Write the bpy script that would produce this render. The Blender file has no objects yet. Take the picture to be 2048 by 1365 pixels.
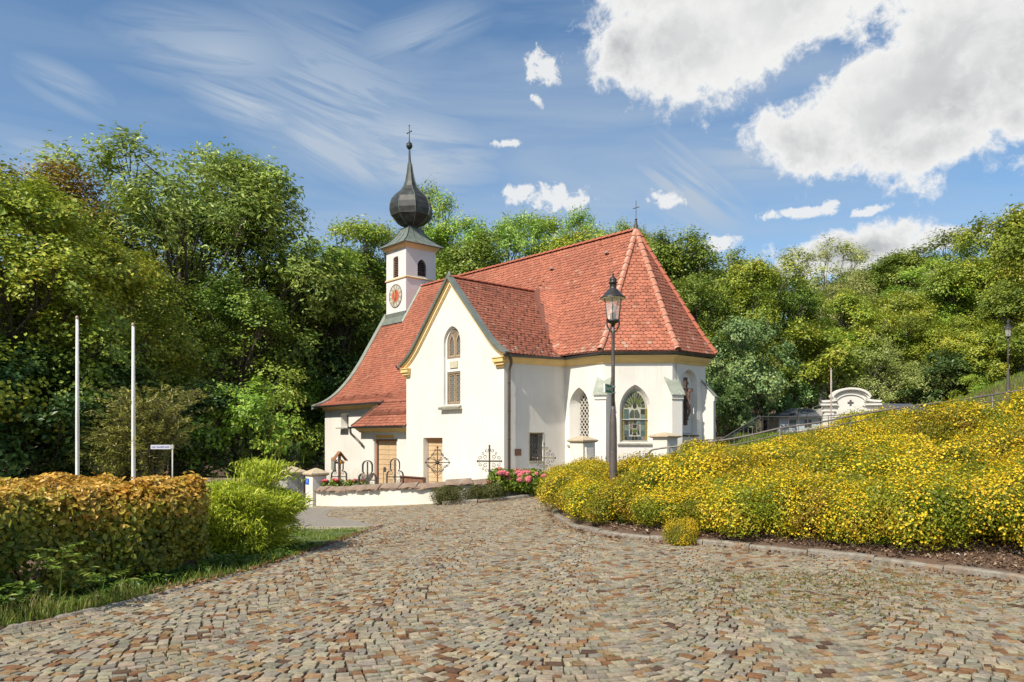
import bpy, bmesh, math, random
import numpy as np
from mathutils import Vector, Matrix
from mathutils.geometry import tessellate_polygon

R_ = math.radians
random.seed(7)
rng = np.random.default_rng(7)
scene = bpy.context.scene
COL = scene.collection

# ------------------------------------------------------------------ camera, sky, sun, exposure
# heights are written relative to the eye of the photographer (z = 0); the ground is about 1.6 m below
F = 1500.0 / 2048.0
cam_d = bpy.data.cameras.new('camera')
cam = bpy.data.objects.new('camera', cam_d); COL.objects.link(cam)
cam.location = (0, 0, 0); cam.rotation_euler = (R_(90), 0, 0)
cam_d.sensor_width = 36.0; cam_d.lens = 36.0 * F
cam_d.shift_y = (875 - 682.5) / 2048.0
cam_d.clip_start = 0.1; cam_d.clip_end = 2000
scene.camera = cam
vs = scene.view_settings
vs.view_transform = 'Standard'; vs.look = 'None'; vs.gamma = 1; vs.use_curve_mapping = False
vs.exposure = 0.55
scene.cycles.use_denoising = True
scene.cycles.max_bounces = 8
scene.cycles.transparent_max_bounces = 8

U = Vector((-0.6626, 0.7490, 0)); V = Vector((0.7490, 0.6626, 0))
L = (V + U * 0.155 + Vector((0, 0, -1.05))).normalized()          # the way the sunlight travels
sun_d = bpy.data.lights.new('sun', 'SUN'); sun_d.energy = 4.2; sun_d.angle = R_(0.5); sun_d.color = (1.0, 0.93, 0.80)
sun = bpy.data.objects.new('sun', sun_d); COL.objects.link(sun)
sun.rotation_euler = L.to_track_quat('-Z', 'Y').to_euler()
S_ = -L
SUN_EL = math.asin(S_.z); SUN_AZ = math.atan2(S_.x, S_.y)

world = bpy.data.worlds.new('World'); scene.world = world; world.use_nodes = True
def build_sky():
    nt = world.node_tree; N = nt.nodes; K = nt.links; N.clear()
    out = N.new('ShaderNodeOutputWorld')
    sky = N.new('ShaderNodeTexSky'); sky.sky_type = 'NISHITA'; sky.sun_disc = False
    sky.sun_elevation = SUN_EL; sky.sun_rotation = SUN_AZ % (2 * math.pi)
    sky.air_density = 1.0; sky.dust_density = 0.6; sky.ozone_density = 1.6
    tc = N.new('ShaderNodeTexCoord')
    sep = N.new('ShaderNodeSeparateXYZ'); K.new(tc.outputs['Generated'], sep.inputs[0])
    def m(op, a, b=None, c=None, clamp=False):
        n = N.new('ShaderNodeMath'); n.operation = op; n.use_clamp = clamp
        for i, v in enumerate((a, b, c)):
            if v is None: continue
            if isinstance(v, (int, float)): n.inputs[i].default_value = v
            else: K.new(v, n.inputs[i])
        return n.outputs[0]
    az = m('ARCTAN2', sep.outputs[0], sep.outputs[1])
    el = m('ARCSINE', sep.outputs[2])
    cmb = N.new('ShaderNodeCombineXYZ'); K.new(az, cmb.inputs[0]); K.new(el, cmb.inputs[1])
    # warp a little so that the cloud edges are ragged
    def noise(scale, detail, rough, vec=None, dist=0.0, sc=None):
        n = N.new('ShaderNodeTexNoise'); n.inputs['Scale'].default_value = scale
        n.inputs['Detail'].default_value = detail; n.inputs['Roughness'].default_value = rough
        n.inputs['Distortion'].default_value = dist
        src = vec or tc.outputs['Generated']
        if sc:
            mp = N.new('ShaderNodeMapping'); mp.inputs['Scale'].default_value = sc[0]; mp.inputs['Rotation'].default_value = sc[1]
            K.new(src, mp.inputs['Vector']); src = mp.outputs[0]
        K.new(src, n.inputs['Vector'])
        return n
    def pos(px, py):
        return math.atan((px - 1024) / 1500), math.atan((875 - py) / math.hypot(1500, px - 1024))
    field = None
    def vmap(op, a, v):
        n = N.new('ShaderNodeVectorMath'); n.operation = op
        K.new(a, n.inputs[0])
        if v is not None: n.inputs[1].default_value = v
        return n
    # every cumulus: place in the sky, half sizes, tilt, softness
    big = [(1390, 60, 215, 120, 0), (1540, 20, 230, 90, -6), (1255, 95, 85, 75, 0), (1330, -30, 160, 90, 0), (1780, -90, 260, 110, 0),
           (1600, 275, 105, 68, 8), (1800, 200, 185, 110, -22), (1970, 120, 215, 170, -10), (1870, 290, 110, 50, 0), (2150, 60, 260, 250, 0), (2035, 235, 50, 50, 0),
           (1735, 500, 165, 44, -4), (1885, 480, 90, 32, 3)]
    small = [(1090, 136, 44, 32, 20), (1065, 150, 22, 16, 0), (1100, 396, 88, 27, 5), (1045, 382, 44, 20, 0), (1165, 402, 30, 12, 0), (1330, 398, 44, 18, 10), (1013, 287, 34, 9, 0),
             (1600, 426, 72, 11, 2), (1655, 415, 28, 14, -20), (1740, 422, 40, 10, -8), (1640, 512, 70, 26, 0), (1440, 488, 50, 17, 0), (1075, 203, 20, 10, 35)]
    def blob_field(blobs, k, c):
        field = None
        for (px, py, rx, ry, rot) in blobs:
            a0, e0 = pos(px, py)
            d = vmap('SUBTRACT', cmb.outputs[0], (a0, e0, 0)).outputs[0]
            if rot:
                r = N.new('ShaderNodeVectorRotate'); r.rotation_type = 'Z_AXIS'; r.inputs['Angle'].default_value = R_(rot)
                K.new(d, r.inputs['Vector']); d = r.outputs[0]
            d = vmap('MULTIPLY', d, (1500 / rx, 1500 / ry, 0)).outputs[0]
            v = m('MULTIPLY_ADD', vmap('LENGTH', d, None).outputs['Value'], -k, c)
            field = v if field is None else m('SMOOTH_MAX', field, v, 0.25)
        return field
    field = blob_field(big, 1.7, 1.95)
    fsm = blob_field(small, 1.15, 1.12)
    # further cumulus outside the picture, as the sky in view implies
    far = noise(2.1, 2, 0.5).outputs['Fac']
    outside = m('GREATER_THAN', m('ABSOLUTE', az), 0.85)
    farf = m('MULTIPLY', m('MULTIPLY_ADD', far, 6.0, -3.35), outside)
    farf = m('ADD', farf, m('MULTIPLY_ADD', outside, 2.0, -2.0))
    field = m('MAXIMUM', field, farf)
    n1 = noise(8.0, 10, 0.66, dist=0.25).outputs['Fac']
    n2 = noise(34.0, 8, 0.66, dist=0.3).outputs['Fac']
    f2 = m('ADD', field, m('MULTIPLY_ADD', n1, 3.4, -1.72))
    f2 = m('ADD', f2, m('MULTIPLY_ADD', n2, 2.3, -1.15))
    n3 = noise(52.0, 9, 0.68, dist=0.4).outputs['Fac']
    f3 = m('ADD', fsm, m('MULTIPLY_ADD', n3, 3.6, -1.72)); f3 = m('MINIMUM', f3, 0.62)
    fboth = m('MAXIMUM', f2, f3)
    mr = N.new('ShaderNodeMapRange'); mr.interpolation_type = 'SMOOTHSTEP'
    mr.inputs['From Min'].default_value = 0.05; mr.inputs['From Max'].default_value = 0.80; K.new(fboth, mr.inputs['Value'])
    cum = mr.outputs[0]
    # cirrus: long soft streaks
    c1 = noise(2.6, 7, 0.55, dist=0.5, sc=((0.8, 1.0, 4.6), (0, R_(22), 0))).outputs['Fac']
    c2 = noise(1.3, 2, 0.5).outputs['Fac']
    ci = m('MULTIPLY', m('MULTIPLY_ADD', c1, 3.2, -1.35, clamp=True), m('MULTIPLY_ADD', c2, 3.0, -0.85, clamp=True), clamp=True)
    ci = m('MULTIPLY', ci, 0.6)
    # main wisp running down to the right behind the steeple
    def streak(p, q, w, s):
        a0, e0 = pos(*p); a1, e1 = pos(*q)
        ang = math.atan2(e1 - e0, a1 - a0); ln_ = math.hypot(e1 - e0, a1 - a0)
        d = vmap('SUBTRACT', cmb.outputs[0], ((a0 + a1) / 2, (e0 + e1) / 2, 0)).outputs[0]
        r = N.new('ShaderNodeVectorRotate'); r.rotation_type = 'Z_AXIS'; r.inputs['Angle'].default_value = -ang
        K.new(d, r.inputs['Vector'])
        dd = vmap('MULTIPLY', r.outputs[0], (2.0 / ln_, 1500.0 / w, 0)).outputs[0]
        l = vmap('LENGTH', dd, None).outputs['Value']
        v = m('SUBTRACT', 1.0, l, clamp=True); v = m('POWER', v, 0.8)
        q_ = vmap('MULTIPLY', r.outputs[0], (3.0, 26.0, 0)).outputs[0]; q_ = vmap('ADD', q_, (a0 * 7, e0 * 9, 0.3)).outputs[0]
        fz = noise(1.6, 7, 0.62, vec=q_, dist=0.9).outputs['Fac']
        v = m('MULTIPLY', v, m('MULTIPLY_ADD', fz, 3.6, -0.95, clamp=True))
        return m('MULTIPLY', v, s * 1.7, clamp=True)
    for a in (((330, 150), (640, 260), 45, 0.7), ((520, 215), (820, 380), 50, 0.9), ((600, 250), (1050, 330), 90, 0.75), ((640, 130), (1010, 5), 50, 0.4),
              ((0, 110), (260, 240), 40, 0.5), ((-50, 300), (200, 350), 50, 0.6), ((350, 60), (1000, 330), 170, 0.55), ((150, 60), (700, 130), 80, 0.5), ((640, 300), (1000, 350), 60, 0.8), ((300, 380), (620, 360), 60, 0.4), ((1280, 300), (1700, 330), 70, 0.5), ((1230, 260), (1520, 480), 90, 0.75), ((1000, 420), (1500, 560), 60, 0.5)):
        ci = m('MAXIMUM', ci, streak(*a))
    # shading of the cumulus: bright rims, soft grey where thick
    g1 = noise(3.2, 5, 0.55).outputs['Fac']
    thick = m('MULTIPLY', m('MULTIPLY_ADD', f2, 0.8, -0.5, clamp=True), m('MULTIPLY_ADD', g1, 4.2, -1.35, clamp=True), clamp=True)
    cc = N.new('ShaderNodeMix'); cc.data_type = 'RGBA'
    cc.inputs[6].default_value = (0.74, 0.74, 0.73, 1); cc.inputs[7].default_value = (0.40, 0.415, 0.43, 1)
    K.new(thick, cc.inputs[0])
    # grade of the clear sky
    hs = N.new('ShaderNodeHueSaturation'); hs.inputs['Saturation'].default_value = 1.12; hs.inputs['Hue'].default_value = 0.497; hs.inputs['Value'].default_value = 1.0
    K.new(sky.outputs[0], hs.inputs['Color'])
    bg = N.new('ShaderNodeBackground'); bg.inputs['Strength'].default_value = 0.101; K.new(hs.outputs[0], bg.inputs['Color'])
    bc = N.new('ShaderNodeBackground'); bc.inputs['Strength'].default_value = 0.84; K.new(cc.outputs[2], bc.inputs['Color'])
    bw = N.new('ShaderNodeBackground'); bw.inputs['Strength'].default_value = 0.46; bw.inputs['Color'].default_value = (0.68, 0.82, 1.0, 1)
    m1 = N.new('ShaderNodeMixShader'); K.new(ci, m1.inputs[0]); K.new(bg.outputs[0], m1.inputs[1]); K.new(bw.outputs[0], m1.inputs[2])
    m2 = N.new('ShaderNodeMixShader'); K.new(cum, m2.inputs[0]); K.new(m1.outputs[0], m2.inputs[1]); K.new(bc.outputs[0], m2.inputs[2])
    K.new(m2.outputs[0], out.inputs[0])
build_sky()

# ------------------------------------------------------------------ helpers
def pix(x, y, Y):
    """point of the place at distance Y that the photograph shows at x, y"""
    return Vector(((x - 1024) / 1500 * Y, Y, (875 - y) / 1500 * Y))

MATS = {}
def mat(name, c1, c2=None, scale=4.0, rough=0.85, bump=0.0, bscale=30.0, metal=0.0, attr=False, detail=5, coord='Object', spec=0.5, c3=None, s3=1.0, t3=(0.5, 0.7)):
    if name in MATS: return MATS[name]
    mt = bpy.data.materials.new(name); mt.use_nodes = True
    nt = mt.node_tree; N = nt.nodes; K = nt.links
    b = N['Principled BSDF']; b.inputs['Roughness'].default_value = rough; b.inputs['Metallic'].default_value = metal
    b.inputs['Specular IOR Level'].default_value = spec
    tc = N.new('ShaderNodeTexCoord')
    src = None
    def nz(s, d=detail):
        n = N.new('ShaderNodeTexNoise'); n.inputs['Scale'].default_value = s; n.inputs['Detail'].default_value = d
        n.inputs['Roughness'].default_value = 0.6
        K.new(tc.outputs[coord], n.inputs['Vector']); return n.outputs['Fac']
    def rng_(f, a, b_):
        r = N.new('ShaderNodeMapRange'); r.inputs['From Min'].default_value = a; r.inputs['From Max'].default_value = b_
        r.interpolation_type = 'SMOOTHSTEP'; K.new(f, r.inputs['Value']); return r.outputs[0]
    def mix(f, a, b_, mode='MIX'):
        m = N.new('ShaderNodeMix'); m.data_type = 'RGBA'; m.blend_type = mode
        if isinstance(f, (int, float)): m.inputs[0].default_value = f
        else: K.new(f, m.inputs[0])
        for i, v in ((6, a), (7, b_)):
            if isinstance(v, tuple): m.inputs[i].default_value = (*v, 1)
            else: K.new(v, m.inputs[i])
        return m.outputs[2]
    if c2 is not None: src = mix(rng_(nz(scale), 0.35, 0.65), c1, c2)
    if c3 is not None: src = mix(rng_(nz(s3), *t3), src if src else c1, c3)
    if attr:
        a = N.new('ShaderNodeAttribute'); a.attribute_name = 'Col'
        src = mix(1.0, src if src else c1, a.outputs['Color'], 'MULTIPLY')
    if src is not None: K.new(src, b.inputs['Base Color'])
    else: b.inputs['Base Color'].default_value = (*c1, 1)
    if bump:
        bm = N.new('ShaderNodeBump'); bm.inputs['Strength'].default_value = bump; bm.inputs['Distance'].default_value = 0.02
        K.new(nz(bscale), bm.inputs['Height']); K.new(bm.outputs[0], b.inputs['Normal'])
    MATS[name] = mt
    return mt

def leafmat(name, stops, trans=0.26, rough=0.5, objvar=0.12, tint=(1, 1, 1), clump=0.0):
    """leaf material: every leaf (mesh island) takes its own tone between the given leaf colours"""
    if name in MATS: return MATS[name]
    mt = bpy.data.materials.new(name); mt.use_nodes = True
    nt = mt.node_tree; N = nt.nodes; K = nt.links
    b = N['Principled BSDF']; out = N['Material Output']
    b.inputs['Roughness'].default_value = rough * .85; b.inputs['Specular IOR Level'].default_value = 0.42
    g = N.new('ShaderNodeNewGeometry')
    cr = N.new('ShaderNodeValToRGB')
    els = cr.color_ramp.elements
    while len(els) < len(stops): els.new(0.5)
    for e, (p, c) in zip(els, stops): e.position = p; e.color = (*c, 1)
    f = g.outputs['Random Per Island']
    if clump:
        tc = N.new('ShaderNodeTexCoord'); n = N.new('ShaderNodeTexNoise'); n.inputs['Scale'].default_value = clump; n.inputs['Detail'].default_value = 2
        K.new(tc.outputs['Object'], n.inputs['Vector'])
        ma = N.new('ShaderNodeMath'); ma.operation = 'MULTIPLY_ADD'; ma.inputs[1].default_value = 2.4; ma.inputs[2].default_value = -1.2; K.new(n.outputs['Fac'], ma.inputs[0])
        ad = N.new('ShaderNodeMath'); ad.operation = 'ADD'; ad.use_clamp = True; K.new(ma.outputs[0], ad.inputs[0]); K.new(f, ad.inputs[1]); f = ad.outputs[0]
    K.new(f, cr.inputs[0])
    oi = N.new('ShaderNodeObjectInfo')
    hs = N.new('ShaderNodeHueSaturation')
    mr = N.new('ShaderNodeMapRange'); mr.inputs['To Min'].default_value = 1 - objvar; mr.inputs['To Max'].default_value = 1 + objvar
    K.new(oi.outputs['Random'], mr.inputs['Value']); K.new(mr.outputs[0], hs.inputs['Value'])
    mr2 = N.new('ShaderNodeMapRange'); mr2.inputs['To Min'].default_value = 0.5 - objvar * 0.12; mr2.inputs['To Max'].default_value = 0.5 + objvar * 0.12
    K.new(oi.outputs['Random'], mr2.inputs['Value']); K.new(mr2.outputs[0], hs.inputs['Hue'])
    K.new(cr.outputs[0], hs.inputs['Color'])
    K.new(hs.outputs[0], b.inputs['Base Color'])
    t = N.new('ShaderNodeBsdfTranslucent'); K.new(hs.outputs[0], t.inputs['Color'])
    mx = N.new('ShaderNodeMixShader'); mx.inputs[0].default_value = trans
    K.new(b.outputs[0], mx.inputs[1]); K.new(t.outputs[0], mx.inputs[2]); K.new(mx.outputs[0], out.inputs['Surface'])
    MATS[name] = mt
    return mt

def tag(o, label=None, cat=None, group=None, kind=None):
    if label: o['label'] = label
    if cat: o['category'] = cat
    if group: o['group'] = group
    if kind: o['kind'] = kind
    return o
def link(name, me, parent=None, material=None, loc=None, rotz=None):
    o = bpy.data.objects.new(name, me); COL.objects.link(o)
    if parent: o.parent = parent
    if material is not None and me is not None and not me.materials: me.materials.append(material)
    if loc is not None: o.location = loc
    if rotz is not None: o.rotation_euler = (0, 0, rotz)
    return o
def thing(name, label, cat, loc=(0, 0, 0), rotz=0.0, group=None):
    o = bpy.data.objects.new(name, None); COL.objects.link(o)
    o.location = loc; o.rotation_euler = (0, 0, rotz); o.empty_display_size = 0.3
    return tag(o, label, cat, group)
def copy_tree(src, label, loc, rotz=0.0, scale=None):
    def rec(o, par):
        c = o.copy(); COL.objects.link(c)
        if par: c.parent = par
        for ch in list(o.children): rec(ch, c)
        return c
    r = rec(src, None); r.location = loc; r.rotation_euler = (0, 0, rotz)
    if scale is not None: r.scale = scale
    r['label'] = label
    return r

def np_mesh(name, verts, loops, sizes, col=None, mat_=None, smooth=False):
    me = bpy.data.meshes.new(name)
    verts = np.ascontiguousarray(verts, dtype=np.float32); loops = np.ascontiguousarray(loops, dtype=np.int32)
    sizes = np.ascontiguousarray(sizes, dtype=np.int32)
    me.vertices.add(len(verts)); me.vertices.foreach_set('co', verts.ravel())
    me.loops.add(len(loops)); me.loops.foreach_set('vertex_index', loops)
    me.polygons.add(len(sizes))
    st = np.zeros(len(sizes), dtype=np.int32); st[1:] = np.cumsum(sizes)[:-1]
    me.polygons.foreach_set('loop_start', st)
    if smooth: me.polygons.foreach_set('use_smooth', np.ones(len(sizes), dtype=bool))
    me.update(calc_edges=True)
    if not smooth: me.shade_flat()
    if col is not None:
        a = me.attributes.new('Col', 'FLOAT_COLOR', 'POINT')
        c4 = np.ones((len(verts), 4), dtype=np.float32); c4[:, :3] = col
        a.data.foreach_set('color', c4.ravel())
    if mat_: me.materials.append(mat_)
    return me

class MB:
    """collects shapes into one mesh"""
    def __init__(s): s.v = []; s.f = []; s.mi = []; s.cur = 0
    def add(s, vs_, fs):
        o = len(s.v); s.v += [tuple(p) for p in vs_]; s.f += [tuple(i + o for i in f) for f in fs]; s.mi += [s.cur] * len(fs); return s
    def box(s, a, b):
        x0, y0, z0 = a; x1, y1, z1 = b
        return s.add([(x0, y0, z0), (x1, y0, z0), (x1, y1, z0), (x0, y1, z0), (x0, y0, z1), (x1, y0, z1), (x1, y1, z1), (x0, y1, z1)],
                     [(3, 2, 1, 0), (4, 5, 6, 7), (0, 1, 5, 4), (1, 2, 6, 5), (2, 3, 7, 6), (3, 0, 4, 7)])
    def bar(s, p, q, w, h=None, up=(0, 0, 1)):
        """square bar from p to q"""
        p = Vector(p); q = Vector(q); d = (q - p).normalized(); h = h or w
        up = Vector(up)
        if abs(d.dot(up)) > 0.98: up = Vector((1, 0, 0))
        a = d.cross(up).normalized() * (w / 2); b = d.cross(a).normalized() * (h / 2)
        vs_ = [p + i * a + j * b for (i, j) in ((-1, -1), (1, -1), (1, 1), (-1, 1))] + [q + i * a + j * b for (i, j) in ((-1, -1), (1, -1), (1, 1), (-1, 1))]
        return s.add(vs_, [(3, 2, 1, 0), (4, 5, 6, 7), (0, 1, 5, 4), (1, 2, 6, 5), (2, 3, 7, 6), (3, 0, 4, 7)])
    def tube(s, pts, r, n=6, cap=True):
        pts = [Vector(p) for p in pts]; rs = r if isinstance(r, (list, tuple)) else [r] * len(pts)
        base = len(s.v); prev = None; vs_ = []
        for i, p in enumerate(pts):
            d = (pts[min(i + 1, len(pts) - 1)] - pts[max(i - 1, 0)])
            d = d.normalized() if d.length > 1e-9 else Vector((0, 0, 1))
            if prev is None:
                a = d.orthogonal().normalized()
            else:
                a = (prev - d * prev.dot(d)); a = a.normalized() if a.length > 1e-6 else d.orthogonal().normalized()
            prev = a; b = d.cross(a)
            for k in range(n):
                t = 2 * math.pi * k / n
                vs_.append(p + (a * math.cos(t) + b * math.sin(t)) * rs[i])
        fs = []
        for i in range(len(pts) - 1):
            for k in range(n):
                fs.append((i * n + k, i * n + (k + 1) % n, (i + 1) * n + (k + 1) % n, (i + 1) * n + k))
        if cap:
            fs.append(tuple(range(n - 1, -1, -1))); fs.append(tuple((len(pts) - 1) * n + k for k in range(n)))
        return s.add(vs_, fs)
    def lathe(s, prof, n=16, c=(0, 0, 0), rot=0.0, sq=False, lean=None):
        """prof: list of (radius, z)"""
        vs_ = []
        for (r, z) in prof:
            lx = lean(z) if lean else 0.0
            for k in range(n):
                t = 2 * math.pi * k / n + rot
                vs_.append((c[0] + lx + r * math.cos(t), c[1] + r * math.sin(t), c[2] + z))
        fs = []
        for i in range(len(prof) - 1):
            for k in range(n):
                fs.append((i * n + k, i * n + (k + 1) % n, (i + 1) * n + (k + 1) % n, (i + 1) * n + k))
        fs.append(tuple(range(n - 1, -1, -1))); fs.append(tuple((len(prof) - 1) * n + k for k in range(n)))
        return s.add(vs_, fs)
    def sweep(s, prof, path, closed_prof=True, up=Vector((0, 0, 1))):
        """profile (outward, up) along a polyline with mitred corners; outward = right-hand side of the travel direction"""
        path = [Vector(p) for p in path]; n = len(prof); vs_ = []
        for i, p in enumerate(path):
            d0 = (path[i] - path[i - 1]).normalized() if i > 0 else (path[1] - path[0]).normalized()
            d1 = (path[i + 1] - path[i]).normalized() if i < len(path) - 1 else d0
            n0 = d0.cross(up).normalized(); n1 = d1.cross(up).normalized()
            m = (n0 + n1).normalized(); m = m / max(0.3, m.dot(n0))
            for (a, b) in prof: vs_.append(p + m * a + up * b)
        fs = []
        for i in range(len(path) - 1):
            for k in range(n if closed_prof else n - 1):
                fs.append((i * n + k, i * n + (k + 1) % n, (i + 1) * n + (k + 1) % n, (i + 1) * n + k))
        if closed_prof:
            fs.append(tuple(range(n - 1, -1, -1))); fs.append(tuple((len(path) - 1) * n + k for k in range(n)))
        return s.add(vs_, fs)
    def poly(s, loop, nrm_vec):
        """extrude a planar loop (3D points) by nrm_vec"""
        loop = [Vector(p) for p in loop]; nv = Vector(nrm_vec); n = len(loop)
        tris = tessellate_polygon([loop])
        vs_ = loop + [p + nv for p in loop]
        fs = [tuple(t) for t in tris] + [tuple(i + n for i in reversed(t)) for t in tris]
        fs += [(i, (i + 1) % n, n + (i + 1) % n, n + i) for i in range(n)]
        return s.add(vs_, fs)
    def mesh(s, name, *mats, smooth=False, bevel=0.0):
        me = bpy.data.meshes.new(name); me.from_pydata(s.v, [], s.f)
        for m in mats: me.materials.append(m)
        if any(s.mi): me.polygons.foreach_set('material_index', s.mi)
        bm = bmesh.new(); bm.from_mesh(me); bmesh.ops.recalc_face_normals(bm, faces=bm.faces)
        if bevel: bmesh.ops.bevel(bm, geom=[e for e in bm.edges if len(e.link_faces) == 2 and e.calc_face_angle(0) > 0.5], offset=bevel, segments=1, affect='EDGES', clamp_overlap=True)
        bm.to_mesh(me); bm.free()
        if smooth: me.polygons.foreach_set('use_smooth', [True] * len(me.polygons))
        me.update()
        return me
    def obj(s, name, parent, *mats, smooth=False, bevel=0.0, label=None, loc=None, rotz=None):
        o = link(name, s.mesh(name, *mats, smooth=smooth, bevel=bevel), parent, None, loc, rotz)
        if label: o['label'] = label
        return o

def in_poly(x, y, poly):
    x = np.asarray(x, dtype=float); y = np.asarray(y, dtype=float)
    r = np.zeros(x.shape, dtype=bool); n = len(poly)
    for i in range(n):
        x0, y0 = poly[i]; x1, y1 = poly[(i + 1) % n]
        if y0 == y1: continue
        c = ((y0 > y) != (y1 > y)) & (x < (x1 - x0) * (y - y0) / (y1 - y0) + x0)
        r ^= c
    return r
def dist_line(x, y, line):
    x = np.asarray(x, dtype=float); y = np.asarray(y, dtype=float); best = np.full(x.shape, 1e9)
    for (x0, y0), (x1, y1) in zip(line[:-1], line[1:]):
        dx, dy = x1 - x0, y1 - y0
        t = np.clip(((x - x0) * dx + (y - y0) * dy) / (dx * dx + dy * dy), 0, 1)
        best = np.minimum(best, np.hypot(x - x0 - t * dx, y - y0 - t * dy))
    return best

# ------------------------------------------------------------------ ground
KERB = [(6.9, 4.0), (6.55, 5.6), (6.1, 7.1), (5.65, 8.28), (4.70, 9.62), (3.43, 10.75), (2.6, 11.35), (1.78, 11.95), (1.38, 12.6), (1.12, 13.4), (0.93, 15.0), (0.98, 17.6), (1.35, 20.2), (2.3, 21.6)]
LEFT = [(-7.2, 1.5), (-4.9, 4.9), (-4.25, 6.2), (-3.6, 7.6), (-3.15, 8.8), (-2.86, 10.0), (-2.74, 11.4), (-2.60, 13.0), (-2.5, 14.6)]
KERB2 = [(-1.9, 20.5), (-1.0, 20.4), (-0.55, 20.62), (0.35, 21.1), (1.25, 21.55), (2.2, 22.1)]
WALLP = [(-6.2, 24.3), (-5.2, 23.0), (-4.2, 22.05), (-3.1, 21.4), (-2.2, 21.15), (-1.2, 21.15), (-0.3, 21.5), (0.6, 22.1), (1.6, 22.9)]
COBB = LEFT + [(-3.4, 16.2), (-4.6, 18.5), (-5.3, 21.9), (-4.0, 21.6), (-3.0, 21.0), (-1.9, 20.5)] + KERB2[1:] + KERB[::-1] + [(5.5, 1.5)]
EMB = KERB + [(4.0, 22.6), (60, 24), (60, 4.0)]

def G0(x, y):
    raw = 0.0062 * np.maximum(0, y - 10) * np.clip(1.8 - x, 0, 12)
    return -1.6 - 1.0 * np.tanh(raw * 1.08)
def sst(x, a, b):
    t = np.clip((x - a) / (b - a), 0, 1); return t * t * (3 - 2 * t)
def G(x, y):
    x = np.asarray(x, dtype=float); y = np.asarray(y, dtype=float)
    g = G0(x, y)
    dk = dist_line(x, y, KERB)
    emb = in_poly(x, y, EMB)
    side = sst(x, 2.5, 8.5)
    rise = 0.10 + (0.105 + 0.063 * sst(x, 7.2, 10.6)) * np.minimum(dk, 9)
    g = g + np.where(emb, rise, np.where(y > 21.5, rise * side, 0.0))
    g = g + 0.10 * np.maximum(0, y - 52) * (0.55 + 0.45 * sst(x, -10, 25)) + 0.02 * np.maximum(0, -x - 14) + 0.45 * np.clip(x - 22, 0, 14) * sst(y, 20, 34) * (1 - sst(y, 44, 56))
    return g
def g1(x, y): return float(G(np.array([x]), np.array([y]))[0])

def build_ground():
    xs = np.concatenate([np.linspace(-260, -40, 12), np.linspace(-36, -8, 15), np.arange(-7.5, 12.01, 0.25), np.linspace(13, 60, 32), np.linspace(70, 260, 12)])
    ys = np.concatenate([np.linspace(-40, 0, 8), np.arange(1, 26.01, 0.25), np.linspace(27, 70, 36), np.linspace(80, 320, 16)])
    X, Y = np.meshgrid(xs, ys); Z = G(X, Y)
    inside = in_poly(X, Y, COBB) & (dist_line(X, Y, COBB + [COBB[0]]) > 0.0)
    Z = np.where(inside, Z - 0.09, Z)
    Z = Z + np.where(inside, 0, 0.02 * np.sin(X * 2.3) * np.cos(Y * 1.9)) - 0.02
    nx, ny = len(xs), len(ys)
    v = np.stack([X, Y, Z], -1).reshape(-1, 3)
    i = np.arange(nx * ny).reshape(ny, nx)
    q = np.stack([i[:-1, :-1], i[:-1, 1:], i[1:, 1:], i[1:, :-1]], -1).reshape(-1, 4)
    m = mat('soil', (0.14, 0.085, 0.055), (0.085, 0.055, 0.035), scale=1.3, rough=0.95, bump=0.8, bscale=25, c3=(0.10, 0.062, 0.04), s3=3.0, t3=(0.4, 0.6))
    o = link('ground', np_mesh('ground', v, q.ravel(), np.full(len(q), 4), mat_=m, smooth=True)); tag(o, kind='structure')
build_ground()

def sheet(name, poly, dz, step, material, kind='structure', jit=0.0):
    """flat sheet of ground following the terrain inside a polygon"""
    xs_ = [p[0] for p in poly]; ys_ = [p[1] for p in poly]
    bm = bmesh.new()
    vs_ = [bm.verts.new((x, y, 0)) for x, y in poly]; bm.faces.new(vs_)
    for ax, lo, hi in ((0, min(xs_), max(xs_)), (1, min(ys_), max(ys_))):
        t = lo + step
        while t < hi:
            co = (t, 0, 0) if ax == 0 else (0, t, 0); no = (1, 0, 0) if ax == 0 else (0, 1, 0)
            bmesh.ops.bisect_plane(bm, geom=bm.verts[:] + bm.edges[:] + bm.faces[:], plane_co=co, plane_no=no)
            t += step
    bmesh.ops.triangulate(bm, faces=bm.faces[:])
    P = np.array([v.co[:2] for v in bm.verts]); z = G0(P[:, 0], P[:, 1]) + dz
    for v, zz in zip(bm.verts, z): v.co.z = zz + random.uniform(-jit, jit)
    bmesh.ops.recalc_face_normals(bm, faces=bm.faces)
    me = bpy.data.meshes.new(name); bm.to_mesh(me); bm.free(); me.materials.append(material)
    for p in me.polygons:
        if p.normal.z < 0: me.flip_normals(); break
    o = link(name, me)
    if kind: tag(o, kind=kind)
    return o
joint = mat('joint_sand', (0.075, 0.055, 0.035), (0.13, 0.10, 0.07), scale=7, rough=0.95, bump=0.8, bscale=90, c3=(0.06, 0.075, 0.02), s3=0.8, t3=(0.52, 0.66), coord='Object')
pave = sheet('pavement', COBB, -0.028, 1.0, joint)
LANE = [(-2.5, 14.6), (-3.4, 16.2), (-4.6, 18.5), (-5.3, 21.9), (-4.1, 21.65), (-5.1, 22.8), (-6.9, 24.6), (-12, 27), (-20, 28), (-20, 20), (-10, 17.3), (-5.5, 15.4)]
lane_m = mat('lane_grit', (0.23, 0.205, 0.17), (0.30, 0.265, 0.22), scale=9.0, rough=0.95, bump=0.5, bscale=60, c3=(0.17, 0.15, 0.125), s3=40, t3=(.5,.6))
sheet('road', LANE, 0.004, 0.8, lane_m)
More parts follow.
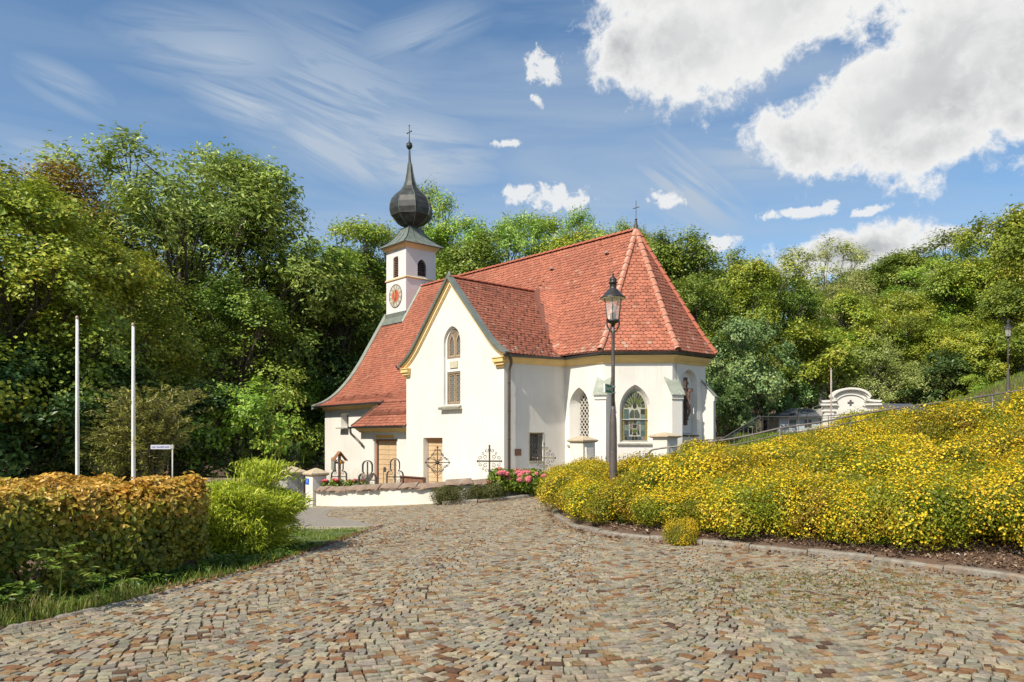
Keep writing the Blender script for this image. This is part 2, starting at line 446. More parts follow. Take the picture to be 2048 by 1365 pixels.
VERGE = [(-2.5, 14.55), (-5.5, 15.25), (-10, 17.1), (-20, 19.9), (-20, 19.5), (-10, 16.9), (-5.6, 15.0), (-3.2, 14.0), (-2.56, 13.5)]
sheet('path', VERGE, 0.012, 0.8, mat('pale_gravel', (0.42, 0.35, 0.26), (0.34, 0.28, 0.20), scale=5, rough=0.95, bump=0.6, bscale=70))
YARD = [(-6.2, 24.6), (-5.2, 23.6), (-4.2, 22.8), (-3.1, 22.2), (-2.2, 21.8), (-1.2, 21.7), (-0.3, 21.9), (0.6, 22.4), (1.6, 23.2), (2.2, 25), (2.2, 29), (-4, 30), (-11, 38), (-13, 36)]
sheet('courtyard', YARD, 0.012, 1.0, mat('yard_gravel', (0.36, 0.32, 0.26), (0.28, 0.25, 0.2), scale=4, rough=0.95, bump=0.5, bscale=70))

def build_cobbles():
    W = 1.75; Rr = W / math.sqrt(2); p = 0.098; th = R_(-10)
    ct, st = math.cos(th), math.sin(th)
    ncol = range(-14, 15); cx = []; cy = []; an = []; tl = []; rl = []
    for c in ncol:
        off = rng.uniform(0, p)
        nst = 20
        for k in range(-40, 330):
            n = nst
            ed = np.linspace(-math.pi / 4, math.pi / 4, n + 1)
            if k % 2: ed = np.concatenate([[-math.pi / 4], (ed[:-1] + ed[1:]) / 2, [math.pi / 4]])
            ed = ed + np.concatenate([[0], rng.normal(0, 0.012, len(ed) - 2), [0]])
            ph = (ed[:-1] + ed[1:]) / 2 + (0.0 if k % 2 else 0.0)
            lx = Rr * np.sin(ph) + c * W - 0.74; ly = Rr * (1 - np.cos(ph)) + (k + 0.5) * p + off
            cx.append(lx); cy.append(ly); an.append(ph); tl.append(Rr * np.diff(ed)); rl.append(p * np.cos(ph))
    cx, cy, an, tl, rl = map(np.concatenate, (cx, cy, an, tl, rl))
    X = cx * ct - cy * st; Y = cx * st + cy * ct
    m = in_poly(X, Y, COBB) & (Y > 2.2)
    # an edge row is left free for the kerb drain
    X, Y, an, tl, rl = X[m], Y[m], an[m], tl[m], rl[m]
    n = len(X)
    X = X + rng.normal(0, 0.0025, n); Y = Y + rng.normal(0, 0.0025, n)
    rot = an + th + rng.normal(0, 0.04, n)
    a = tl / 2 - rng.uniform(0.005, 0.0085, n); b = rl / 2 - rng.uniform(0.0065, 0.0105, n); b = np.maximum(b, 0.026)
    # corners: bottom ring, shoulder ring, top ring
    sg = np.array([(-1, -1), (1, -1), (1, 1), (-1, 1)], float)
    jit = rng.normal(0, 0.004, (n, 4, 2))
    lx = sg[None, :, 0] * a[:, None] + jit[:, :, 0]; ly = sg[None, :, 1] * b[:, None] + jit[:, :, 1]
    cr, sr = np.cos(rot)[:, None], np.sin(rot)[:, None]
    wx = X[:, None] + lx * cr - ly * sr; wy = Y[:, None] + lx * sr + ly * cr
    ins = 0.93
    tx = X[:, None] + (lx * cr - ly * sr) * ins; ty = Y[:, None] + (lx * sr + ly * cr) * ins
    g = G0(X, Y)
    h = rng.normal(0, 0.0028, n); tilt = rng.normal(0, 0.028, (n, 2))
    zt = (g + h)[:, None] + tilt[:, :1] * lx + tilt[:, 1:] * ly
    V3 = np.concatenate([np.stack([wx, wy, zt - 0.042], -1), np.stack([wx, wy, zt - 0.005], -1), np.stack([tx, ty, zt], -1)], 1)  # n,12,3
    fq = []
    for k in range(4):
        fq.append((k, (k + 1) % 4, 4 + (k + 1) % 4, 4 + k)); fq.append((4 + k, 4 + (k + 1) % 4, 8 + (k + 1) % 4, 8 + k))
    fq.append((8, 9, 10, 11)); fq = np.array(fq)
    # stone colours: mostly grey granite, some ochre, rust and dark brown, in loose drifts
    drift = np.sin(X * 0.9 + 1.3) * np.cos(Y * 0.7 + 0.4) * 0.5 + np.sin(X * 2.1 - Y * 1.3) * 0.25
    r = rng.random(n) + drift * 0.10
    pal = np.array([(0.32, 0.305, 0.27), (0.37, 0.335, 0.275), (0.31, 0.215, 0.125), (0.235, 0.125, 0.062), (0.115, 0.065, 0.042), (0.255, 0.245, 0.225)])
    idx = np.where(r < 0.34, 0, np.where(r < 0.62, 1, np.where(r < 0.76, 2, np.where(r < 0.83, 3, np.where(r < 0.865, 4, 5)))))
    col = pal[idx] * rng.uniform(0.82, 1.2, (n, 1)) * rng.uniform(0.95, 1.05, (n, 3)) * np.array([1.0, 0.945, 0.82])
    colv = np.repeat(col, 12, 0)
    m_ = mat('granite_setts', (0.98, 0.96, 0.92), (0.68, 0.64, 0.58), scale=26, rough=0.8, bump=0.6, bscale=110, attr=True, detail=6, c3=(0.72, 0.62, 0.5), s3=0.9, t3=(0.5, 0.8))
    # the 300 that show largest in the picture stand as parts of their own
    zz = -g; px = X / Y * 1500 + 1024; py = 875 + zz / Y * 1500
    vis = (px > 5) & (px < 2043) & (py < 1362)
    size = np.where(vis, 1.0 / Y ** 2, 0); big = np.argsort(-size)[:300]
    mask = np.ones(n, bool); mask[big] = False
    for i in big:
        c0 = V3[i].mean(0)
        me = np_mesh('cobblestone', V3[i] - c0, fq.ravel(), np.full(9, 4), col=np.repeat(col[i:i + 1], 12, 0), mat_=m_)
        o = link('cobblestone', me, pave, loc=tuple(c0))
    Vr = V3[mask].reshape(-1, 3); nr = mask.sum()
    fr = (fq[None] + (np.arange(nr) * 12)[:, None, None]).reshape(-1)
    o = link('cobblestones', np_mesh('cobblestones', Vr, fr, np.full(nr * 9, 4), col=colv.reshape(n, 12, 3)[mask].reshape(-1, 3), mat_=m_), pave)
    tag(o, kind='stuff')
    print('cobbles', n)
build_cobbles()

def kerb(name, line, w, h, seg, zoff=0.0, label=None):
    root = thing(name, None, None); tag(root, kind='structure')
    m_ = mat('kerb_granite', (0.28, 0.25, 0.205), (0.19, 0.165, 0.13), scale=9, rough=0.9, bump=1.0, bscale=35, c3=(0.28, 0.17, 0.09), s3=2.2, t3=(0.56, 0.72))
    pts = [Vector((x, y, 0)) for x, y in line]
    # resample
    ds = [0]
    for a, b in zip(pts[:-1], pts[1:]): ds.append(ds[-1] + (b - a).length)
    def at(t):
        for i in range(len(pts) - 1):
            if t <= ds[i + 1]: return pts[i].lerp(pts[i + 1], (t - ds[i]) / (ds[i + 1] - ds[i]))
        return pts[-1]
    t = 0
    while t < ds[-1] - 0.1:
        ln_ = seg * random.uniform(0.75, 1.25); t1 = min(ds[-1], t + ln_)
        n = 4; P = [at(t + 0.008 + (t1 - t - 0.016) * i / n) for i in range(n + 1)]
        mb = MB(); vs_ = []; dh = random.uniform(-0.012, 0.012)
        for i, p in enumerate(P):
            d = (P[min(i + 1, n)] - P[max(i - 1, 0)]).normalized(); nn = Vector((d.y, -d.x, 0))
            g = float(G0(np.array([p.x]), np.array([p.y]))[0]) + zoff
            j = lambda: random.uniform(-0.006, 0.006)
            for (o_, z_) in ((-w / 2, -0.12), (-w / 2 + j(), h - 0.02 + dh + j()), (-w / 2 + 0.025, h + dh + j()), (w / 2 - 0.03, h + dh + j()), (w / 2 + j(), h - 0.03 + dh + j()), (w / 2, -0.12)):
                vs_.append(p + nn * o_ + Vector((0, 0, g + z_)))
        fs = [(i * 6 + k, i * 6 + k + 1, (i + 1) * 6 + k + 1, (i + 1) * 6 + k) for i in range(n) for k in range(5)]
        fs += [(0, 1, 2, 3, 4, 5), tuple(n * 6 + k for k in (5, 4, 3, 2, 1, 0))]
        mb.add(vs_, fs).obj('kerb_stone', root, m_)
        t = t1
    return root
kerb('kerb', KERB, 0.15, 0.075, 0.85)
kerb('kerb', KERB2, 0.16, 0.10, 0.9)
# flush edging row along the left side of the paving
kerb('edging', LEFT[1:], 0.10, 0.012, 0.22)
# ------------------------------------------------------------------ the church
# local frame: e = east, s = north (away from the gable front), z up from eye height; origin = foot of the gable's right corner
P0 = Vector((-0.28, 26.5, 0)); ROT = math.atan2(-0.7490, 0.6626)
church = thing('church', 'white village church with red tiled roof, onion domed belfry and pointed gable front', 'church', P0, ROT)
def loc2w(e, s, z): return P0 + Vector((0.6626 * e + 0.7490 * s, -0.7490 * e + 0.6626 * s, z))
plaster = mat('white_plaster', (0.72, 0.69, 0.635), (0.67, 0.64, 0.585), scale=0.7, rough=0.92, bump=0.22, bscale=14, c3=(0.60, 0.57, 0.505), s3=0.35, t3=(0.58, 0.78))
def streaks(mt):
    nt = mt.node_tree; N = nt.nodes; K = nt.links; b = N['Principled BSDF']; src = b.inputs['Base Color'].links[0].from_socket
    tc = N.new('ShaderNodeTexCoord'); mp = N.new('ShaderNodeMapping'); mp.inputs['Scale'].default_value = (5, 5, .35); K.new(tc.outputs['Object'], mp.inputs['Vector'])
    n = N.new('ShaderNodeTexNoise'); n.inputs['Scale'].default_value = 1.6; n.inputs['Detail'].default_value = 6; K.new(mp.outputs[0], n.inputs['Vector'])
    r = N.new('ShaderNodeMapRange'); r.inputs['From Min'].default_value = .54; r.inputs['From Max'].default_value = .78; r.inputs['To Max'].default_value = .35; K.new(n.outputs['Fac'], r.inputs['Value'])
    # splash dirt along the foot of the walls
    sp = N.new('ShaderNodeSeparateXYZ'); K.new(tc.outputs['Object'], sp.inputs[0]); n2 = N.new('ShaderNodeTexNoise'); n2.inputs['Scale'].default_value = 4; n2.inputs['Detail'].default_value = 5; K.new(tc.outputs['Object'], n2.inputs['Vector'])
    a = N.new('ShaderNodeMath'); a.operation = 'MULTIPLY_ADD'; K.new(n2.outputs['Fac'], a.inputs[0]); a.inputs[1].default_value = -1.1; K.new(sp.outputs[2], a.inputs[2])
    r2 = N.new('ShaderNodeMapRange'); r2.inputs['From Min'].default_value = -1.9; r2.inputs['From Max'].default_value = -2.5; r2.inputs['To Max'].default_value = .5; K.new(a.outputs[0], r2.inputs['Value'])
    mx = N.new('ShaderNodeMath'); mx.operation = 'MAXIMUM'; K.new(r.outputs[0], mx.inputs[0]); K.new(r2.outputs[0], mx.inputs[1])
    m = N.new('ShaderNodeMix'); m.data_type = 'RGBA'; K.new(mx.outputs[0], m.inputs[0]); K.new(src, m.inputs[6]); m.inputs[7].default_value = (.50, .46, .38, 1); K.new(m.outputs[2], b.inputs['Base Color'])
streaks(plaster)
yellow = mat('ochre_plaster', (0.78, 0.55, 0.22), (0.70, 0.50, 0.22), scale=1.5, rough=0.9)
yellow_t = mat('pale_ochre_plaster', (0.74, 0.54, 0.30), (0.70, 0.50, 0.26), scale=1.5, rough=0.9)
copper = mat('patinated_sheet', (0.20, 0.22, 0.19), (0.15, 0.165, 0.145), scale=2.5, rough=0.55, metal=0.25, c3=(0.22, 0.26, 0.22), s3=5)
dome_m = mat('dark_copper_sheet', (0.050, 0.052, 0.048), (0.032, 0.032, 0.030), scale=3, rough=0.5, metal=0.25, c3=(0.075, 0.095, 0.082), s3=1.6, t3=(0.5, 0.68))
gutter_m = mat('grey_gutter', (0.07, 0.075, 0.07), (0.10, 0.10, 0.095), scale=3, rough=0.4, metal=0.6)
pipe_m = mat('downpipe_metal', (0.15, 0.12, 0.10), (0.11, 0.095, 0.08), scale=3, rough=0.45, metal=0.5)
stone = mat('grey_sill_stone', (0.36, 0.34, 0.28), (0.27, 0.26, 0.21), scale=5, rough=0.9, bump=0.3)
frame_m = mat('stone_frame', (0.20, 0.155, 0.11), (0.26, 0.20, 0.14), scale=6, rough=0.85, bump=0.3)
framel = mat('light_frame', (0.50, 0.36, 0.21), (0.42, 0.31, 0.19), scale=8, rough=0.8)
glass_d = mat('dark_leaded_glass', (0.03, 0.035, 0.04), (0.06, 0.07, 0.075), scale=9, rough=0.18, bump=0.5, bscale=9)
lead = mat('lead_came', (0.42, 0.40, 0.36), rough=0.7)
lead_d = mat('dark_iron', (0.045, 0.038, 0.033), (0.07, 0.055, 0.045), scale=14, rough=0.6)
door_m = mat('pale_varnished_larch', (0.62, 0.44, 0.26), (0.55, 0.38, 0.22), scale=3, rough=0.6, coord='Object')
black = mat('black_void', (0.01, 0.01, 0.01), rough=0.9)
tile_m = mat('clay_tile', (1.0, 0.97, 0.93), (0.80, 0.78, 0.76), scale=11, rough=0.85, bump=0.4, bscale=60, attr=True, c3=(0.72, 0.72, 0.70), s3=0.8, t3=(0.52, 0.7))
under_m = mat('roof_underlay', (0.16, 0.06, 0.04), rough=0.95)

def fS(d, k, d0, c=0.25): return 8.15 - k * d + c * np.maximum(0, d - d0) ** 2
def zS(s): return fS(np.abs(5.84 - s), 1.676, 2.27)
def fA(d): return fS(d, 1.835, 2.0)
def dSE(e, s): return ((e - 1.18) - (s - 5.84)) / math.sqrt(2)
def dE(e): return e - 1.18
def zT(e):
    d = np.abs(e + 3.1); return 6.16 - 1.06 * d + 0.28 * np.clip(d - 2.2, 0, 1.22) ** 2
def smax(a, b, k):
    h = np.maximum(k - np.abs(a - b), 0) / k; return np.maximum(a, b) + h * h * k / 4
def zMain(e, s):
    """south slope; on the east side of the gable it sweeps up into the side roof"""
    m = zS(s); t = zT(e)
    return np.where((e > -3.1) & (s < 4.9), smax(m, t, 0.05 + 1.1 * np.clip((s - 2.72) / 0.9, 0, 1)), m)
def zP(s): return 0.5 + 1.32 * (s + 0.05)

def arclen(f, dmax, n=400):
    d = np.linspace(0, dmax, n); z = f(d); b = np.concatenate([[0], np.cumsum(np.hypot(np.diff(d), np.diff(z)))])
    return lambda bb: np.interp(bb, b, d), b[-1]

roof = link('roof', None, church); roof.empty_display_size = 0.2
ALLT = []
TW, TE = 0.185, 0.150
tpl = np.array([(-.5, 0, .004), (.5, 0, .004), (.5, .62, .018), (.40, .86, .024), (.16, .99, .027), (-.16, .99, .027), (-.40, .86, .024), (-.5, .62, .018)])
tsk = tpl[[2, 3, 4, 5, 6, 7]].copy(); tsk[:, 2] -= 0.026
TPL = np.concatenate([tpl, tsk])      # 14 verts
TF = [(0, 1, 2, 3, 4, 5, 6, 7)] + [(2 + k, 8 + k, 9 + k, 3 + k) for k in range(5)]
TL = np.concatenate([np.array(f) for f in TF]); TS = np.array([len(f) for f in TF])
def lay_tiles(amin, amax, blen, mapf, keep, tone=0.0, seed=0, wob=0.006):
    r = np.random.default_rng(seed)
    rows = np.arange(0, int(blen / TE) + 1); A = []; B = []
    for k in rows:
        a = np.arange(amin, amax, TW) + (TW / 2 if k % 2 else 0) ; A.append(a); B.append(np.full(len(a), blen - (k + 1) * TE))
    A = np.concatenate(A); B = np.concatenate(B); ok = B > -0.12; A = A[ok]; B = B[ok]
    c = mapf(A, B + TE * 0.6)
    k = keep(c[:, 0], c[:, 1], c[:, 2]); A = A[k]; B = B[k]; c = c[k]; n = len(A)
    A = A + r.normal(0, 0.004, n); B = B + r.normal(0, wob, n)
    aa = A[:, None] + TPL[None, :, 0] * TW * 0.97; bb = B[:, None] + TPL[None, :, 1] * (TE + 0.022)
    P = mapf(aa.ravel(), bb.ravel()).reshape(n, 14, 3)
    # local normal
    e1 = P[:, 1] - P[:, 0]; e2 = P[:, 5] - P[:, 0]; nn = np.cross(e2, e1); nn /= np.linalg.norm(nn, axis=1)[:, None] + 1e-9
    nn *= np.sign(nn[:, 2:3])
    lift = TPL[None, :, 2] + r.normal(0, 0.0025, (n, 1))
    P = P + nn[:, None, :] * lift[:, :, None]
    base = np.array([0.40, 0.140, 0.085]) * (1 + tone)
    f = np.sin(c[:, 0] * 1.7 + c[:, 2] * 0.9) * 0.06 + np.sin(c[:, 0] * 0.6 - c[:, 2] * 1.9) * 0.05
    col = base[None] * (1 + f[:, None]) * r.uniform(0.84, 1.14, (n, 1))
    col *= np.where(r.random(n) < 0.05, 0.75, 1.0)[:, None]
    pale = r.random(n) < 0.02
    col[pale] = col[pale] * 0.65 + np.array([0.17, 0.12, 0.09])
    low = np.clip((3.9 - c[:, 2]) / 1.2, 0, 1) * (c[:, 0] > -4) * 0.16
    lich = r.random(n) < low
    col[lich] = col[lich] * 0.55 + np.array([0.22, 0.19, 0.15])
    ALLT.append((P, col))

dS_, bS = arclen(lambda d: fS(d, 1.676, 2.27), 5.13)
def mapS(a, b):
    d = dS_(b) + np.minimum(b, 0) ; s = 5.84 - d; return np.stack([a, s, zMain(a, s)], -1)
def keepS(e, s, z):
    k = (s > np.where(e > -3.1, 2.72, 0.70)) & (e > -15.72)
    k &= ~((e > 1.18) & (fA(np.maximum(dSE(e, s), 0)) < zS(s) - 0.02))
    inT = (np.abs(e + 3.1) < 3.42)
    zt = zT(e)
    k &= ~(inT & (e <= -3.1) & (zt > zS(s) - 0.02)) & ~(inT & (e > -3.1) & (zt > zS(s) + 0.16))
    k &= ~((np.abs(e + 14.57) < 1.0) & (np.abs(s - 5.84) < 1.02))
    k &= ~((e < -6.2) & (e > -10.7) & (s < 0.86) & (e > -10.64 + (s + .05) / .87 * 1.37))
    return k
lay_tiles(-15.7, 3.0, bS, mapS, keepS, 0.0, 1)
dTt, bT = arclen(lambda d: 6.16 - 1.06 * d + 0.28 * np.maximum(0, d - 2.2) ** 2, 3.42)
def mapTE(a, b):
    d = dTt(b) + np.minimum(b, 0); e = -3.1 + d; return np.stack([e, a, zT(e)], -1)
def mapTW(a, b):
    d = dTt(b) + np.minimum(b, 0); e = -3.1 - d; return np.stack([e, a, zT(e)], -1)
lay_tiles(-0.12, 5.2, bT, mapTE, lambda e, s, z: (z > zS(s) - 0.06), -0.22, 2)  # darker tone puts the grazing light on this east slope into the tiles
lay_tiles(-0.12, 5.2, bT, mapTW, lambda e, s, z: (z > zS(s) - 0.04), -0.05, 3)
dA_, bA = arclen(fA, 2.86)
q2 = 1 / math.sqrt(2)
def mapSE(a, b):
    d = dA_(b) + np.minimum(b, 0); return np.stack([1.18 + (d + a) * q2, 5.84 + (-d + a) * q2, fA(d)], -1)
def mapEE(a, b):
    d = dA_(b) + np.minimum(b, 0); return np.stack([1.18 + d, 5.84 + a, fA(d)], -1)
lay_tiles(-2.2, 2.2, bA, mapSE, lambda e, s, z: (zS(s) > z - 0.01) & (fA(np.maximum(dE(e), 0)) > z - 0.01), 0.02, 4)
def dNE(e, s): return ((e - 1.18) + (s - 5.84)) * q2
lay_tiles(-1.8, 1.8, bA, mapEE, lambda e, s, z: (fA(np.maximum(dSE(e, s), 0)) > z - 0.01) & (fA(np.maximum(dNE(e, s), 0)) > z - 0.01), -0.22, 5)  # shade of the east face is put into the darker tile tone
LP = math.hypot(0.87, 0.87 * 1.32)
def mapP(a, b): s = 0.82 - b / LP * 0.87; return np.stack([a, s, zP(s)], -1)
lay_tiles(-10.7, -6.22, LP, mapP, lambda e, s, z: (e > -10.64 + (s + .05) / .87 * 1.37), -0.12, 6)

def put_tiles():
    P = np.concatenate([a for a, _ in ALLT]); col = np.concatenate([c for _, c in ALLT]); n = len(P)
    c = P.mean(1)
    wx = P0.x + 0.6626 * c[:, 0] + 0.7490 * c[:, 1]; wy = P0.y - 0.7490 * c[:, 0] + 0.6626 * c[:, 1]
    e1 = P[:, 1] - P[:, 0]; e2 = P[:, 5] - P[:, 0]; nn = np.cross(e1, e2)
    nw = np.stack([0.6626 * nn[:, 0] + 0.7490 * nn[:, 1], -0.7490 * nn[:, 0] + 0.6626 * nn[:, 1], nn[:, 2]], -1)
    wz = c[:, 2]; dv = np.stack([wx, wy, wz], -1); dd = np.linalg.norm(dv, axis=1)
    size = np.abs((nw * dv).sum(1)) / dd ** 3
    big = np.argsort(-size)[:300]; mask = np.ones(n, bool); mask[big] = False
    for i in big:
        c0 = P[i].mean(0)
        link('roof_tile', np_mesh('roof_tile', P[i] - c0, TL, TS, col=np.repeat(col[i:i + 1], 14, 0), mat_=tile_m), roof, loc=tuple(c0))
    m = mask.sum(); Lr = (TL[None] + (np.arange(m) * 14)[:, None]).reshape(-1)
    o = link('roof_tiles', np_mesh('roof_tiles', P[mask].reshape(-1, 3), Lr, np.tile(TS, m), col=np.repeat(col[mask], 14, 0), mat_=tile_m), roof)
    tag(o, kind='stuff'); print('tiles', n)
put_tiles()

def base_sheet(amin, amax, blen, mapf, keep, st=0.09):
    na = int((amax - amin) / st) + 1; nb = int(blen / st) + 1
    A, B = np.meshgrid(np.linspace(amin, amax, na), np.linspace(0, blen, nb))
    P = mapf(A.ravel(), B.ravel()); P[:, 2] -= 0.03
    i = np.arange(na * nb).reshape(nb, na)
    q = np.stack([i[:-1, :-1], i[:-1, 1:], i[1:, 1:], i[1:, :-1]], -1).reshape(-1, 4)
    c = P[q].mean(1); q = q[keep(c[:, 0], c[:, 1], c[:, 2])]
    return P, q
def put_base():
    Vs = []; Q = []; o = 0
    parts = [(-15.72, 3.0, bS, mapS, lambda e, s, z: (s > np.where(e > -3.1, 2.72, 0.70)) & ~((e > 1.18) & (fA(np.maximum(dSE(e, s), 0)) < zS(s))) & ~((np.abs(e + 3.1) < 3.4) & (zT(e) > zS(s) + 0.6))),
             (-0.12, 5.0, bT, mapTE, lambda e, s, z: z > zS(s) - 0.4), (-0.12, 5.0, bT, mapTW, lambda e, s, z: z > zS(s) - 0.4),
             (-2.2, 2.2, bA, mapSE, lambda e, s, z: (zS(s) > z) & (fA(np.maximum(dE(e), 0)) > z)),
             (-1.8, 1.8, bA, mapEE, lambda e, s, z: (fA(np.maximum(dSE(e, s), 0)) > z) & (fA(np.maximum(dNE(e, s), 0)) > z)),
             (-10.7, -6.22, LP, mapP, lambda e, s, z: (e > -10.64 + (s + .05) / .87 * 1.37))]
    def mapN(a, b): p = mapS(a, b); d = 5.84 - p[:, 1]; p[:, 1] = 5.84 + d; p[:, 2] = zS(p[:, 1]) ; return p
    def mapNE(a, b): p = mapSE(a, b); p[:, 1] = 11.68 - p[:, 1]; return p
    parts.append((-15.72, 3.0, bS, mapN, lambda e, s, z: (s < np.where(e > -3.1, 8.96, 10.98)) & ~((e > 1.18) & (fA(np.maximum(dNE(e, s), 0)) < zS(s)))))
    parts.append((-2.2, 2.2, bA, mapNE, lambda e, s, z: (zS(s) > z) & (fA(np.maximum(dE(e), 0)) > z)))
    for p in parts:
        P, q = base_sheet(*p); Vs.append(P); Q.append(q + o); o += len(P)
    Q = np.concatenate(Q)
    link('roof_deck', np_mesh('roof_deck', np.concatenate(Vs), Q.ravel(), np.full(len(Q), 4), mat_=under_m), roof)
put_base()

# ridge and hip tiles, laid one by one
ridge_m = mat('ridge_clay', (0.42, 0.15, 0.09), (0.50, 0.24, 0.16), scale=5, rough=0.85, bump=0.5, bscale=40, c3=(0.50, 0.44, 0.36), s3=1.6, t3=(0.55, 0.7))
ridge_o = mat('fresh_ridge_clay', (0.45, 0.13, 0.07), (0.40, 0.12, 0.07), scale=4, rough=0.8, bump=0.4, bscale=40)
def ridge_tiles(pts, r=0.105, step=0.36, m=None, lift=0.0):
    pts = [Vector(p) for p in pts]; ds = [0]
    for a, b in zip(pts[:-1], pts[1:]): ds.append(ds[-1] + (b - a).length)
    def at(t):
        for i in range(len(pts) - 1):
            if t <= ds[i + 1] + 1e-9: return pts[i].lerp(pts[i + 1], (t - ds[i]) / (ds[i + 1] - ds[i]))
        return pts[-1]
    t = 0
    while t < ds[-1] - 0.05:
        p, q = at(t), at(min(ds[-1], t + step + 0.03)); d = (q - p).normalized()
        a = d.cross(Vector((0, 0, 1))).normalized(); b = a.cross(d); b = b if b.z > 0 else -b
        vs_ = []
        for (c, rr, up) in ((p, r * 0.92, 0.0), (q, r * 1.08, 0.02)):
            for k in range(7):
                th = math.pi * (k / 6) * 1.1 - 0.05 * math.pi
                vs_.append(c + a * math.cos(th) * rr + b * (math.sin(th) * rr * 0.85 + lift + up) - d * 0)
            for k in range(7):
                th = math.pi * (k / 6) * 1.1 - 0.05 * math.pi
                vs_.append(c + a * math.cos(th) * (rr - .018) + b * (math.sin(th) * (rr - .018) * 0.85 + lift + up))
        o = p
        vs_ = [v - o for v in vs_]
        fs = [(k, k + 1, 14 + k + 1, 14 + k) for k in range(6)] + [(14 + k, 14 + k + 1, 21 + k + 1, 21 + k) for k in range(6)] + [(0, 14, 21, 7), (6, 13, 27, 20)]
        MB().add(vs_, fs).obj('ridge_tile', roof, m or ridge_m, smooth=False, loc=o)
        t += step
def hipline(north=False):
    out = []
    for z in np.linspace(8.15, 3.12, 12):
        dd = np.linspace(0, 3.3, 3000)
        a = np.interp(-z, -fS(dd, 1.676, 2.27), dd); b = np.interp(-z, -fA(dd), dd)
        out.append((1.18 + b * math.sqrt(2) - a, 5.84 - a, z + 0.0))
    return out
def hipline2(sgn):
    out = []
    for z in np.linspace(8.15, 3.12, 12):
        dd = np.linspace(0, 3.3, 3000); b = np.interp(-z, -fA(dd), dd)
        out.append((1.18 + b, 5.84 + sgn * (b - b * math.sqrt(2)), z))
    return out
def resample(pts, n=3): return pts
ridge_tiles([(-13.55, 5.84, 8.15), (1.18, 5.84, 8.15)], m=ridge_o, r=0.10)
ridge_tiles(hipline(), r=0.115)
ridge_tiles(hipline2(1), r=0.115)
ridge_tiles(hipline2(-1), r=0.115, m=ridge_o)
ridge_tiles([(-3.1, -0.1, 6.16), (-3.1, 4.62, 6.16)], m=ridge_o, r=0.09)
# hooks against sliding snow on the side roof
def hooks():
    mb = MB(); mb.box((-.010, -.04, 0), (.010, .05, .008)); mb.box((-.022, -.05, 0.0), (.022, -.035, .042))
    me = mb.mesh('snow_guard', lead_d)
    b = 0.55; r = 0
    while b < bT - 0.15:
        dense = b > 3.1
        for s in np.arange(0.45 + (0.0 if (r % 2) else 0.3), 5, 0.42 if dense else 0.62):
            p = mapTE(np.array([s]), np.array([b]))[0]
            if p[2] > zS(p[1]) + 0.22:
                o = link('snow_guard', me, roof, loc=(p[0], p[1], p[2] + 0.045)); o.rotation_euler = (0, R_(42), R_(0))
                o.rotation_euler = Matrix(((0.70, 0, -0.71), (0, 1, 0), (-0.71, 0, 0.70))).transposed().to_euler() if False else (0, 0, 0)
                v = (mapTE(np.array([s]), np.array([b + .1]))[0] - p); d = Vector(v).normalized()
                X = Vector((0, 1, 0)); Yv = -d; Z = X.cross(Yv).normalized()
                o.rotation_euler = Matrix((X, Yv, Z)).transposed().to_euler()
        b += 0.17 if dense else 0.33; r += 1
hooks()
# snow fences on the low nave roof and the porch roof
def snow_fence(e0, e1, s, zf):
    mb = MB(); z = zf(np.array([s]))[0] if not isinstance(zf, float) else zf
    for h in (0.04, 0.19): mb.bar((e0, s, z + h), (e1, s, z + h), 0.018)
    n = int((e1 - e0) / 0.07)
    for i in range(n + 1):
        e = e0 + (e1 - e0) * i / n; mb.bar((e, s, z + .04), (e, s, z + .19), 0.008)
    for i in range(5):
        e = e0 + (e1 - e0) * (i + .5) / 5; mb.bar((e, s, z + .19), (e, s + 0.28, z + 0.24), 0.02); mb.bar((e, s - .02, z + .02), (e, s + .28, z + .24), 0.02)
    mb.obj('snow_fence', roof, mat('rusty_rail', (0.16, 0.06, 0.04), rough=0.7))
snow_fence(-14.6, -9.3, 1.25, lambda s: zS(s) + 0.03)
snow_fence(-9.7, -6.5, 0.28, lambda s: zP(s) + 0.03)
# three small vent openings and a few slipped tiles in the south slope
for (e, b) in ((-2.9, 1.15), (0.15, 1.0), (-7.0, 1.2)):
    p = mapS(np.array([e]), np.array([b]))[0]
    mb = MB(); mb.add([(-.11, 0, 0), (.11, 0, 0), (.11, -.12, .0), (.06, -.13, .07), (-.06, -.13, .07), (-.11, -.12, 0)], [(0, 1, 2, 3, 4, 5), (5, 4, 3, 2)])
    mb.obj('vent_tile', roof, mat('pale_vent', (0.40, 0.30, 0.25), rough=0.8), loc=(p[0], p[1], p[2] + 0.04)).rotation_euler = (R_(-57 + 90 - 35), 0, 0)

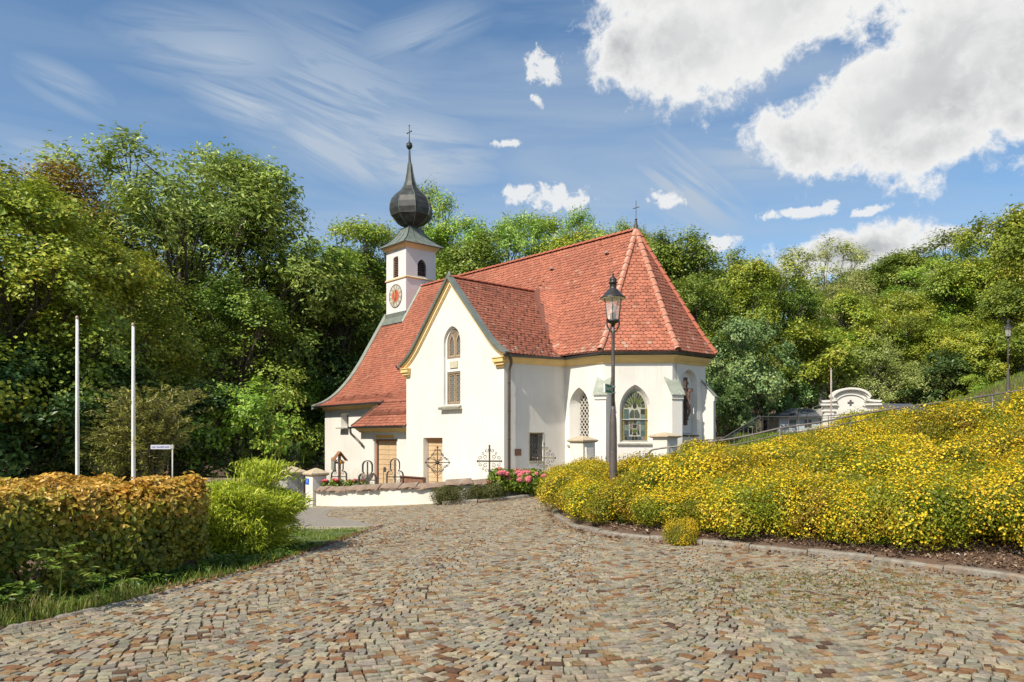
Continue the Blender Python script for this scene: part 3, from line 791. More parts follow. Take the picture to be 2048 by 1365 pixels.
# ---- walls (panels with real openings)
def arch_loop(c, w, z0, z1, rise, n=7, pointed=True):
    """pointed-arch opening: centre, width, bottom, top, height of the arch"""
    h = w / 2; zs = z1 - rise; pts = [(c - h, z0), (c + h, z0)]
    right = []
    for i in range(n + 1):
        t = i / n
        if pointed:
            # arc from the springing to the apex
            R = (h * h + rise * rise) / (2 * h); a1 = math.asin(min(1, rise / R)); a = a1 * t
            right.append((c + h - R + R * math.cos(a), zs + R * math.sin(a)))
        else:
            a = math.pi / 2 * t; right.append((c + h * math.cos(a), zs + rise * math.sin(a)))
    left = [(2 * c - x, z) for x, z in right[::-1]][(1 if True else 0):]
    return pts + right + left
def rect_loop(a0, a1, z0, z1): return [(a0, z0), (a1, z0), (a1, z1), (a0, z1)]
def panel(name, O, D, outline, holes=(), th=0.35, material=plaster, parent=church, label=None):
    """wall in the plane through O along D (horizontal); outward = right-hand of D. holes: (front loop, back loop, depth)"""
    O = Vector(O); D = Vector(D).normalized(); Nn = D.cross(Vector((0, 0, 1)))
    P = lambda a, z, o=0.0: O + D * a + Vector((0, 0, z)) + Nn * o
    loops = [[Vector((a, z, 0)) for a, z in outline]] + [[Vector((a, z, 0)) for a, z in h[0]] for h in holes]
    flat = [v for l in loops for v in l]
    mb = MB(); tri = tessellate_polygon(loops)
    mb.add([P(v.x, v.y) for v in flat], [tuple(t) for t in tri])
    n = len(outline); amin = min(a for a, z in outline); amax = max(a for a, z in outline)
    mb.add([P(a, z) for a, z in outline] + [P(min(max(a, amin + th), amax - th), z, -th) for a, z in outline], [(i, (i + 1) % n, n + (i + 1) % n, n + i) for i in range(n)])
    for h in holes:
        f, b, dep = h; k = len(f)
        mb.add([P(a, z) for a, z in f] + [P(a, z, -dep) for a, z in b], [(i, (i + 1) % k, k + (i + 1) % k, k + i) for i in range(k)])
    # keep the front facing outwards
    me = bpy.data.meshes.new(name); me.from_pydata(mb.v, [], mb.f); me.materials.append(material); me.update(); me.shade_flat()
    o = link(name, me, parent)
    if label: o['label'] = label
    return P
def clip_seg(loop, p, d):
    """parameter intervals of the line p + t d inside the loop"""
    ts = []
    n = len(loop)
    for i in range(n):
        x0, y0 = loop[i]; x1, y1 = loop[(i + 1) % n]; ex, ey = x1 - x0, y1 - y0
        den = d[0] * ey - d[1] * ex
        if abs(den) < 1e-12: continue
        t = ((x0 - p[0]) * ey - (y0 - p[1]) * ex) / den; w = ((x0 - p[0]) * d[1] - (y0 - p[1]) * d[0]) / den
        if 0 <= w < 1: ts.append(t)
    ts.sort(); return list(zip(ts[::2], ts[1::2]))
def flat_piece(P, loop, off, th, name, parent, material, label=None):
    mb = MB(); Nn = P(0, 0, 1) - P(0, 0, 0)
    mb.poly([P(a, z, off) for a, z in loop], -Nn * th)
    return mb.obj(name, parent, material, label=label)
def lattice(P, loop, off, pitch, slope, name, parent, material, w=0.012):
    """diamond lattice of cames clipped to the loop"""
    mb = MB(); xs_ = [p[0] for p in loop]; zs_ = [p[1] for p in loop]; cx_, cz = sum(xs_) / len(xs_), sum(zs_) / len(zs_)
    Nn = P(0, 0, 1) - P(0, 0, 0)
    for sg in (1, -1):
        d = (1 / math.hypot(1, slope), sg * slope / math.hypot(1, slope)); span = max(zs_) - min(zs_) + (max(xs_) - min(xs_)) * slope
        k = -int(span / (pitch * slope)) - 1
        while k * pitch < span / slope + 1:
            p = (cx_ + k * pitch, cz)
            for (t0, t1) in clip_seg(loop, p, d):
                if t1 - t0 > 0.02:
                    a = P(p[0] + d[0] * t0, p[1] + d[1] * t0, off); b = P(p[0] + d[0] * t1, p[1] + d[1] * t1, off)
                    mb.bar(a, b, w, 0.012, up=Nn)
            k += 1
    return mb.obj(name, parent, material)
def rim(P, loop, off, w, th, name, parent, material):
    """frame following a loop, w wide towards the inside"""
    n = len(loop); cx_ = sum(p[0] for p in loop) / n; cz = sum(p[1] for p in loop) / n
    inner = []
    for i in range(n):
        p0, p1, p2 = loop[i - 1], loop[i], loop[(i + 1) % n]
        d0 = Vector((p1[0] - p0[0], p1[1] - p0[1])); d1 = Vector((p2[0] - p1[0], p2[1] - p1[1]))
        if d0.length < 1e-6: d0 = d1
        if d1.length < 1e-6: d1 = d0
        d0.normalize(); d1.normalize(); n0 = Vector((-d0.y, d0.x)); n1 = Vector((-d1.y, d1.x)); m = n0 + n1
        m = m.normalized() if m.length > 1e-6 else n0; m = m / max(0.35, m.dot(n0)); inner.append((p1[0] + m.x * w, p1[1] + m.y * w))
    mb = MB(); vs_ = [P(a, z, off) for a, z in loop] + [P(a, z, off) for a, z in inner] + [P(a, z, off - th) for a, z in loop] + [P(a, z, off - th) for a, z in inner]
    fs = []
    for i in range(n):
        j = (i + 1) % n; fs += [(i, j, n + j, n + i), (n + i, n + j, 3 * n + j, 3 * n + i), (2 * n + i, i, j, 2 * n + j)]
    mb.add(vs_, fs); mb.obj(name, parent, material)
    return inner
BOT = -3.2
def zc(e): return float(zT(np.array([e]))[0])
# gable front (plane s = 0), travel direction +e keeps the outside on the right (south)
gl = [(-6.2, BOT), (0, BOT)] + [(e, zc(e) - 0.10) for e in np.linspace(0, -6.2, 33)]
niche = arch_loop(-3.06, 1.06, 1.24, 4.27, 0.62)
door2 = rect_loop(-4.95, -3.67, -2.35, -0.02)
PG = panel('wall', (0, 0, 0), (1, 0, 0), gl, [(niche, niche, 0.10), (door2, door2, 0.28)])
w_up = arch_loop(-3.03, 0.95, 3.03, 4.18, 0.56); w_lo = rect_loop(-3.50, -2.56, 1.27, 2.53)
# back of the niche with the two window openings
PN = panel('niche_panel', (0, 0.10, 0), (1, 0, 0), niche, [(w_up, w_up, 0.16), (w_lo, w_lo, 0.16)], th=0.003)
def gable_windows():
    r = link('window', None, church); r['label'] = 'pointed twin light window in the gable'
    flat_piece(PG, w_up, -0.22, 0.03, 'glass', r, glass_d)
    inn = rim(PG, w_up, -0.13, 0.09, 0.08, 'frame', r, frame_m)
    for c in (-3.245, -2.815):
        l = arch_loop(c, 0.36, 3.12, 3.98, 0.40); rim(PG, l, -0.14, 0.035, 0.06, 'light_frame', r, framel)
        lattice(PG, l, -0.19, 0.085, 1.9, 'lattice', r, lead, 0.010)
    # tracery between the two lights
    mb = MB(); mb.poly([PG(a, z, -0.15) for a, z in [(-3.065, 3.12), (-2.995, 3.12), (-2.995, 3.62), (-2.78, 3.98), (-3.03, 4.12), (-3.28, 3.98), (-3.065, 3.62)]], Vector((0, 0.05, 0)))
    mb.obj('tracery', r, frame_m)
    r = link('window', None, church); r['label'] = 'tall rectangular window below the twin light window'
    flat_piece(PG, w_lo, -0.22, 0.03, 'glass', r, glass_d)
    rim(PG, w_lo, -0.12, 0.075, 0.09, 'frame', r, frame_m)
    for (a, b) in ((-3.42, -3.06), (-3.01, -2.64)):
        l = rect_loop(a, b, 1.34, 2.43); rim(PG, l, -0.15, 0.03, 0.05, 'light_frame', r, framel); lattice(PG, l, -0.19, 0.085, 1.9, 'lattice', r, lead, 0.010)
    mb = MB(); s = 1
    mb.add([PG(a, z, o) for a, z, o in [(-3.72, 1.06, .16), (-2.40, 1.06, .16), (-2.40, 1.15, .19), (-3.72, 1.15, .19), (-3.62, 1.26, -.12), (-2.50, 1.26, -.12), (-3.72, 1.06, -.12), (-2.40, 1.06, -.12)]],
           [(0, 1, 2, 3), (3, 2, 5, 4), (6, 7, 1, 0), (0, 3, 4, 6), (1, 7, 5, 2)])
    mb.obj('sill', r, stone)
    mb = MB(); mb.poly([PG(a, z, -0.06) for a, z in rect_loop(-3.29, -2.80, 2.66, 2.93)], Vector((0, 0.035, 0)))
    mb.obj('plaque', church, mat('limestone_plaque', (0.55, 0.50, 0.36), (0.48, 0.44, 0.32), scale=7, rough=0.9, bump=0.3), bevel=0.006)
gable_windows()
def plank_door(P, a0, a1, z0, z1, off, leaves=1, n=11):
    r = link('door', None, church)
    flat_piece(P, rect_loop(a0, a1, z0, z1), off - 0.04, 0.03, 'backing', r, frame_m)
    w = (a1 - a0) / leaves
    me = None
    for l in range(leaves):
        for i in range(n):
            h = (z1 - z0) / n; b0 = z0 + i * h
            if me is None:
                mb = MB(); c = P(0, 0, 0); loop = rect_loop(0.012, w - 0.012, 0.006, h - 0.006)
                Nn = P(0, 0, 1) - P(0, 0, 0); mb.poly([P(a, z, 0) - c for a, z in loop], -Nn * 0.035); me = mb.mesh('plank', door_m, bevel=0.006)
            link('plank', me, r, loc=P(a0 + l * w, b0, off))
    return r
d2 = plank_door(PG, -4.93, -3.69, -2.32, -0.17, -0.22, 1, 12)
flat_piece(PG, rect_loop(-4.93, -3.69, -0.17, -0.03), -0.17, 0.05, 'lintel', d2, mat('door_head', (0.42, 0.22, 0.10), rough=0.7))
flat_piece(PG, rect_loop(-5.02, -4.95, -2.3, -0.02), 0.012, 0.014, 'jamb', d2, mat('jamb_plaster', (0.62, 0.60, 0.54), rough=0.9))
# other walls
panel('wall', (0, 0, 0), (0, 1, 0), [(0, BOT), (3.07, BOT), (3.07, 2.85), (0, 2.85)],
      [(rect_loop(1.20, 1.93, -0.90, 0.17), rect_loop(1.26, 1.87, -0.84, 0.12), 0.30)])
PE = lambda a, z, o=0.0: Vector((o, a, z))
def side_window():
    r = link('window', None, church); r['label'] = 'small barred window in the shaded side wall'
    l = rect_loop(1.26, 1.87, -0.84, 0.12)
    flat_piece(PE, l, -0.27, 0.03, 'glass', r, mat('grey_leaded_glass', (0.20, 0.20, 0.20), (0.12, 0.12, 0.125), scale=8, rough=0.15))
    rim(PE, l, -0.24, 0.05, 0.04, 'frame', r, frame_m)
    lattice(PE, rect_loop(1.33, 1.80, -0.77, 0.05), -0.245, 0.10, 1.7, 'lattice', r, lead, 0.010)
    mb = MB()
    for a in np.linspace(1.27, 1.86, 7): mb.bar(PE(a, -0.87, -0.05), PE(a, 0.15, -0.05), 0.02)
    for z in (-0.72, -0.36, 0.0): mb.bar(PE(1.2, z, -0.05), PE(1.93, z, -0.05), 0.018)
    mb.obj('bars', r, lead_d)
    mb = MB(); mb.box((-0.28, 1.17, -0.95), (0.045, 1.96, -0.902)); mb.obj('sill', r, stone)
    rim(PE, rect_loop(1.18, 1.95, -0.90, 0.19), 0.012, 0.035, 0.02, 'surround', r, mat('stone_surround', (0.46, 0.40, 0.27), rough=0.9))
side_window()
mb = MB(); mb.box((0.004, 0.50, -0.66), (0.03, 0.80, -0.42)); mb.obj('plaque', church, mat('brown_board', (0.20, 0.085, 0.05), (0.26, 0.12, 0.07), scale=6, rough=0.7), bevel=0.004)
panel('wall', (-6.2, 4.0, 0), (0, -1, 0), [(0, BOT), (4.0, BOT), (4.0, 2.85), (0, 2.85)])
# choir south wall with a splayed pointed window
cw_f = arch_loop(0.72, 1.0, -0.28, 1.86, 0.75); cw_b = arch_loop(0.72, 0.58, -0.18, 1.74, 0.5)
PC = panel('wall', (0, 3.07, 0), (1, 0, 0), [(0, BOT), (1.94, BOT), (1.94, 3.02), (0, 3.02)], [(cw_f, cw_b, 0.42)])
def choir_window():
    r = link('window', None, church); r['label'] = 'pointed leaded window beside the inner corner'
    flat_piece(PC, cw_b, -0.40, 0.03, 'glass', r, mat('brown_leaded_glass', (0.035, 0.03, 0.028), (0.07, 0.06, 0.055), scale=9, rough=0.25))
    lattice(PC, cw_b, -0.355, 0.17, 1.2, 'lattice', r, mat('white_came', (0.6, 0.57, 0.5)), 0.022)
    mb = MB()
    for z in (0.25, 0.72, 1.16): mb.bar(PC(0.43, z, -0.355), PC(1.01, z, -0.355), 0.022)
    mb.obj('bars', r, lead)
    mb = MB(); mb.add([PC(a, z, o) for a, z, o in [(0.16, -0.36, .05), (1.28, -0.36, .05), (1.28, -0.30, .06), (0.16, -0.30, .06), (0.43, -0.17, -.41), (1.01, -0.17, -.41), (0.16, -.36, -.1), (1.28, -.36, -.1)]],
                      [(0, 1, 2, 3), (3, 2, 5, 4), (6, 7, 1, 0), (0, 3, 4, 6), (1, 7, 5, 2)]); mb.obj('sill', r, stone)
choir_window()
# south-east wall with the coloured window
DSE = Vector((q2, q2, 0)); LSE = 1.74 * math.sqrt(2)
sw_f = arch_loop(1.13, 1.10, -0.20, 1.90, 0.86); sw_b = arch_loop(1.13, 0.90, -0.12, 1.76, 0.72)
PSE = panel('wall', (1.94, 3.07, 0), DSE, [(0, BOT), (LSE, BOT), (LSE, 3.02), (0, 3.02)], [(sw_f, sw_b, 0.20)])
def stained():
    r = link('window', None, church); r['label'] = 'pointed stained glass window with a standing figure in green, teal and gold panes'
    flat_piece(PSE, sw_b, -0.19, 0.02, 'backing', r, black)
    cols = {'gold': (0.42, 0.32, 0.03), 'teal': (0.10, 0.20, 0.20), 'green': (0.15, 0.20, 0.04), 'dark': (0.06, 0.055, 0.05), 'pink': (0.33, 0.27, 0.22), 'pale': (0.24, 0.32, 0.28),
            'olive': (0.13, 0.14, 0.05), 'robe': (0.13, 0.15, 0.11), 'lime': (0.13, 0.17, 0.04), 'blue': (0.09, 0.14, 0.17)}
    def pane(c, loop): flat_piece(PSE, loop, -0.165, 0.012, 'glass_pane', r, mat('pane_' + c, tuple(v * .62 for v in cols[c]), tuple(v * 0.42 for v in cols[c]), scale=12, rough=0.2, bump=0.4, bscale=12))
    C = 1.13; X0, X1 = C - 0.45, C + 0.45; zs = 1.04
    # gold borders
    z = -0.12
    for (a, b) in ((-0.11, 0.27), (0.29, 0.66), (0.68, 1.03)):
        pane('gold', rect_loop(X0 + .005, X0 + .075, a, b)); pane('gold', rect_loop(X1 - .075, X1 - .005, a, b))
    # side columns of plain panes
    tone = ['blue', 'teal', 'teal', 'pale', 'teal', 'pale', 'dark', 'blue']
    k = 0
    for side in (0, 1):
        for i, (a, b) in enumerate(((0.05, 0.24), (0.26, 0.44), (0.46, 0.62), (0.66, 0.82), (0.84, 1.02))):
            xa, xb = (X0 + .085, C - .215) if side == 0 else (C + .215, X1 - .085)
            pane(tone[(i * 3 + side * 2) % 8], rect_loop(xa, xb, a, b))
    # arch: panes fanning round the head
    Rr = 0.45
    for i, c in enumerate(('olive', 'dark', 'green', 'olive', 'dark', 'green', 'green', 'dark', 'olive', 'green', 'dark', 'olive')):
        t0, t1 = math.pi * i / 12 + 0.03, math.pi * (i + 1) / 12 - 0.03
        def e_(t, f): return (C + math.cos(t) * 0.40 * f, zs + 0.02 + (0.66 - 0.10 * abs(math.cos(t))) * f * math.sin(t) ** 0.9)
        pane(c, [e_(t0, .62), e_(t0, .93), e_(t1, .93), e_(t1, .62)])
    for i, c in enumerate(('lime', 'green', 'lime', 'lime', 'green', 'lime')):
        t0, t1 = math.pi * i / 6 + 0.04, math.pi * (i + 1) / 6 - 0.04
        pane(c, [(C + math.cos(t0) * 0.13, zs + 0.05 + math.sin(t0) * 0.14), (C + math.cos(t0) * 0.23, zs + 0.05 + math.sin(t0) * 0.36), (C + math.cos(t1) * 0.23, zs + 0.05 + math.sin(t1) * 0.36), (C + math.cos(t1) * 0.13, zs + 0.05 + math.sin(t1) * 0.14)])
    # the figure
    pane('dark', [(C + 0.075 * math.cos(t), zs + 0.10 + 0.10 * math.sin(t)) for t in np.linspace(0, 2 * math.pi, 9)[:-1]])
    for c, l in (('robe', [(C - .19, .70), (C - .02, .70), (C - .02, .98), (C - .10, 1.0), (C - .19, .86)]), ('robe', [(C + .0, .70), (C + .18, .70), (C + .18, .84), (C + .10, 1.0), (C + .0, .98)]),
                 ('olive', [(C - .2, .50), (C - .07, .50), (C - .05, .64), (C - .18, .64)]), ('dark', [(C - .05, .50), (C + .07, .50), (C + .06, .64), (C - .03, .64)]), ('pale', [(C + .09, .48), (C + .2, .48), (C + .2, .64), (C + .08, .64)]),
                 ('pink', [(C - .19, .30), (C - .08, .30), (C - .10, .48), (C - .17, .48)]), ('dark', [(C - .06, .33), (C + .06, .33), (C + .08, .47), (C - .08, .47)]), ('pink', [(C + .08, .30), (C + .18, .30), (C + .16, .46), (C + .1, .46)]),
                 ('dark', [(C - .18, .10), (C - .1, .10), (C - .1, .28), (C - .16, .28)]), ('green', [(C - .08, .18), (C + .08, .18), (C + .08, .29), (C - .08, .29)]), ('dark', [(C + .1, .10), (C + .18, .10), (C + .16, .28), (C + .1, .28)]),
                 ('dark', [(C - .08, .08), (C + .08, .08), (C + .05, .16), (C - .05, .16)])):
        pane(c, l)
    for i in range(6):
        a = C - .36 + i * .122; pane(('dark', 'blue', 'dark', 'dark', 'blue', 'pink')[i], rect_loop(a, a + .108, -.10, .03))
    flat_piece(PSE, sw_b, -0.178, 0.006, 'came', r, mat('pale_came', (0.38, 0.37, 0.29), rough=0.6))
    mb = MB(); mb.bar(PSE(X0, 0.645, -0.14), PSE(X1, 0.645, -0.14), 0.03); mb.obj('glazing_bar', r, lead)
    mb = MB(); mb.add([PSE(a, z, o) for a, z, o in [(0.50, -0.29, .06), (1.76, -0.29, .06), (1.76, -0.24, .07), (0.50, -0.24, .07), (0.68, -0.11, -.19), (1.58, -0.11, -.19), (0.50, -.29, -.1), (1.76, -.29, -.1)]],
                      [(0, 1, 2, 3), (3, 2, 5, 4), (6, 7, 1, 0), (0, 3, 4, 6), (1, 7, 5, 2)]); mb.obj('sill', r, stone)
stained()
# east wall with a round-headed niche holding the crucifix
nz_ = arch_loop(1.02, 0.98, 0.12, 2.48, 0.49, n=8, pointed=False); nb_ = arch_loop(1.02, 0.88, 0.14, 2.43, 0.44, n=8, pointed=False)
PEE = panel('wall', (3.68, 4.81, 0), (0, 1, 0), [(0, BOT), (2.06, BOT), (2.06, 3.02), (0, 3.02)], [(nz_, nb_, 0.24)])
r_ = link('niche', None, church)
flat_piece(PEE, nb_, -0.22, 0.04, 'niche_back', r_, plaster)
mb = MB(); mb.add([PEE(a, z, o) for a, z, o in [(0.5, 0.03, .05), (1.56, 0.03, .05), (1.56, 0.08, .06), (0.5, 0.08, .06), (0.55, 0.15, -.22), (1.5, 0.15, -.22), (0.5, .03, -.1), (1.56, .03, -.1)]],
                  [(0, 1, 2, 3), (3, 2, 5, 4), (6, 7, 1, 0), (0, 3, 4, 6), (1, 7, 5, 2)]); mb.obj('sill', r_, gutter_m)
panel('wall', (3.68, 6.87, 0), (-q2, q2, 0), [(0, BOT), (LSE, BOT), (LSE, 3.02), (0, 3.02)])
panel('wall', (1.94, 8.61, 0), (-1, 0, 0), [(0, BOT), (8.14, BOT), (8.14, 3.02), (0, 3.02)])
panel('wall', (-6.2, 10.59, 0), (-1, 0, 0), [(0, BOT), (9.2, BOT), (9.2, 1.6), (0, 1.6)])
# west gable, nave south wall, porch
wg = [(0, BOT), (-9.5, BOT)] + [(-(10.59 - s), float(zS(np.array([s]))[0]) - 0.12) for s in np.linspace(1.09, 10.59, 41)]
panel('wall', (-15.4, 10.59, 0), (0, -1, 0), [(-a, z) for a, z in wg])
nw = rect_loop(-13.70, -12.95, 0.48, 1.18); nwb = rect_loop(-13.62, -13.03, 0.52, 1.14)
PNv = panel('wall', (0, 1.09, 0), (1, 0, 0), [(-15.4, BOT), (-6.2, BOT), (-6.2, 1.62), (-15.4, 1.62)], [(nw, nwb, 0.34)])
r_ = link('window', None, church); r_['label'] = 'small deep window in the low nave wall'
flat_piece(PNv, nwb, -0.31, 0.03, 'glass', r_, glass_d); rim(PNv, rect_loop(-13.4, -13.03, .52, 1.14), -0.25, 0.04, 0.04, 'frame', r_, framel)
mb = MB(); mb.box((-13.73, 0.80, 0.42), (-12.92, 1.06, 0.478)); mb.obj('sill', r_, stone)
d1h = rect_loop(-9.22, -7.40, -2.75, -0.10)
PP = panel('wall', (0, 0.3, 0), (1, 0, 0), [(-10.4, BOT), (-6.2, BOT), (-6.2, 0.60), (-10.4, 0.60)], [(d1h, d1h, 0.25)])
panel('wall', (-10.4, 1.09, 0), (0, -1, 0), [(0, BOT), (0.79, BOT), (0.79, 0.60), (0, 0.60)])
d1 = plank_door(PP, -9.12, -7.42, -2.72, -0.13, -0.16, 2, 12)
rim(PP, rect_loop(-9.22, -7.40, -2.75, -0.10), -0.10, 0.06, 0.05, 'frame', d1, mat('door_frame_red', (0.34, 0.13, 0.06), rough=0.7))
mb = MB(); mb.box((-9.08, 0.27, -0.03), (-7.62, 0.302, 0.09)); mb.obj('lintel', church, mat('yellow_lintel', (0.68, 0.36, 0.08), rough=0.85))
mb = MB(); mb.box((-9.30, 0.22, -0.10), (-7.32, 0.31, -0.065)); mb.obj('drip_strip', d1, gutter_m)
flat_piece(PP, rect_loop(-9.32, -9.23, -2.6, -0.12), 0.010, 0.012, 'jamb', d1, mat('jamb_plaster', (0.62, 0.60, 0.54)))

# ---- cornices under the eaves and gutters
corn = [(-0.02, -0.02), (0.05, -0.02), (0.07, 0.03), (0.12, 0.07), (0.20, 0.16), (0.24, 0.24), (-0.02, 0.24)]
def cornice(path, material=yellow, prof=corn, name='cornice'): MB().sweep(prof, path).obj(name, church, material)
eave_path = [(0, -0.02), (0, 3.07), (1.94, 3.07), (3.68, 4.81), (3.68, 6.87), (1.94, 8.61), (-6.2, 8.61)]
cornice([(e, s, 2.66 if i < 1 else 2.70) for i, (e, s) in enumerate(eave_path)])
cornice([(-15.44, 1.09, 1.38), (-6.2, 1.09, 1.38)]); cornice([(-10.42, 1.0, 0.24), (-10.42, 0.3, 0.24), (-6.2, 0.3, 0.24)])
gut = [(0.0, 0.0), (0.015, -0.05), (0.055, -0.08), (0.10, -0.08), (0.14, -0.05), (0.155, 0.0), (0.14, 0.0), (0.12, -0.035), (0.08, -0.06), (0.03, -0.035), (0.012, 0.0)]
def gutter(path): MB().sweep(gut, path).obj('gutter', church, gutter_m)
gutter([(0.20, -0.22, 2.90), (0.20, 2.87, 2.985), (2.02, 2.87, 3.05), (3.88, 4.73, 3.05), (3.88, 6.95, 3.05), (2.02, 8.81, 3.05), (-6.2, 8.81, 3.05)])
gutter([(-15.75, 0.70, 1.60), (-9.3, 0.70, 1.60)]); gutter([(-10.75, -0.05, 0.48), (-6.22, -0.05, 0.48)])
gutter([(-6.42, 2.6, 2.88), (-6.42, -0.2, 2.88)])
def pipe(pts, r=0.05, n=8):
    P_ = [Vector(p) for p in pts]; out = [P_[0]]
    for i in range(1, len(P_) - 1):
        a, b, c = P_[i - 1], P_[i], P_[i + 1]; l = min(0.09, (b - a).length / 2, (c - b).length / 2)
        p, q = b + (a - b).normalized() * l, b + (c - b).normalized() * l
        for t in (0, .25, .5, .75, 1): out.append((1 - t) ** 2 * p + 2 * t * (1 - t) * b + t * t * q)
    out.append(P_[-1]); mb = MB().tube(out, r, n)
    o = mb.obj('downpipe', church, pipe_m, smooth=True)
    return o
dp = pipe([(0.28, 0.06, 2.84), (0.28, 0.10, 2.62), (0.115, 0.14, 2.38), (0.115, 0.14, -2.3)], 0.052)
MB().lathe([(0.05, 0), (0.075, 0.12), (0.08, 0.2)], 8, (0.28, 0.05, 2.72)).obj('outlet', dp, pipe_m)
mb = MB()
for z in (1.9, 0.9, -0.1, -1.1): mb.lathe([(0.062, 0), (0.062, 0.04)], 10, (0.115, 0.14, z))
mb.obj('pipe_clamp', dp, gutter_m)
pipe([(-10.68, -0.10, 0.44), (-10.68, -0.08, 0.18), (-10.55, 0.12, -0.05), (-10.05, 0.16, -0.34)], 0.055)
# lightning rod down the east wall
mb = MB(); mb.tube([(3.9, 5.0, 3.05), (3.74, 5.0, 2.75), (3.72, 4.98, 2.62), (3.705, 4.98, -1.6)], 0.008, 5); mb.obj('lightning_cable', church, gutter_m)
# ---- gable front: moulded ochre raking bands, metal verge, return blocks
def rake_band(lo, hi, y0, y1, name, material, e0=0.30, e1=-6.5, n=41, zoff=0.0, cut=None):
    es = np.linspace(e0, e1, n); mb = MB(); vs_ = []
    pts = [(e, zc(e) + zoff) for e in es]
    for i, (e, z) in enumerate(pts):
        a = pts[max(0, i - 1)]; b = pts[min(n - 1, i + 1)]; d = Vector((b[0] - a[0], b[1] - a[1])).normalized()
        nn = Vector((d.y, -d.x)); nn = nn if nn.y < 0 else -nn
        k = 1.0
        if i == n // 2: nn = Vector((0, -1)); k = 1.42
        p0 = (e + nn.x * lo * k, z + nn.y * lo * k); p1 = (e + nn.x * hi * k, z + nn.y * hi * k)
        vs_ += [(p0[0], y0, p0[1]), (p0[0], y1, p0[1]), (p1[0], y1, p1[1]), (p1[0], y0, p1[1])]
    fs = [(i * 4 + k, i * 4 + (k + 1) % 4, (i + 1) * 4 + (k + 1) % 4, (i + 1) * 4 + k) for i in range(n - 1) for k in range(4)] + [(0, 1, 2, 3), ((n - 1) * 4 + 3, (n - 1) * 4 + 2, (n - 1) * 4 + 1, (n - 1) * 4)]
    mb.add(vs_, fs).obj(name, church, material)
rake_band(-0.045, 0.012, -0.22, 0.06, 'verge_sheet', copper)
rake_band(0.012, 0.05, -0.215, -0.17, 'verge_sheet', copper)
rake_band(0.02, 0.10, -0.13, 0.05, 'raking_cornice', yellow, e0=0.22, e1=-6.42)
rake_band(0.10, 0.19, -0.08, 0.05, 'raking_cornice', mat('ochre_light', (0.80, 0.62, 0.34), rough=0.9), e0=0.14, e1=-6.34)
rake_band(0.19, 0.23, -0.04, 0.05, 'raking_cornice', yellow, e0=0.06, e1=-6.26)
for (a, b) in ((-0.42, 0.14), (-6.34, -5.86)):
    mb = MB(); mb.box((a, -0.20, 2.66), (b, 0.0, 2.80)); mb.box((a + .03, -0.14, 2.56), (b - .03, 0.0, 2.66)); mb.box((a + .07, -0.07, 2.48), (b - .07, 0.0, 2.56)); mb.box((a - .02, -0.23, 2.80), (b + .02, 0.0, 2.845))
    mb.obj('cornice_return', church, yellow, bevel=0.008)
MB().bar((-6.52, -0.3, 2.95), (-6.40, -0.3, 2.86), 0.05).obj('verge_end', church, gutter_m)
# ---- west verge of the nave
def west_verge():
    mb = MB(); ss = np.linspace(0.62, 5.0, 26); vs_ = []
    for s in ss:
        z = float(zS(np.array([s]))[0]); vs_ += [(-15.95, s, z - 0.16), (-15.95, s, z + 0.10), (-15.60, s, z + 0.10), (-15.60, s, z - 0.05)]
    fs = [(i * 4 + k, i * 4 + (k + 1) % 4, (i + 1) * 4 + (k + 1) % 4, (i + 1) * 4 + k) for i in range(25) for k in range(4)] + [(0, 1, 2, 3), (103, 102, 101, 100)]
    mb.add(vs_, fs).obj('verge_sheet', church, mat('grey_green_sheet', (0.30, 0.32, 0.28), (0.24, 0.26, 0.22), scale=3, rough=0.6, metal=0.1))
west_verge()
# porch roof hip on the left
mb = MB(); mb.add([(-10.66, -0.05, 0.49), (-9.27, 0.82, 1.64), (-10.9, 0.82, 0.49)], [(0, 1, 2)]); mb.add([(-10.66, -.05, .49), (-9.27, .82, 1.64), (-9.24, .82, 1.70), (-10.66, -.08, .56)], [(0, 1, 2, 3)]); mb.obj('hip_flashing', roof, gutter_m)
mb = MB(); mb.bar((-10.66, -0.06, 0.52), (-9.27, 0.80, 1.68), 0.07, 0.05); mb.obj('hip_flashing', roof, mat('dark_hip', (0.12, 0.07, 0.05), rough=0.7))

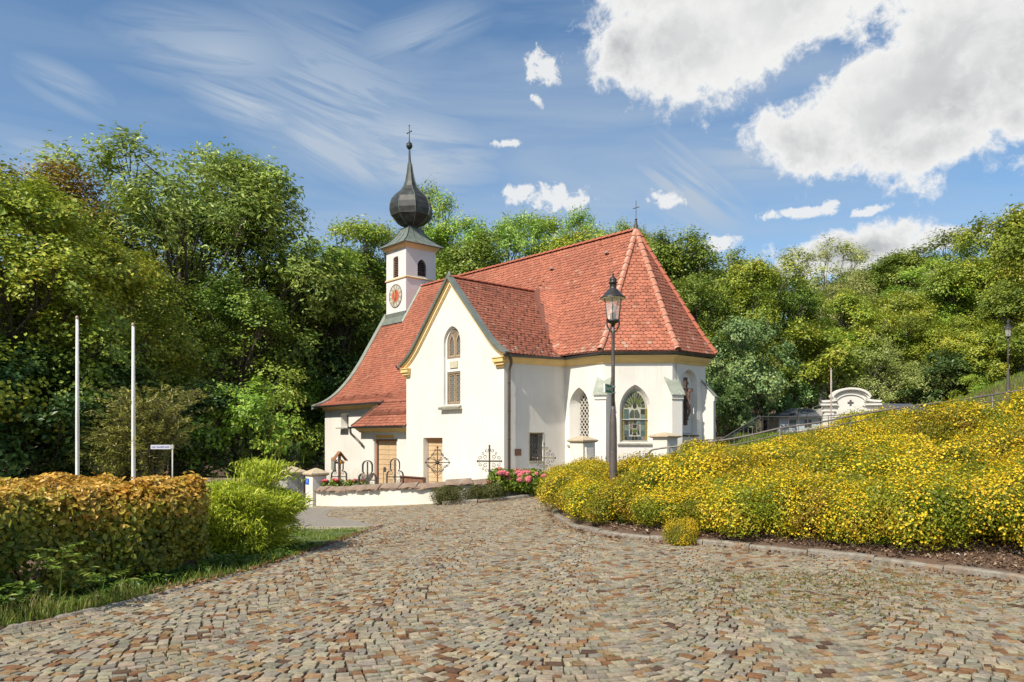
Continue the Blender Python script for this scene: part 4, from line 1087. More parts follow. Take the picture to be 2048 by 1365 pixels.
# ---- buttresses
def buttress(c, ang):
    o = Vector((math.cos(ang), math.sin(ang), 0)); t = Vector((-o.y, o.x, 0)); C = Vector((c[0], c[1], 0)); w = 0.205; dpt = 0.33
    r = link('buttress', None, church)
    def X(a, b, z): return C + o * a + t * b + Vector((0, 0, z))
    mb = MB(); zb, zf = 2.12, 1.56
    mb.add([X(-.15, -w, BOT), X(dpt, -w, BOT), X(dpt, w, BOT), X(-.15, w, BOT), X(-.15, -w, zb), X(dpt, -w, zf), X(dpt, w, zf), X(-.15, w, zb)],
           [(0, 1, 5, 4), (1, 2, 6, 5), (2, 3, 7, 6), (4, 5, 6, 7)])
    mb.obj('pier', r, plaster)
    mb = MB(); u0, u1 = -.12, dpt + .09; s = (zf - zb) / (dpt + .15)
    z0_, z1_ = zb + .035, zb + s * (u1 + .15) + .035
    for (dz) in (0,):
        mb.add([X(u0, -w - .08, z0_), X(u1, -w - .08, z1_), X(u1, w + .08, z1_), X(u0, w + .08, z0_), X(u0, -w - .08, z0_ + .035), X(u1, -w - .08, z1_ + .035), X(u1, w + .08, z1_ + .035), X(u0, w + .08, z0_ + .035)],
               [(3, 2, 1, 0), (4, 5, 6, 7), (0, 1, 5, 4), (1, 2, 6, 5), (2, 3, 7, 6), (3, 0, 4, 7)])
    mb.obj('cap', r, mat('patina_cap', (0.30, 0.33, 0.27), (0.22, 0.24, 0.19), scale=3, rough=0.7, c3=(0.40, 0.40, 0.33), s3=6))
    mb = MB(); mb.add([X(dpt, -w - .03, zf - .22), X(dpt + .04, -w - .03, zf - .2), X(dpt + .04, w + .03, zf - .2), X(dpt, w + .03, zf - .22), X(dpt, -w - .03, zf - .02), X(dpt + .05, -w - .03, zf - .03), X(dpt + .05, w + .03, zf - .03), X(dpt, w + .03, zf - .02)],
                      [(0, 1, 5, 4), (1, 2, 6, 5), (2, 3, 7, 6), (0, 3, 2, 1)]); mb.obj('moulding', r, plaster)
buttress((1.94, 3.07), R_(-67.5)); buttress((3.68, 4.81), R_(-22.5)); buttress((3.68, 6.87), R_(22.5)); buttress((1.94, 8.61), R_(67.5))

# ---- belfry
TC = (-14.57, 5.84); TA = 0.97
def tw(e, s, z): return Vector((TC[0] + e, TC[1] + s, z))
belfry = link('belfry', None, church)
tplast = mat('belfry_plaster', (0.70, 0.665, 0.655), (0.65, 0.62, 0.61), scale=0.8, rough=0.92, bump=0.2, bscale=14)
lw = arch_loop(-0.02, 0.50, 8.66, 9.80, 0.16, pointed=True, n=4)
lwE = arch_loop(0.05, 0.56, 8.70, 9.62, 0.36, n=5)
body = [(-TA, 4.6), (TA, 4.6), (TA, 10.30), (-TA, 10.30)]
PTS = panel('belfry_wall', (TC[0], TC[1] - TA, 0), (1, 0, 0), body, [(lw, lw, 0.2)], material=tplast, parent=belfry)
PTE = panel('belfry_wall', (TC[0] + TA, TC[1], 0), (0, 1, 0), body, [(lwE, lwE, 0.2)], material=tplast, parent=belfry)
panel('belfry_wall', (TC[0], TC[1] + TA, 0), (-1, 0, 0), body, material=tplast, parent=belfry)
panel('belfry_wall', (TC[0] - TA, TC[1], 0), (0, -1, 0), body, material=tplast, parent=belfry)
slat_m = mat('brown_slat', (0.24, 0.14, 0.09), (0.17, 0.10, 0.07), scale=9, rough=0.8)
slat_d = mat('dark_slat', (0.10, 0.07, 0.07), (0.07, 0.05, 0.05), scale=9, rough=0.8)
def louvre(P, loop, m, n):
    r = link('louvre_window', None, church)
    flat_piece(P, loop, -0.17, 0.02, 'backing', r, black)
    zs_ = [p[1] for p in loop]; z0, z1 = min(zs_), max(zs_)
    for i in range(n):
        z = z0 + (i + 0.35) * (z1 - z0) / n
        for (t0, t1) in clip_seg(loop, (0, z + 0.02), (1, 0)):
            mb = MB(); a, b = t0 + .01, t1 - .01
            mb.add([P(a, z, 0.0), P(b, z, 0.0), P(b, z + .07, -.12), P(a, z + .07, -.12), P(a, z - .02, 0.0), P(b, z - .02, 0.0), P(b, z + .05, -.12), P(a, z + .05, -.12)],
                   [(0, 1, 2, 3), (7, 6, 5, 4), (4, 5, 1, 0), (3, 2, 6, 7), (0, 3, 7, 4), (5, 6, 2, 1)])
            mb.obj('slat', r, m)
    return r
louvre(PTS, lw, slat_m, 12); louvre(PTE, lwE, slat_d, 9)
c4 = lambda a, z: [(TC[0] - a, TC[1] - a, z), (TC[0] + a, TC[1] - a, z), (TC[0] + a, TC[1] + a, z), (TC[0] - a, TC[1] + a, z)]
def ring(prof, a, z, name, m):
    mb = MB(); vs_ = []
    for (o, dz) in prof: vs_ += c4(a + o, z + dz)
    n = len(prof); mb.add(vs_, [(i * 4 + k, i * 4 + (k + 1) % 4, ((i + 1) % n) * 4 + (k + 1) % 4, ((i + 1) % n) * 4 + k) for i in range(n) for k in range(4)]); mb.obj(name, belfry, m)
ring([(-.02, 0), (.05, 0), (.06, .05), (.03, .09), (-.02, .10)], TA, 8.53, 'string_course', yellow_t)
ring([(-.02, 0), (.03, 0), (.05, .06), (.13, .14), (.17, .24), (-.02, .24)], TA, 10.14, 'cornice', yellow_t)
# flashing where the belfry stands on the roof
mb = MB(); y = TC[1] - TA
mb.box((TC[0] - TA - .04, y - .07, 6.44), (TC[0] + TA + .04, y + .02, 6.74)); mb.add([(TC[0] - TA - .04, y - .34, 6.10), (TC[0] + TA + .04, y - .34, 6.10), (TC[0] + TA + .04, y - .07, 6.50), (TC[0] - TA - .04, y - .07, 6.50)], [(0, 1, 2, 3)])
for sx in (1,):
    x = TC[0] + TA; ss = np.linspace(y - .3, TC[1], 10); vs_ = []
    for s in ss: z = float(zS(np.array([s]))[0]); vs_ += [(x + .003, s, z + .16), (x + .03, s, z + .16), (x + .12, s, z + .06), (x + .003, s, z - .02)]
    mb.add(vs_, [(i * 4 + k, i * 4 + k + 1, (i + 1) * 4 + k + 1, (i + 1) * 4 + k) for i in range(9) for k in range(3)])
mb.obj('flashing', belfry, copper)
# roof of the belfry: concave skirt, neck, octagonal onion, spire, ball and cross (the spire leans a little)
def skirt():
    prof = [(1.30, 10.37), (1.28, 10.41), (1.02, 10.58), (0.78, 10.80), (0.58, 11.06), (0.44, 11.34), (0.38, 11.50)]
    mb = MB(); vs_ = []
    for (a, z) in prof: vs_ += c4(a, z)
    n = len(prof); mb.add(vs_, [(i * 4 + k, i * 4 + (k + 1) % 4, (i + 1) * 4 + (k + 1) % 4, (i + 1) * 4 + k) for i in range(n - 1) for k in range(4)] + [(3, 2, 1, 0)])
    mb.obj('skirt_roof', belfry, mat('green_grey_sheet', (0.21, 0.245, 0.205), (0.15, 0.17, 0.145), scale=3, rough=0.5, metal=0.2))
    mb = MB()
    for k in range(4):
        mb.tube([Vector(c4(a + .005, z + .012)[k]) for a, z in prof[1:]], 0.018, 5)
        for f in (0.33, 0.66):
            mb.tube([Vector(c4(a, z + .012)[k]).lerp(Vector(c4(a, z + .012)[(k + 1) % 4]), f) for a, z in prof[1:]], 0.010, 4)
    mb.obj('seam', belfry, gutter_m)
skirt()
def lean(z): return -0.045 * max(0, z - 11.4) * 1.0
onion = [(0.40, 11.42), (0.43, 11.50), (0.38, 11.54), (0.43, 11.60), (0.68, 11.70), (0.91, 11.88), (1.12, 12.12), (1.185, 12.42), (1.16, 12.74), (1.04, 13.06), (0.82, 13.32), (0.56, 13.54),
         (0.385, 13.78), (0.26, 14.14), (0.165, 14.62), (0.105, 15.10), (0.075, 15.14), (0.055, 15.6), (0.045, 15.95)]
oct_ = R_(22.5)
mb = MB().lathe(onion, 8, (TC[0] + .05, TC[1], 0), oct_, lean=lean); mb.obj('onion_dome', belfry, dome_m)
mb = MB()
for k in range(8):
    t = 2 * math.pi * k / 8 + oct_
    mb.tube([(TC[0] + .05 + lean(z) + (r + .008) * math.cos(t), TC[1] + (r + .008) * math.sin(t), z) for r, z in onion[3:16]], 0.017, 4)
for z_, r_o in ((12.12, 1.115), (12.74, 1.155)):
    pts = [(TC[0] + .05 + lean(z_) + (r_o + .004) * math.cos(2 * math.pi * k / 8 + oct_), TC[1] + (r_o + .004) * math.sin(2 * math.pi * k / 8 + oct_), z_) for k in range(9)]
    mb.tube(pts, 0.006, 4)
mb.obj('seam', belfry, copper)
lx = TC[0] + .05 + lean(16.1)
MB().lathe([(0.04, 15.88), (0.09, 15.92), (0.16, 16.0), (0.18, 16.10), (0.14, 16.17), (0.165, 16.20), (0.10, 16.24), (0.03, 16.34)], 12, (lx, TC[1], 0)).obj('ball', belfry, dome_m, smooth=True)
mb = MB(); mb.tube([(lx, TC[1], 16.2), (lx, TC[1], 17.2)], [0.03, 0.018], 6)
mb.bar((lx - .20, TC[1], 16.84), (lx + .20, TC[1], 16.84), 0.035)
for p in ((lx - .2, 16.84), (lx + .2, 16.84), (lx, 17.2)): mb.lathe([(0.02, -.04), (0.045, 0), (0.02, .04)], 6, (p[0], TC[1], p[1]))
mb.obj('cross', belfry, lead_d)
# clock
def clock():
    r = link('clock', None, church); cx_, cz = -0.02, 7.66; R = 0.63
    def disc(r0, r1, off, th, name, m, a0=0, a1=2 * math.pi, n=40):
        mb = MB(); k = max(2, int(n * (a1 - a0) / (2 * math.pi))); vs_ = []
        for i in range(k + 1):
            t = a0 + (a1 - a0) * i / k
            for (rr, o) in ((r0, off), (r1, off), (r1, off - th), (r0, off - th)): vs_.append(PTS(cx_ + rr * math.sin(t), cz + rr * math.cos(t), o))
        mb.add(vs_, [(i * 4 + j, i * 4 + (j + 1) % 4, (i + 1) * 4 + (j + 1) % 4, (i + 1) * 4 + j) for i in range(k) for j in range(4)]); return mb.obj(name, r, m)
    disc(R - .03, R, 0.035, 0.04, 'rim', mat('clock_rim', (0.20, 0.15, 0.12), rough=0.7))
    disc(0.0, R - .03, 0.018, 0.02, 'dial', mat('clock_grey', (0.36, 0.34, 0.30), (0.30, 0.29, 0.27), scale=6, rough=0.8))
    disc(0.0, 0.33, 0.030, 0.01, 'dial_centre', mat('clock_red', (0.52, 0.10, 0.045), (0.42, 0.09, 0.05), scale=6, rough=0.8))
    disc(0.33, 0.355, 0.033, 0.01, 'inner_ring', mat('clock_gold', (0.55, 0.42, 0.22), rough=0.6))
    for i in range(12):
        t = 2 * math.pi * i / 12; disc(0.385, 0.575, 0.025, 0.006, 'hour_mark', mat('clock_cream', (0.62, 0.55, 0.42), rough=0.7), t - .10, t + .10)
    def hand(t, l, tail, w, off, m, name):
        d = (math.sin(t), math.cos(t)); q = (d[1], -d[0]); mb = MB()
        pts = [(-tail, w * .6), (l * .55, w), (l * .62, w * 1.9), (l * .75, w), (l, 0.004)]
        loop = [(cx_ + d[0] * a + q[0] * b, cz + d[1] * a + q[1] * b) for a, b in pts] + [(cx_ + d[0] * a - q[0] * b, cz + d[1] * a - q[1] * b) for a, b in pts[::-1]]
        flat_piece(PTS, loop, off, 0.008, name, r, m)
    hand(R_(-14), 0.36, 0.06, 0.022, 0.047, mat('clock_gold', (0.55, 0.42, 0.22)), 'hour_hand')
    hand(R_(208), 0.56, 0.10, 0.018, 0.058, mat('clock_gold', (0.55, 0.42, 0.22)), 'minute_hand')
    mb = MB(); mb.poly([PTS(cx_ + a, cz + z, 0.042) for a, z in ((-.03, .1), (.03, .1), (.02, .33), (-.02, .33))], PTS(0, 0, -.006) - PTS(0, 0, 0)); mb.poly([PTS(cx_ + a, cz + z, 0.042) for a, z in ((-.02, -.25), (.02, -.25), (.03, .08), (-.03, .08))], PTS(0, 0, -.006) - PTS(0, 0, 0)); mb.obj('black_hand', r, lead_d)  # black hand of the clock, pointing up
clock()
# cross at the tip of the choir roof
mb = MB(); mb.lathe([(0.10, 0.0), (0.07, .16), (0.035, .38), (0.06, .40), (0.03, .43)], 8, (1.18, 5.84, 8.16)); mb.tube([(1.18, 5.84, 8.55), (1.18, 5.84, 9.30)], 0.013, 5)
mb.bar((1.02, 5.84, 9.02), (1.34, 5.84, 9.02), 0.022); mb.obj('roof_cross', church, lead_d)
# gilt-brown weathered moulding cap at the gable tip
mb = MB(); mb.lathe([(0.09, 0), (0.06, .1), (0.02, .2)], 6, (-3.1, -0.1, 6.18)); mb.obj('gable_tip', church, copper)
# ------------------------------------------------------------------ vegetation
def unit(a): return a / (np.linalg.norm(a, axis=-1, keepdims=True) + 1e-9)
def leaves(name, C, Nn, l, w, mat_, r, oval=False, col=None, fold=0.18, sd=0.35, A=None):
    """leaf blades at C with normals Nn; l, w = length, width"""
    n = len(C); Nn = unit(Nn)
    if A is None: A = r.normal(0, 1, (n, 3))
    A = unit(A - (A * Nn).sum(1, keepdims=True) * Nn); B = np.cross(Nn, A)
    s = np.exp(r.normal(0, sd * 0.6, (n, 1))); a = A * l / 2 * s; b = B * w / 2 * s; f = Nn * w * fold * s
    if oval:
        P = np.stack([C - a, C - a * .35 + b + f, C + a * .35 + b * .85 + f, C + a, C + a * .35 - b * .85 + f, C - a * .35 - b + f], 1); k = 6
        F = np.array([0, 1, 2, 3, 0, 3, 4, 5]); sz = np.array([4, 4])
    else:
        P = np.stack([C - a, C + b + f, C + a, C - b + f], 1); k = 4
        F = np.array([0, 1, 2, 0, 2, 3]); sz = np.array([3, 3])
    Lp = (F[None] + (np.arange(n) * k)[:, None]).reshape(-1)
    c = np.repeat(col, k, 0) if col is not None else None
    return np_mesh(name, P.reshape(-1, 3), Lp, np.tile(sz, n), col=c, mat_=mat_)

def sphere_pts(n, r, up=0.0):
    d = unit(r.normal(0, 1, (n, 3)) + np.array([0, 0, up])); return d
bark_g = mat('grey_bark', (0.12, 0.10, 0.08), (0.06, 0.05, 0.04), scale=3, rough=0.95, bump=0.8, bscale=14)
bark_p = mat('pale_bark', (0.36, 0.32, 0.26), (0.20, 0.17, 0.13), scale=2, rough=0.9, bump=0.6, bscale=12)
GR = {
 'ash': leafmat('ash_leaf', [(0, (0.169, 0.269, 0.044)), (.5, (0.281, 0.389, 0.071)), (1, (0.450, 0.540, 0.113))], clump=0.25),
 'maple': leafmat('maple_leaf', [(0, (0.147, 0.217, 0.023)), (.6, (0.293, 0.349, 0.036)), (.93, (0.464, 0.482, 0.050)), (1, (0.500, 0.448, 0.050))], clump=0.3),
 'copper': leafmat('copper_beech_leaf', [(0, (0.157, 0.136, 0.022)), (.6, (0.298, 0.189, 0.030)), (1, (0.423, 0.242, 0.037))], clump=0.25),
 'beech': leafmat('beech_leaf', [(0, (0.099, 0.174, 0.024)), (.6, (0.206, 0.287, 0.034)), (1, (0.360, 0.409, 0.059))], clump=0.25),
 'locust': leafmat('locust_leaf', [(0, (0.188, 0.327, 0.035)), (.6, (0.320, 0.472, 0.054)), (1, (0.488, 0.500, 0.080))], clump=0.25),
 'birch': leafmat('pale_willow_leaf', [(0, (0.266, 0.315, 0.077)), (.6, (0.407, 0.461, 0.116)), (1, (0.500, 0.500, 0.194))], clump=0.3),
 'dark': leafmat('shaded_leaf', [(0, (0.051, 0.109, 0.028)), (.7, (0.099, 0.174, 0.037)), (1, (0.198, 0.278, 0.059))], clump=0.3),  # undergrowth shade is put into this darker leaf green
 'bluish': leafmat('field_maple_leaf', [(0, (0.126, 0.245, 0.080)), (.6, (0.233, 0.367, 0.120)), (1, (0.403, 0.500, 0.171))], clump=0.3),
}
def make_tree(kind, seed, H, R, fork, nb, nc, nl, leaf, bark=bark_g, crown_lo=0.28, brf=(.26, .38), cl=0.36, airy=0.0, tr=0.26, updir=0.55):
    """tree built at the origin: trunk with limbs running into every bough, and a crown of leaf clusters on the boughs"""
    r = np.random.default_rng(seed)
    zc_ = H * (1 + crown_lo) / 2; rz = H * (1 - crown_lo) / 2
    d = sphere_pts(nb * 3, r, 0.25); ok = d[:, 2] > -0.85; d = d[ok][:nb]
    f = r.uniform(0.42, 0.80, (len(d), 1)); f[: nb // 6] *= 0.4
    bc = d * f * np.array([R, R, rz]) + np.array([0, 0, zc_])
    bc[:, :2] *= (1 - 0.35 * np.clip((bc[:, 2:3] - zc_) / rz, 0, 1)); br = R * r.uniform(*brf, len(bc)) * (1 - 0.2 * np.clip((bc[:, 2] - zc_) / rz, 0, 1))
    # leaf clusters: mostly on the outer and upper side of the boughs
    cd = sphere_pts(len(bc) * nc, r, 0.0).reshape(len(bc), nc, 3)
    out = unit(bc - np.array([0, 0, zc_ * 0.8]))[:, None, :]
    cd = unit(cd + out * 0.55 + np.array([0, 0, updir * 0.6]))
    cc = bc[:, None] + cd * br[:, None, None] * r.uniform(0.55, 1.12, (len(bc), nc, 1)) * np.array([1, 1, 0.95])
    cc = cc.reshape(-1, 3); cdf = cd.reshape(-1, 3)
    keep = cc[:, 2] > H * 0.06
    if airy: keep &= r.random(len(cc)) > airy
    cc, cdf = cc[keep], cdf[keep]; m = len(cc)
    cs = cl * r.uniform(0.7, 1.35, (m, 1, 1))
    off = r.normal(0, 1, (m, nl, 3)) * np.array([1, 1, 0.8]) * cs * 0.62
    P = (cc[:, None] + off).reshape(-1, 3)
    Nn = (cdf[:, None] * 0.8 + np.array([0, 0, 0.55]) + r.normal(0, 0.36, (m, nl, 3))).reshape(-1, 3)
    crown = leaves('crown', P, Nn, leaf[0], leaf[1], GR[kind], r)
    mb = MB(); T = tr * H / 14
    lean_ = r.normal(0, 0.025, 2) * H
    top = Vector((lean_[0], lean_[1], H * 0.78)); fz = fork * H
    tp = [Vector((lean_[0] * (t ** 2), lean_[1] * t, t * H * 0.78)) + Vector((math.sin(t * 7 + seed) * .12, math.cos(t * 5 + seed) * .12, 0)) * (t > 0) for t in np.linspace(0, 1, 7)]
    mb.tube([Vector((0, 0, -0.4))] + tp, [T * 1.5, T * 1.15] + [T * (1 - 0.85 * t) for t in np.linspace(0.12, 1, 6)], 8)
    for i, b in enumerate(bc):
        t0 = min(0.95, max(fz, b[2] * r.uniform(0.45, 0.72)) / (H * 0.78)); k = t0 * 6; i0 = min(5, int(k)); s = tp[i0].lerp(tp[i0 + 1], k - i0)
        e = Vector(b); mid = s.lerp(e, 0.5) + Vector((0, 0, -0.06 * (e - s).length)) + Vector(r.normal(0, 0.25, 3)); rr = T * (0.16 + 0.30 * (1 - t0))
        mb.tube([s, s.lerp(mid, .5) + Vector(r.normal(0, .08, 3)), mid, mid.lerp(e, .5) + Vector((0, 0, .1)), e], [rr, rr * .85, rr * .65, rr * .45, rr * .25], 5, cap=False)
        for q in range(5):
            j = r.integers(0, nc); c = Vector(b + (cd[i, j] * br[i]) * 0.95)
            mb.tube([mid.lerp(e, 0.5 + .1 * q), e.lerp(c, .5) + Vector(r.normal(0, .12, 3)), c], [rr * .32, rr * .2, 0.012], 4, cap=False)
    co = P[::7]; zt_ = np.percentile(co[:, 2], 99.6); rx_ = (np.percentile(co[:, 0], 99) - np.percentile(co[:, 0], 1) + np.percentile(co[:, 1], 99) - np.percentile(co[:, 1], 1)) / 4
    return mb.mesh('trunk', bark, smooth=True), crown, zt_, rx_
PROTO = {}
def P_(name, *a, **k): PROTO[name] = make_tree(*a, **k)
P_('ash1', 'ash', 11, 16, 6.2, .28, 30, 24, 42, (.24, .085), brf=(.22, .33), cl=.42, crown_lo=.25, airy=.06)
P_('ash2', 'ash', 12, 15, 4.6, .3, 24, 22, 40, (.24, .085), brf=(.24, .34), cl=.40, crown_lo=.2, airy=.06)
P_('beech1', 'beech', 13, 15, 5.0, .2, 28, 22, 40, (.17, .11), brf=(.26, .36), cl=.40, crown_lo=.06)
P_('beech2', 'beech', 14, 15, 4.4, .2, 24, 24, 38, (.17, .11), brf=(.28, .40), cl=.40, crown_lo=.1, airy=.08)
P_('maple1', 'maple', 15, 12, 5.2, .12, 34, 26, 62, (.13, .10), brf=(.24, .36), cl=.38, crown_lo=.02)
P_('maple2', 'maple', 16, 13, 4.2, .15, 26, 24, 48, (.15, .11), brf=(.26, .38), cl=.38, crown_lo=.04)
P_('copper', 'copper', 17, 13, 4.2, .15, 24, 24, 36, (.14, .09), brf=(.26, .36), cl=.38, crown_lo=.1)
P_('locust1', 'locust', 18, 16, 3.9, .2, 26, 20, 44, (.20, .08), brf=(.24, .34), cl=.42, crown_lo=.1, airy=.12, updir=.9)
P_('locust2', 'locust', 19, 14, 3.6, .2, 22, 20, 44, (.20, .08), brf=(.24, .36), cl=.42, crown_lo=.06, airy=.12, updir=.9)
P_('birch1', 'birch', 20, 13, 4.0, .3, 26, 22, 36, (.15, .07), bark=bark_p, brf=(.24, .36), cl=.36, crown_lo=.12, airy=.10, tr=.16)
P_('birch2', 'birch', 21, 14, 3.6, .35, 14, 14, 34, (.16, .07), bark=bark_p, brf=(.20, .30), cl=.34, crown_lo=.35, airy=.15, tr=.15)
P_('shrub1', 'dark', 22, 6, 3.2, .05, 22, 18, 34, (.17, .10), brf=(.26, .38), cl=.30, crown_lo=-.1, tr=.18)
P_('shrub2', 'bluish', 23, 7, 3.2, .05, 24, 20, 38, (.13, .10), brf=(.24, .36), cl=.27, crown_lo=-.1, tr=.18)
P_('shrub3', 'locust', 24, 5, 2.6, .05, 16, 16, 32, (.17, .08), brf=(.26, .36), cl=.28, crown_lo=-.1, airy=.15, tr=.15)
P_('shrub4', 'maple', 25, 6, 3.0, .05, 20, 18, 34, (.15, .11), brf=(.26, .38), cl=.28, crown_lo=-.1, tr=.15)
P_('shrub5', 'birch', 26, 6.5, 3.0, .05, 20, 18, 34, (.14, .065), bark=bark_p, brf=(.26, .38), cl=.28, crown_lo=-.05, airy=.08, tr=.12)
NT = 0
def tree(px, ytop, Y, proto, wpx, label, name, cat, group, X=None, zt=None):
    global NT
    tm, cm, H, R = PROTO[proto]
    X = (px - 1024) / 1500 * Y if X is None else X
    zb = g1(X, Y) - 0.1; top = ((875 - ytop) / 1500 * Y) if zt is None else zt; h = max(2.0, top - zb)
    sx = (wpx / 1500 * Y) / (2.0 * R); sz = h / (H * 1.0); sx = min(sx, 1.12 * sz)
    r = thing(name, label, cat, (X, Y, zb), (NT * 2.399) % 6.28, group); NT += 1
    r.scale = (sx, sx, sz)
    link('trunk', tm, r); link('crown', cm, r)
    return r
g_l, g_m, g_r = 'trees at the left edge of the wood', 'trees behind the church', 'trees on the slope to the right'
T = [
 (40, 385, 27, 'maple1', 560, 'dense yellow-green maple at the left border of the picture behind the flagpoles', 'maple_tree', g_l),
 (-150, 300, 33, 'maple2', 520, 'tall maple cut by the left border of the picture', 'maple_tree', g_l),
 (135, 350, 38, 'copper', 330, 'copper brown beech crown between the maple and the big ash', 'beech_tree', g_l),
 (355, 298, 43, 'ash1', 480, 'largest ash tree with a rounded airy crown behind the flagpoles', 'ash_tree', g_l),
 (535, 345, 46, 'ash2', 330, 'narrower ash leaning out to the right of the big ash', 'ash_tree', g_l),
 (250, 480, 36, 'beech1', 330, 'dark beech under the left side of the big ash crown', 'beech_tree', g_l),
 (470, 560, 40, 'beech2', 300, 'dark shaded beech under the right side of the big ash crown', 'beech_tree', g_l),
 (605, 590, 48, 'beech1', 190, 'shaded beech in the dip between the ash and the locusts', 'beech_tree', g_l),
 (655, 452, 54, 'locust1', 215, 'bright feathery locust left of the belfry', 'locust_tree', g_m),
 (740, 442, 52, 'locust2', 210, 'bright feathery locust directly left of the onion dome', 'locust_tree', g_m),
 (700, 560, 47, 'beech2', 240, 'darker beech in front of the two locusts and left of the clock', 'beech_tree', g_m),
 (858, 388, 62, 'beech1', 150, 'tall beech whose top shows right behind the onion dome', 'beech_tree', g_m),
 (915, 396, 58, 'locust1', 175, 'light green locust right of the belfry', 'locust_tree', g_m),
 (1010, 425, 62, 'ash2', 190, 'airy ash above the left half of the long ridge', 'ash_tree', g_m),
 (1090, 430, 64, 'locust2', 170, 'light green locust above the middle of the long ridge', 'locust_tree', g_m),
 (1175, 436, 62, 'ash1', 190, 'airy ash above the right half of the long ridge', 'ash_tree', g_m),
 (1262, 446, 82, 'beech2', 110, 'dark narrow beech behind the tip of the choir roof', 'beech_tree', g_m),
 (1350, 466, 60, 'beech2', 190, 'thin topped beech just right of the choir roof tip', 'beech_tree', g_m),
 (1440, 484, 57, 'beech1', 220, 'dense beech above the right roof slope of the choir', 'beech_tree', g_m),
 (1520, 520, 52, 'maple2', 200, 'yellow-green maple between the church and the white chapel', 'maple_tree', g_r),
 (1640, 488, 72, 'birch2', 190, 'airy pale tree with sky showing through its crown', 'willow_tree', g_r),
 (1590, 610, 60, 'birch1', 200, 'pale willow below the airy tree', 'willow_tree', g_r),
 (1730, 520, 84, 'beech1', 220, 'far beech on the skyline over the chapel', 'beech_tree', g_r),
 (1815, 498, 84, 'beech2', 210, 'far beech with dark twigs on the skyline, second from the chapel', 'beech_tree', g_r),
 (1890, 480, 86, 'beech1', 230, 'far beech with dark twigs on the skyline beside the tall right maples', 'beech_tree', g_r),
 (1745, 585, 64, 'birch1', 300, 'broad pale green willow above the chapel gable', 'willow_tree', g_r),
 (1880, 548, 66, 'birch1', 260, 'pale green willow with a light trunk left of the far street lamp', 'willow_tree', g_r),
 (1965, 520, 60, 'maple1', 240, 'maple behind the far street lamp', 'maple_tree', g_r),
 (2035, 425, 62, 'maple2', 230, 'tall maple at the upper right border of the picture', 'maple_tree', g_r),
 (2140, 380, 56, 'maple1', 330, 'tallest maple cut by the right border of the picture', 'maple_tree', g_r),
]
T += [
 (1560, 560, 56, 'beech2', 200, 'dense beech on the near end of the slope between maple and airy tree', 'beech_tree', g_r),
 (1680, 590, 58, 'maple2', 220, 'green maple in the middle of the slope under the pale airy tree', 'maple_tree', g_r),
 (1800, 640, 57, 'beech1', 240, 'dark beech low on the slope above the right wing of the chapel', 'beech_tree', g_r),
 (1925, 640, 55, 'maple1', 240, 'maple low on the slope left of the far street lamp', 'maple_tree', g_r),
 (2040, 560, 54, 'beech2', 260, 'dense beech just right of the far street lamp', 'beech_tree', g_r),
 (1380, 560, 50, 'beech2', 170, 'dark beech whose crown shows beside the right end of the church roof', 'beech_tree', g_m),
 (960, 470, 52, 'beech2', 220, 'darker beech just above the ridge right of the belfry', 'beech_tree', g_m),
 (1130, 470, 54, 'maple2', 240, 'yellow-green maple behind the right half of the ridge', 'maple_tree', g_m),
 (800, 470, 56, 'ash2', 200, 'airy ash directly behind the belfry', 'ash_tree', g_m),
]
T += [
 (1480, 560, 62, 'locust2', 150, 'light green locust on the skyline dip right of the choir', 'locust_tree', g_r),
 (1690, 545, 66, 'birch1', 150, 'narrow pale willow just right of the airy tree', 'willow_tree', g_r),
 (1800, 590, 60, 'maple2', 150, 'narrow upright maple in front of the broad willow', 'maple_tree', g_r),
 (1845, 520, 72, 'locust1', 160, 'light green locust between the skyline beeches', 'locust_tree', g_r),
 (1905, 570, 60, 'locust2', 150, 'fresh green locust left of the far street lamp head', 'locust_tree', g_r),
 (1990, 470, 64, 'beech1', 180, 'upright dark beech beside the tall maple at the upper right', 'beech_tree', g_r),
 (1745, 650, 56, 'birch1', 140, 'small pale willow right behind the chapel gable', 'willow_tree', g_r),
 (1660, 640, 57, 'locust1', 140, 'fresh green locust over the flagpole of the chapel', 'locust_tree', g_r),
 (2080, 520, 52, 'maple2', 200, 'green maple at the right border below the tallest maple', 'maple_tree', g_r),
 (1400, 520, 66, 'locust1', 150, 'light green locust behind the right slope of the choir roof', 'locust_tree', g_m),
 (1300, 480, 64, 'maple2', 150, 'yellow-green maple just behind the tip of the choir roof', 'maple_tree', g_m),
]
for (px, yt, Y, pr, w, lb, nm, gp) in T: tree(px, yt, Y, pr, w, lb, nm, 'tree', gp)
gs_l, gs_m, gs_r = 'shrubs of the undergrowth at the left', 'undergrowth shrubs behind the graveyard', 'shrubs in the lower wood on the right'
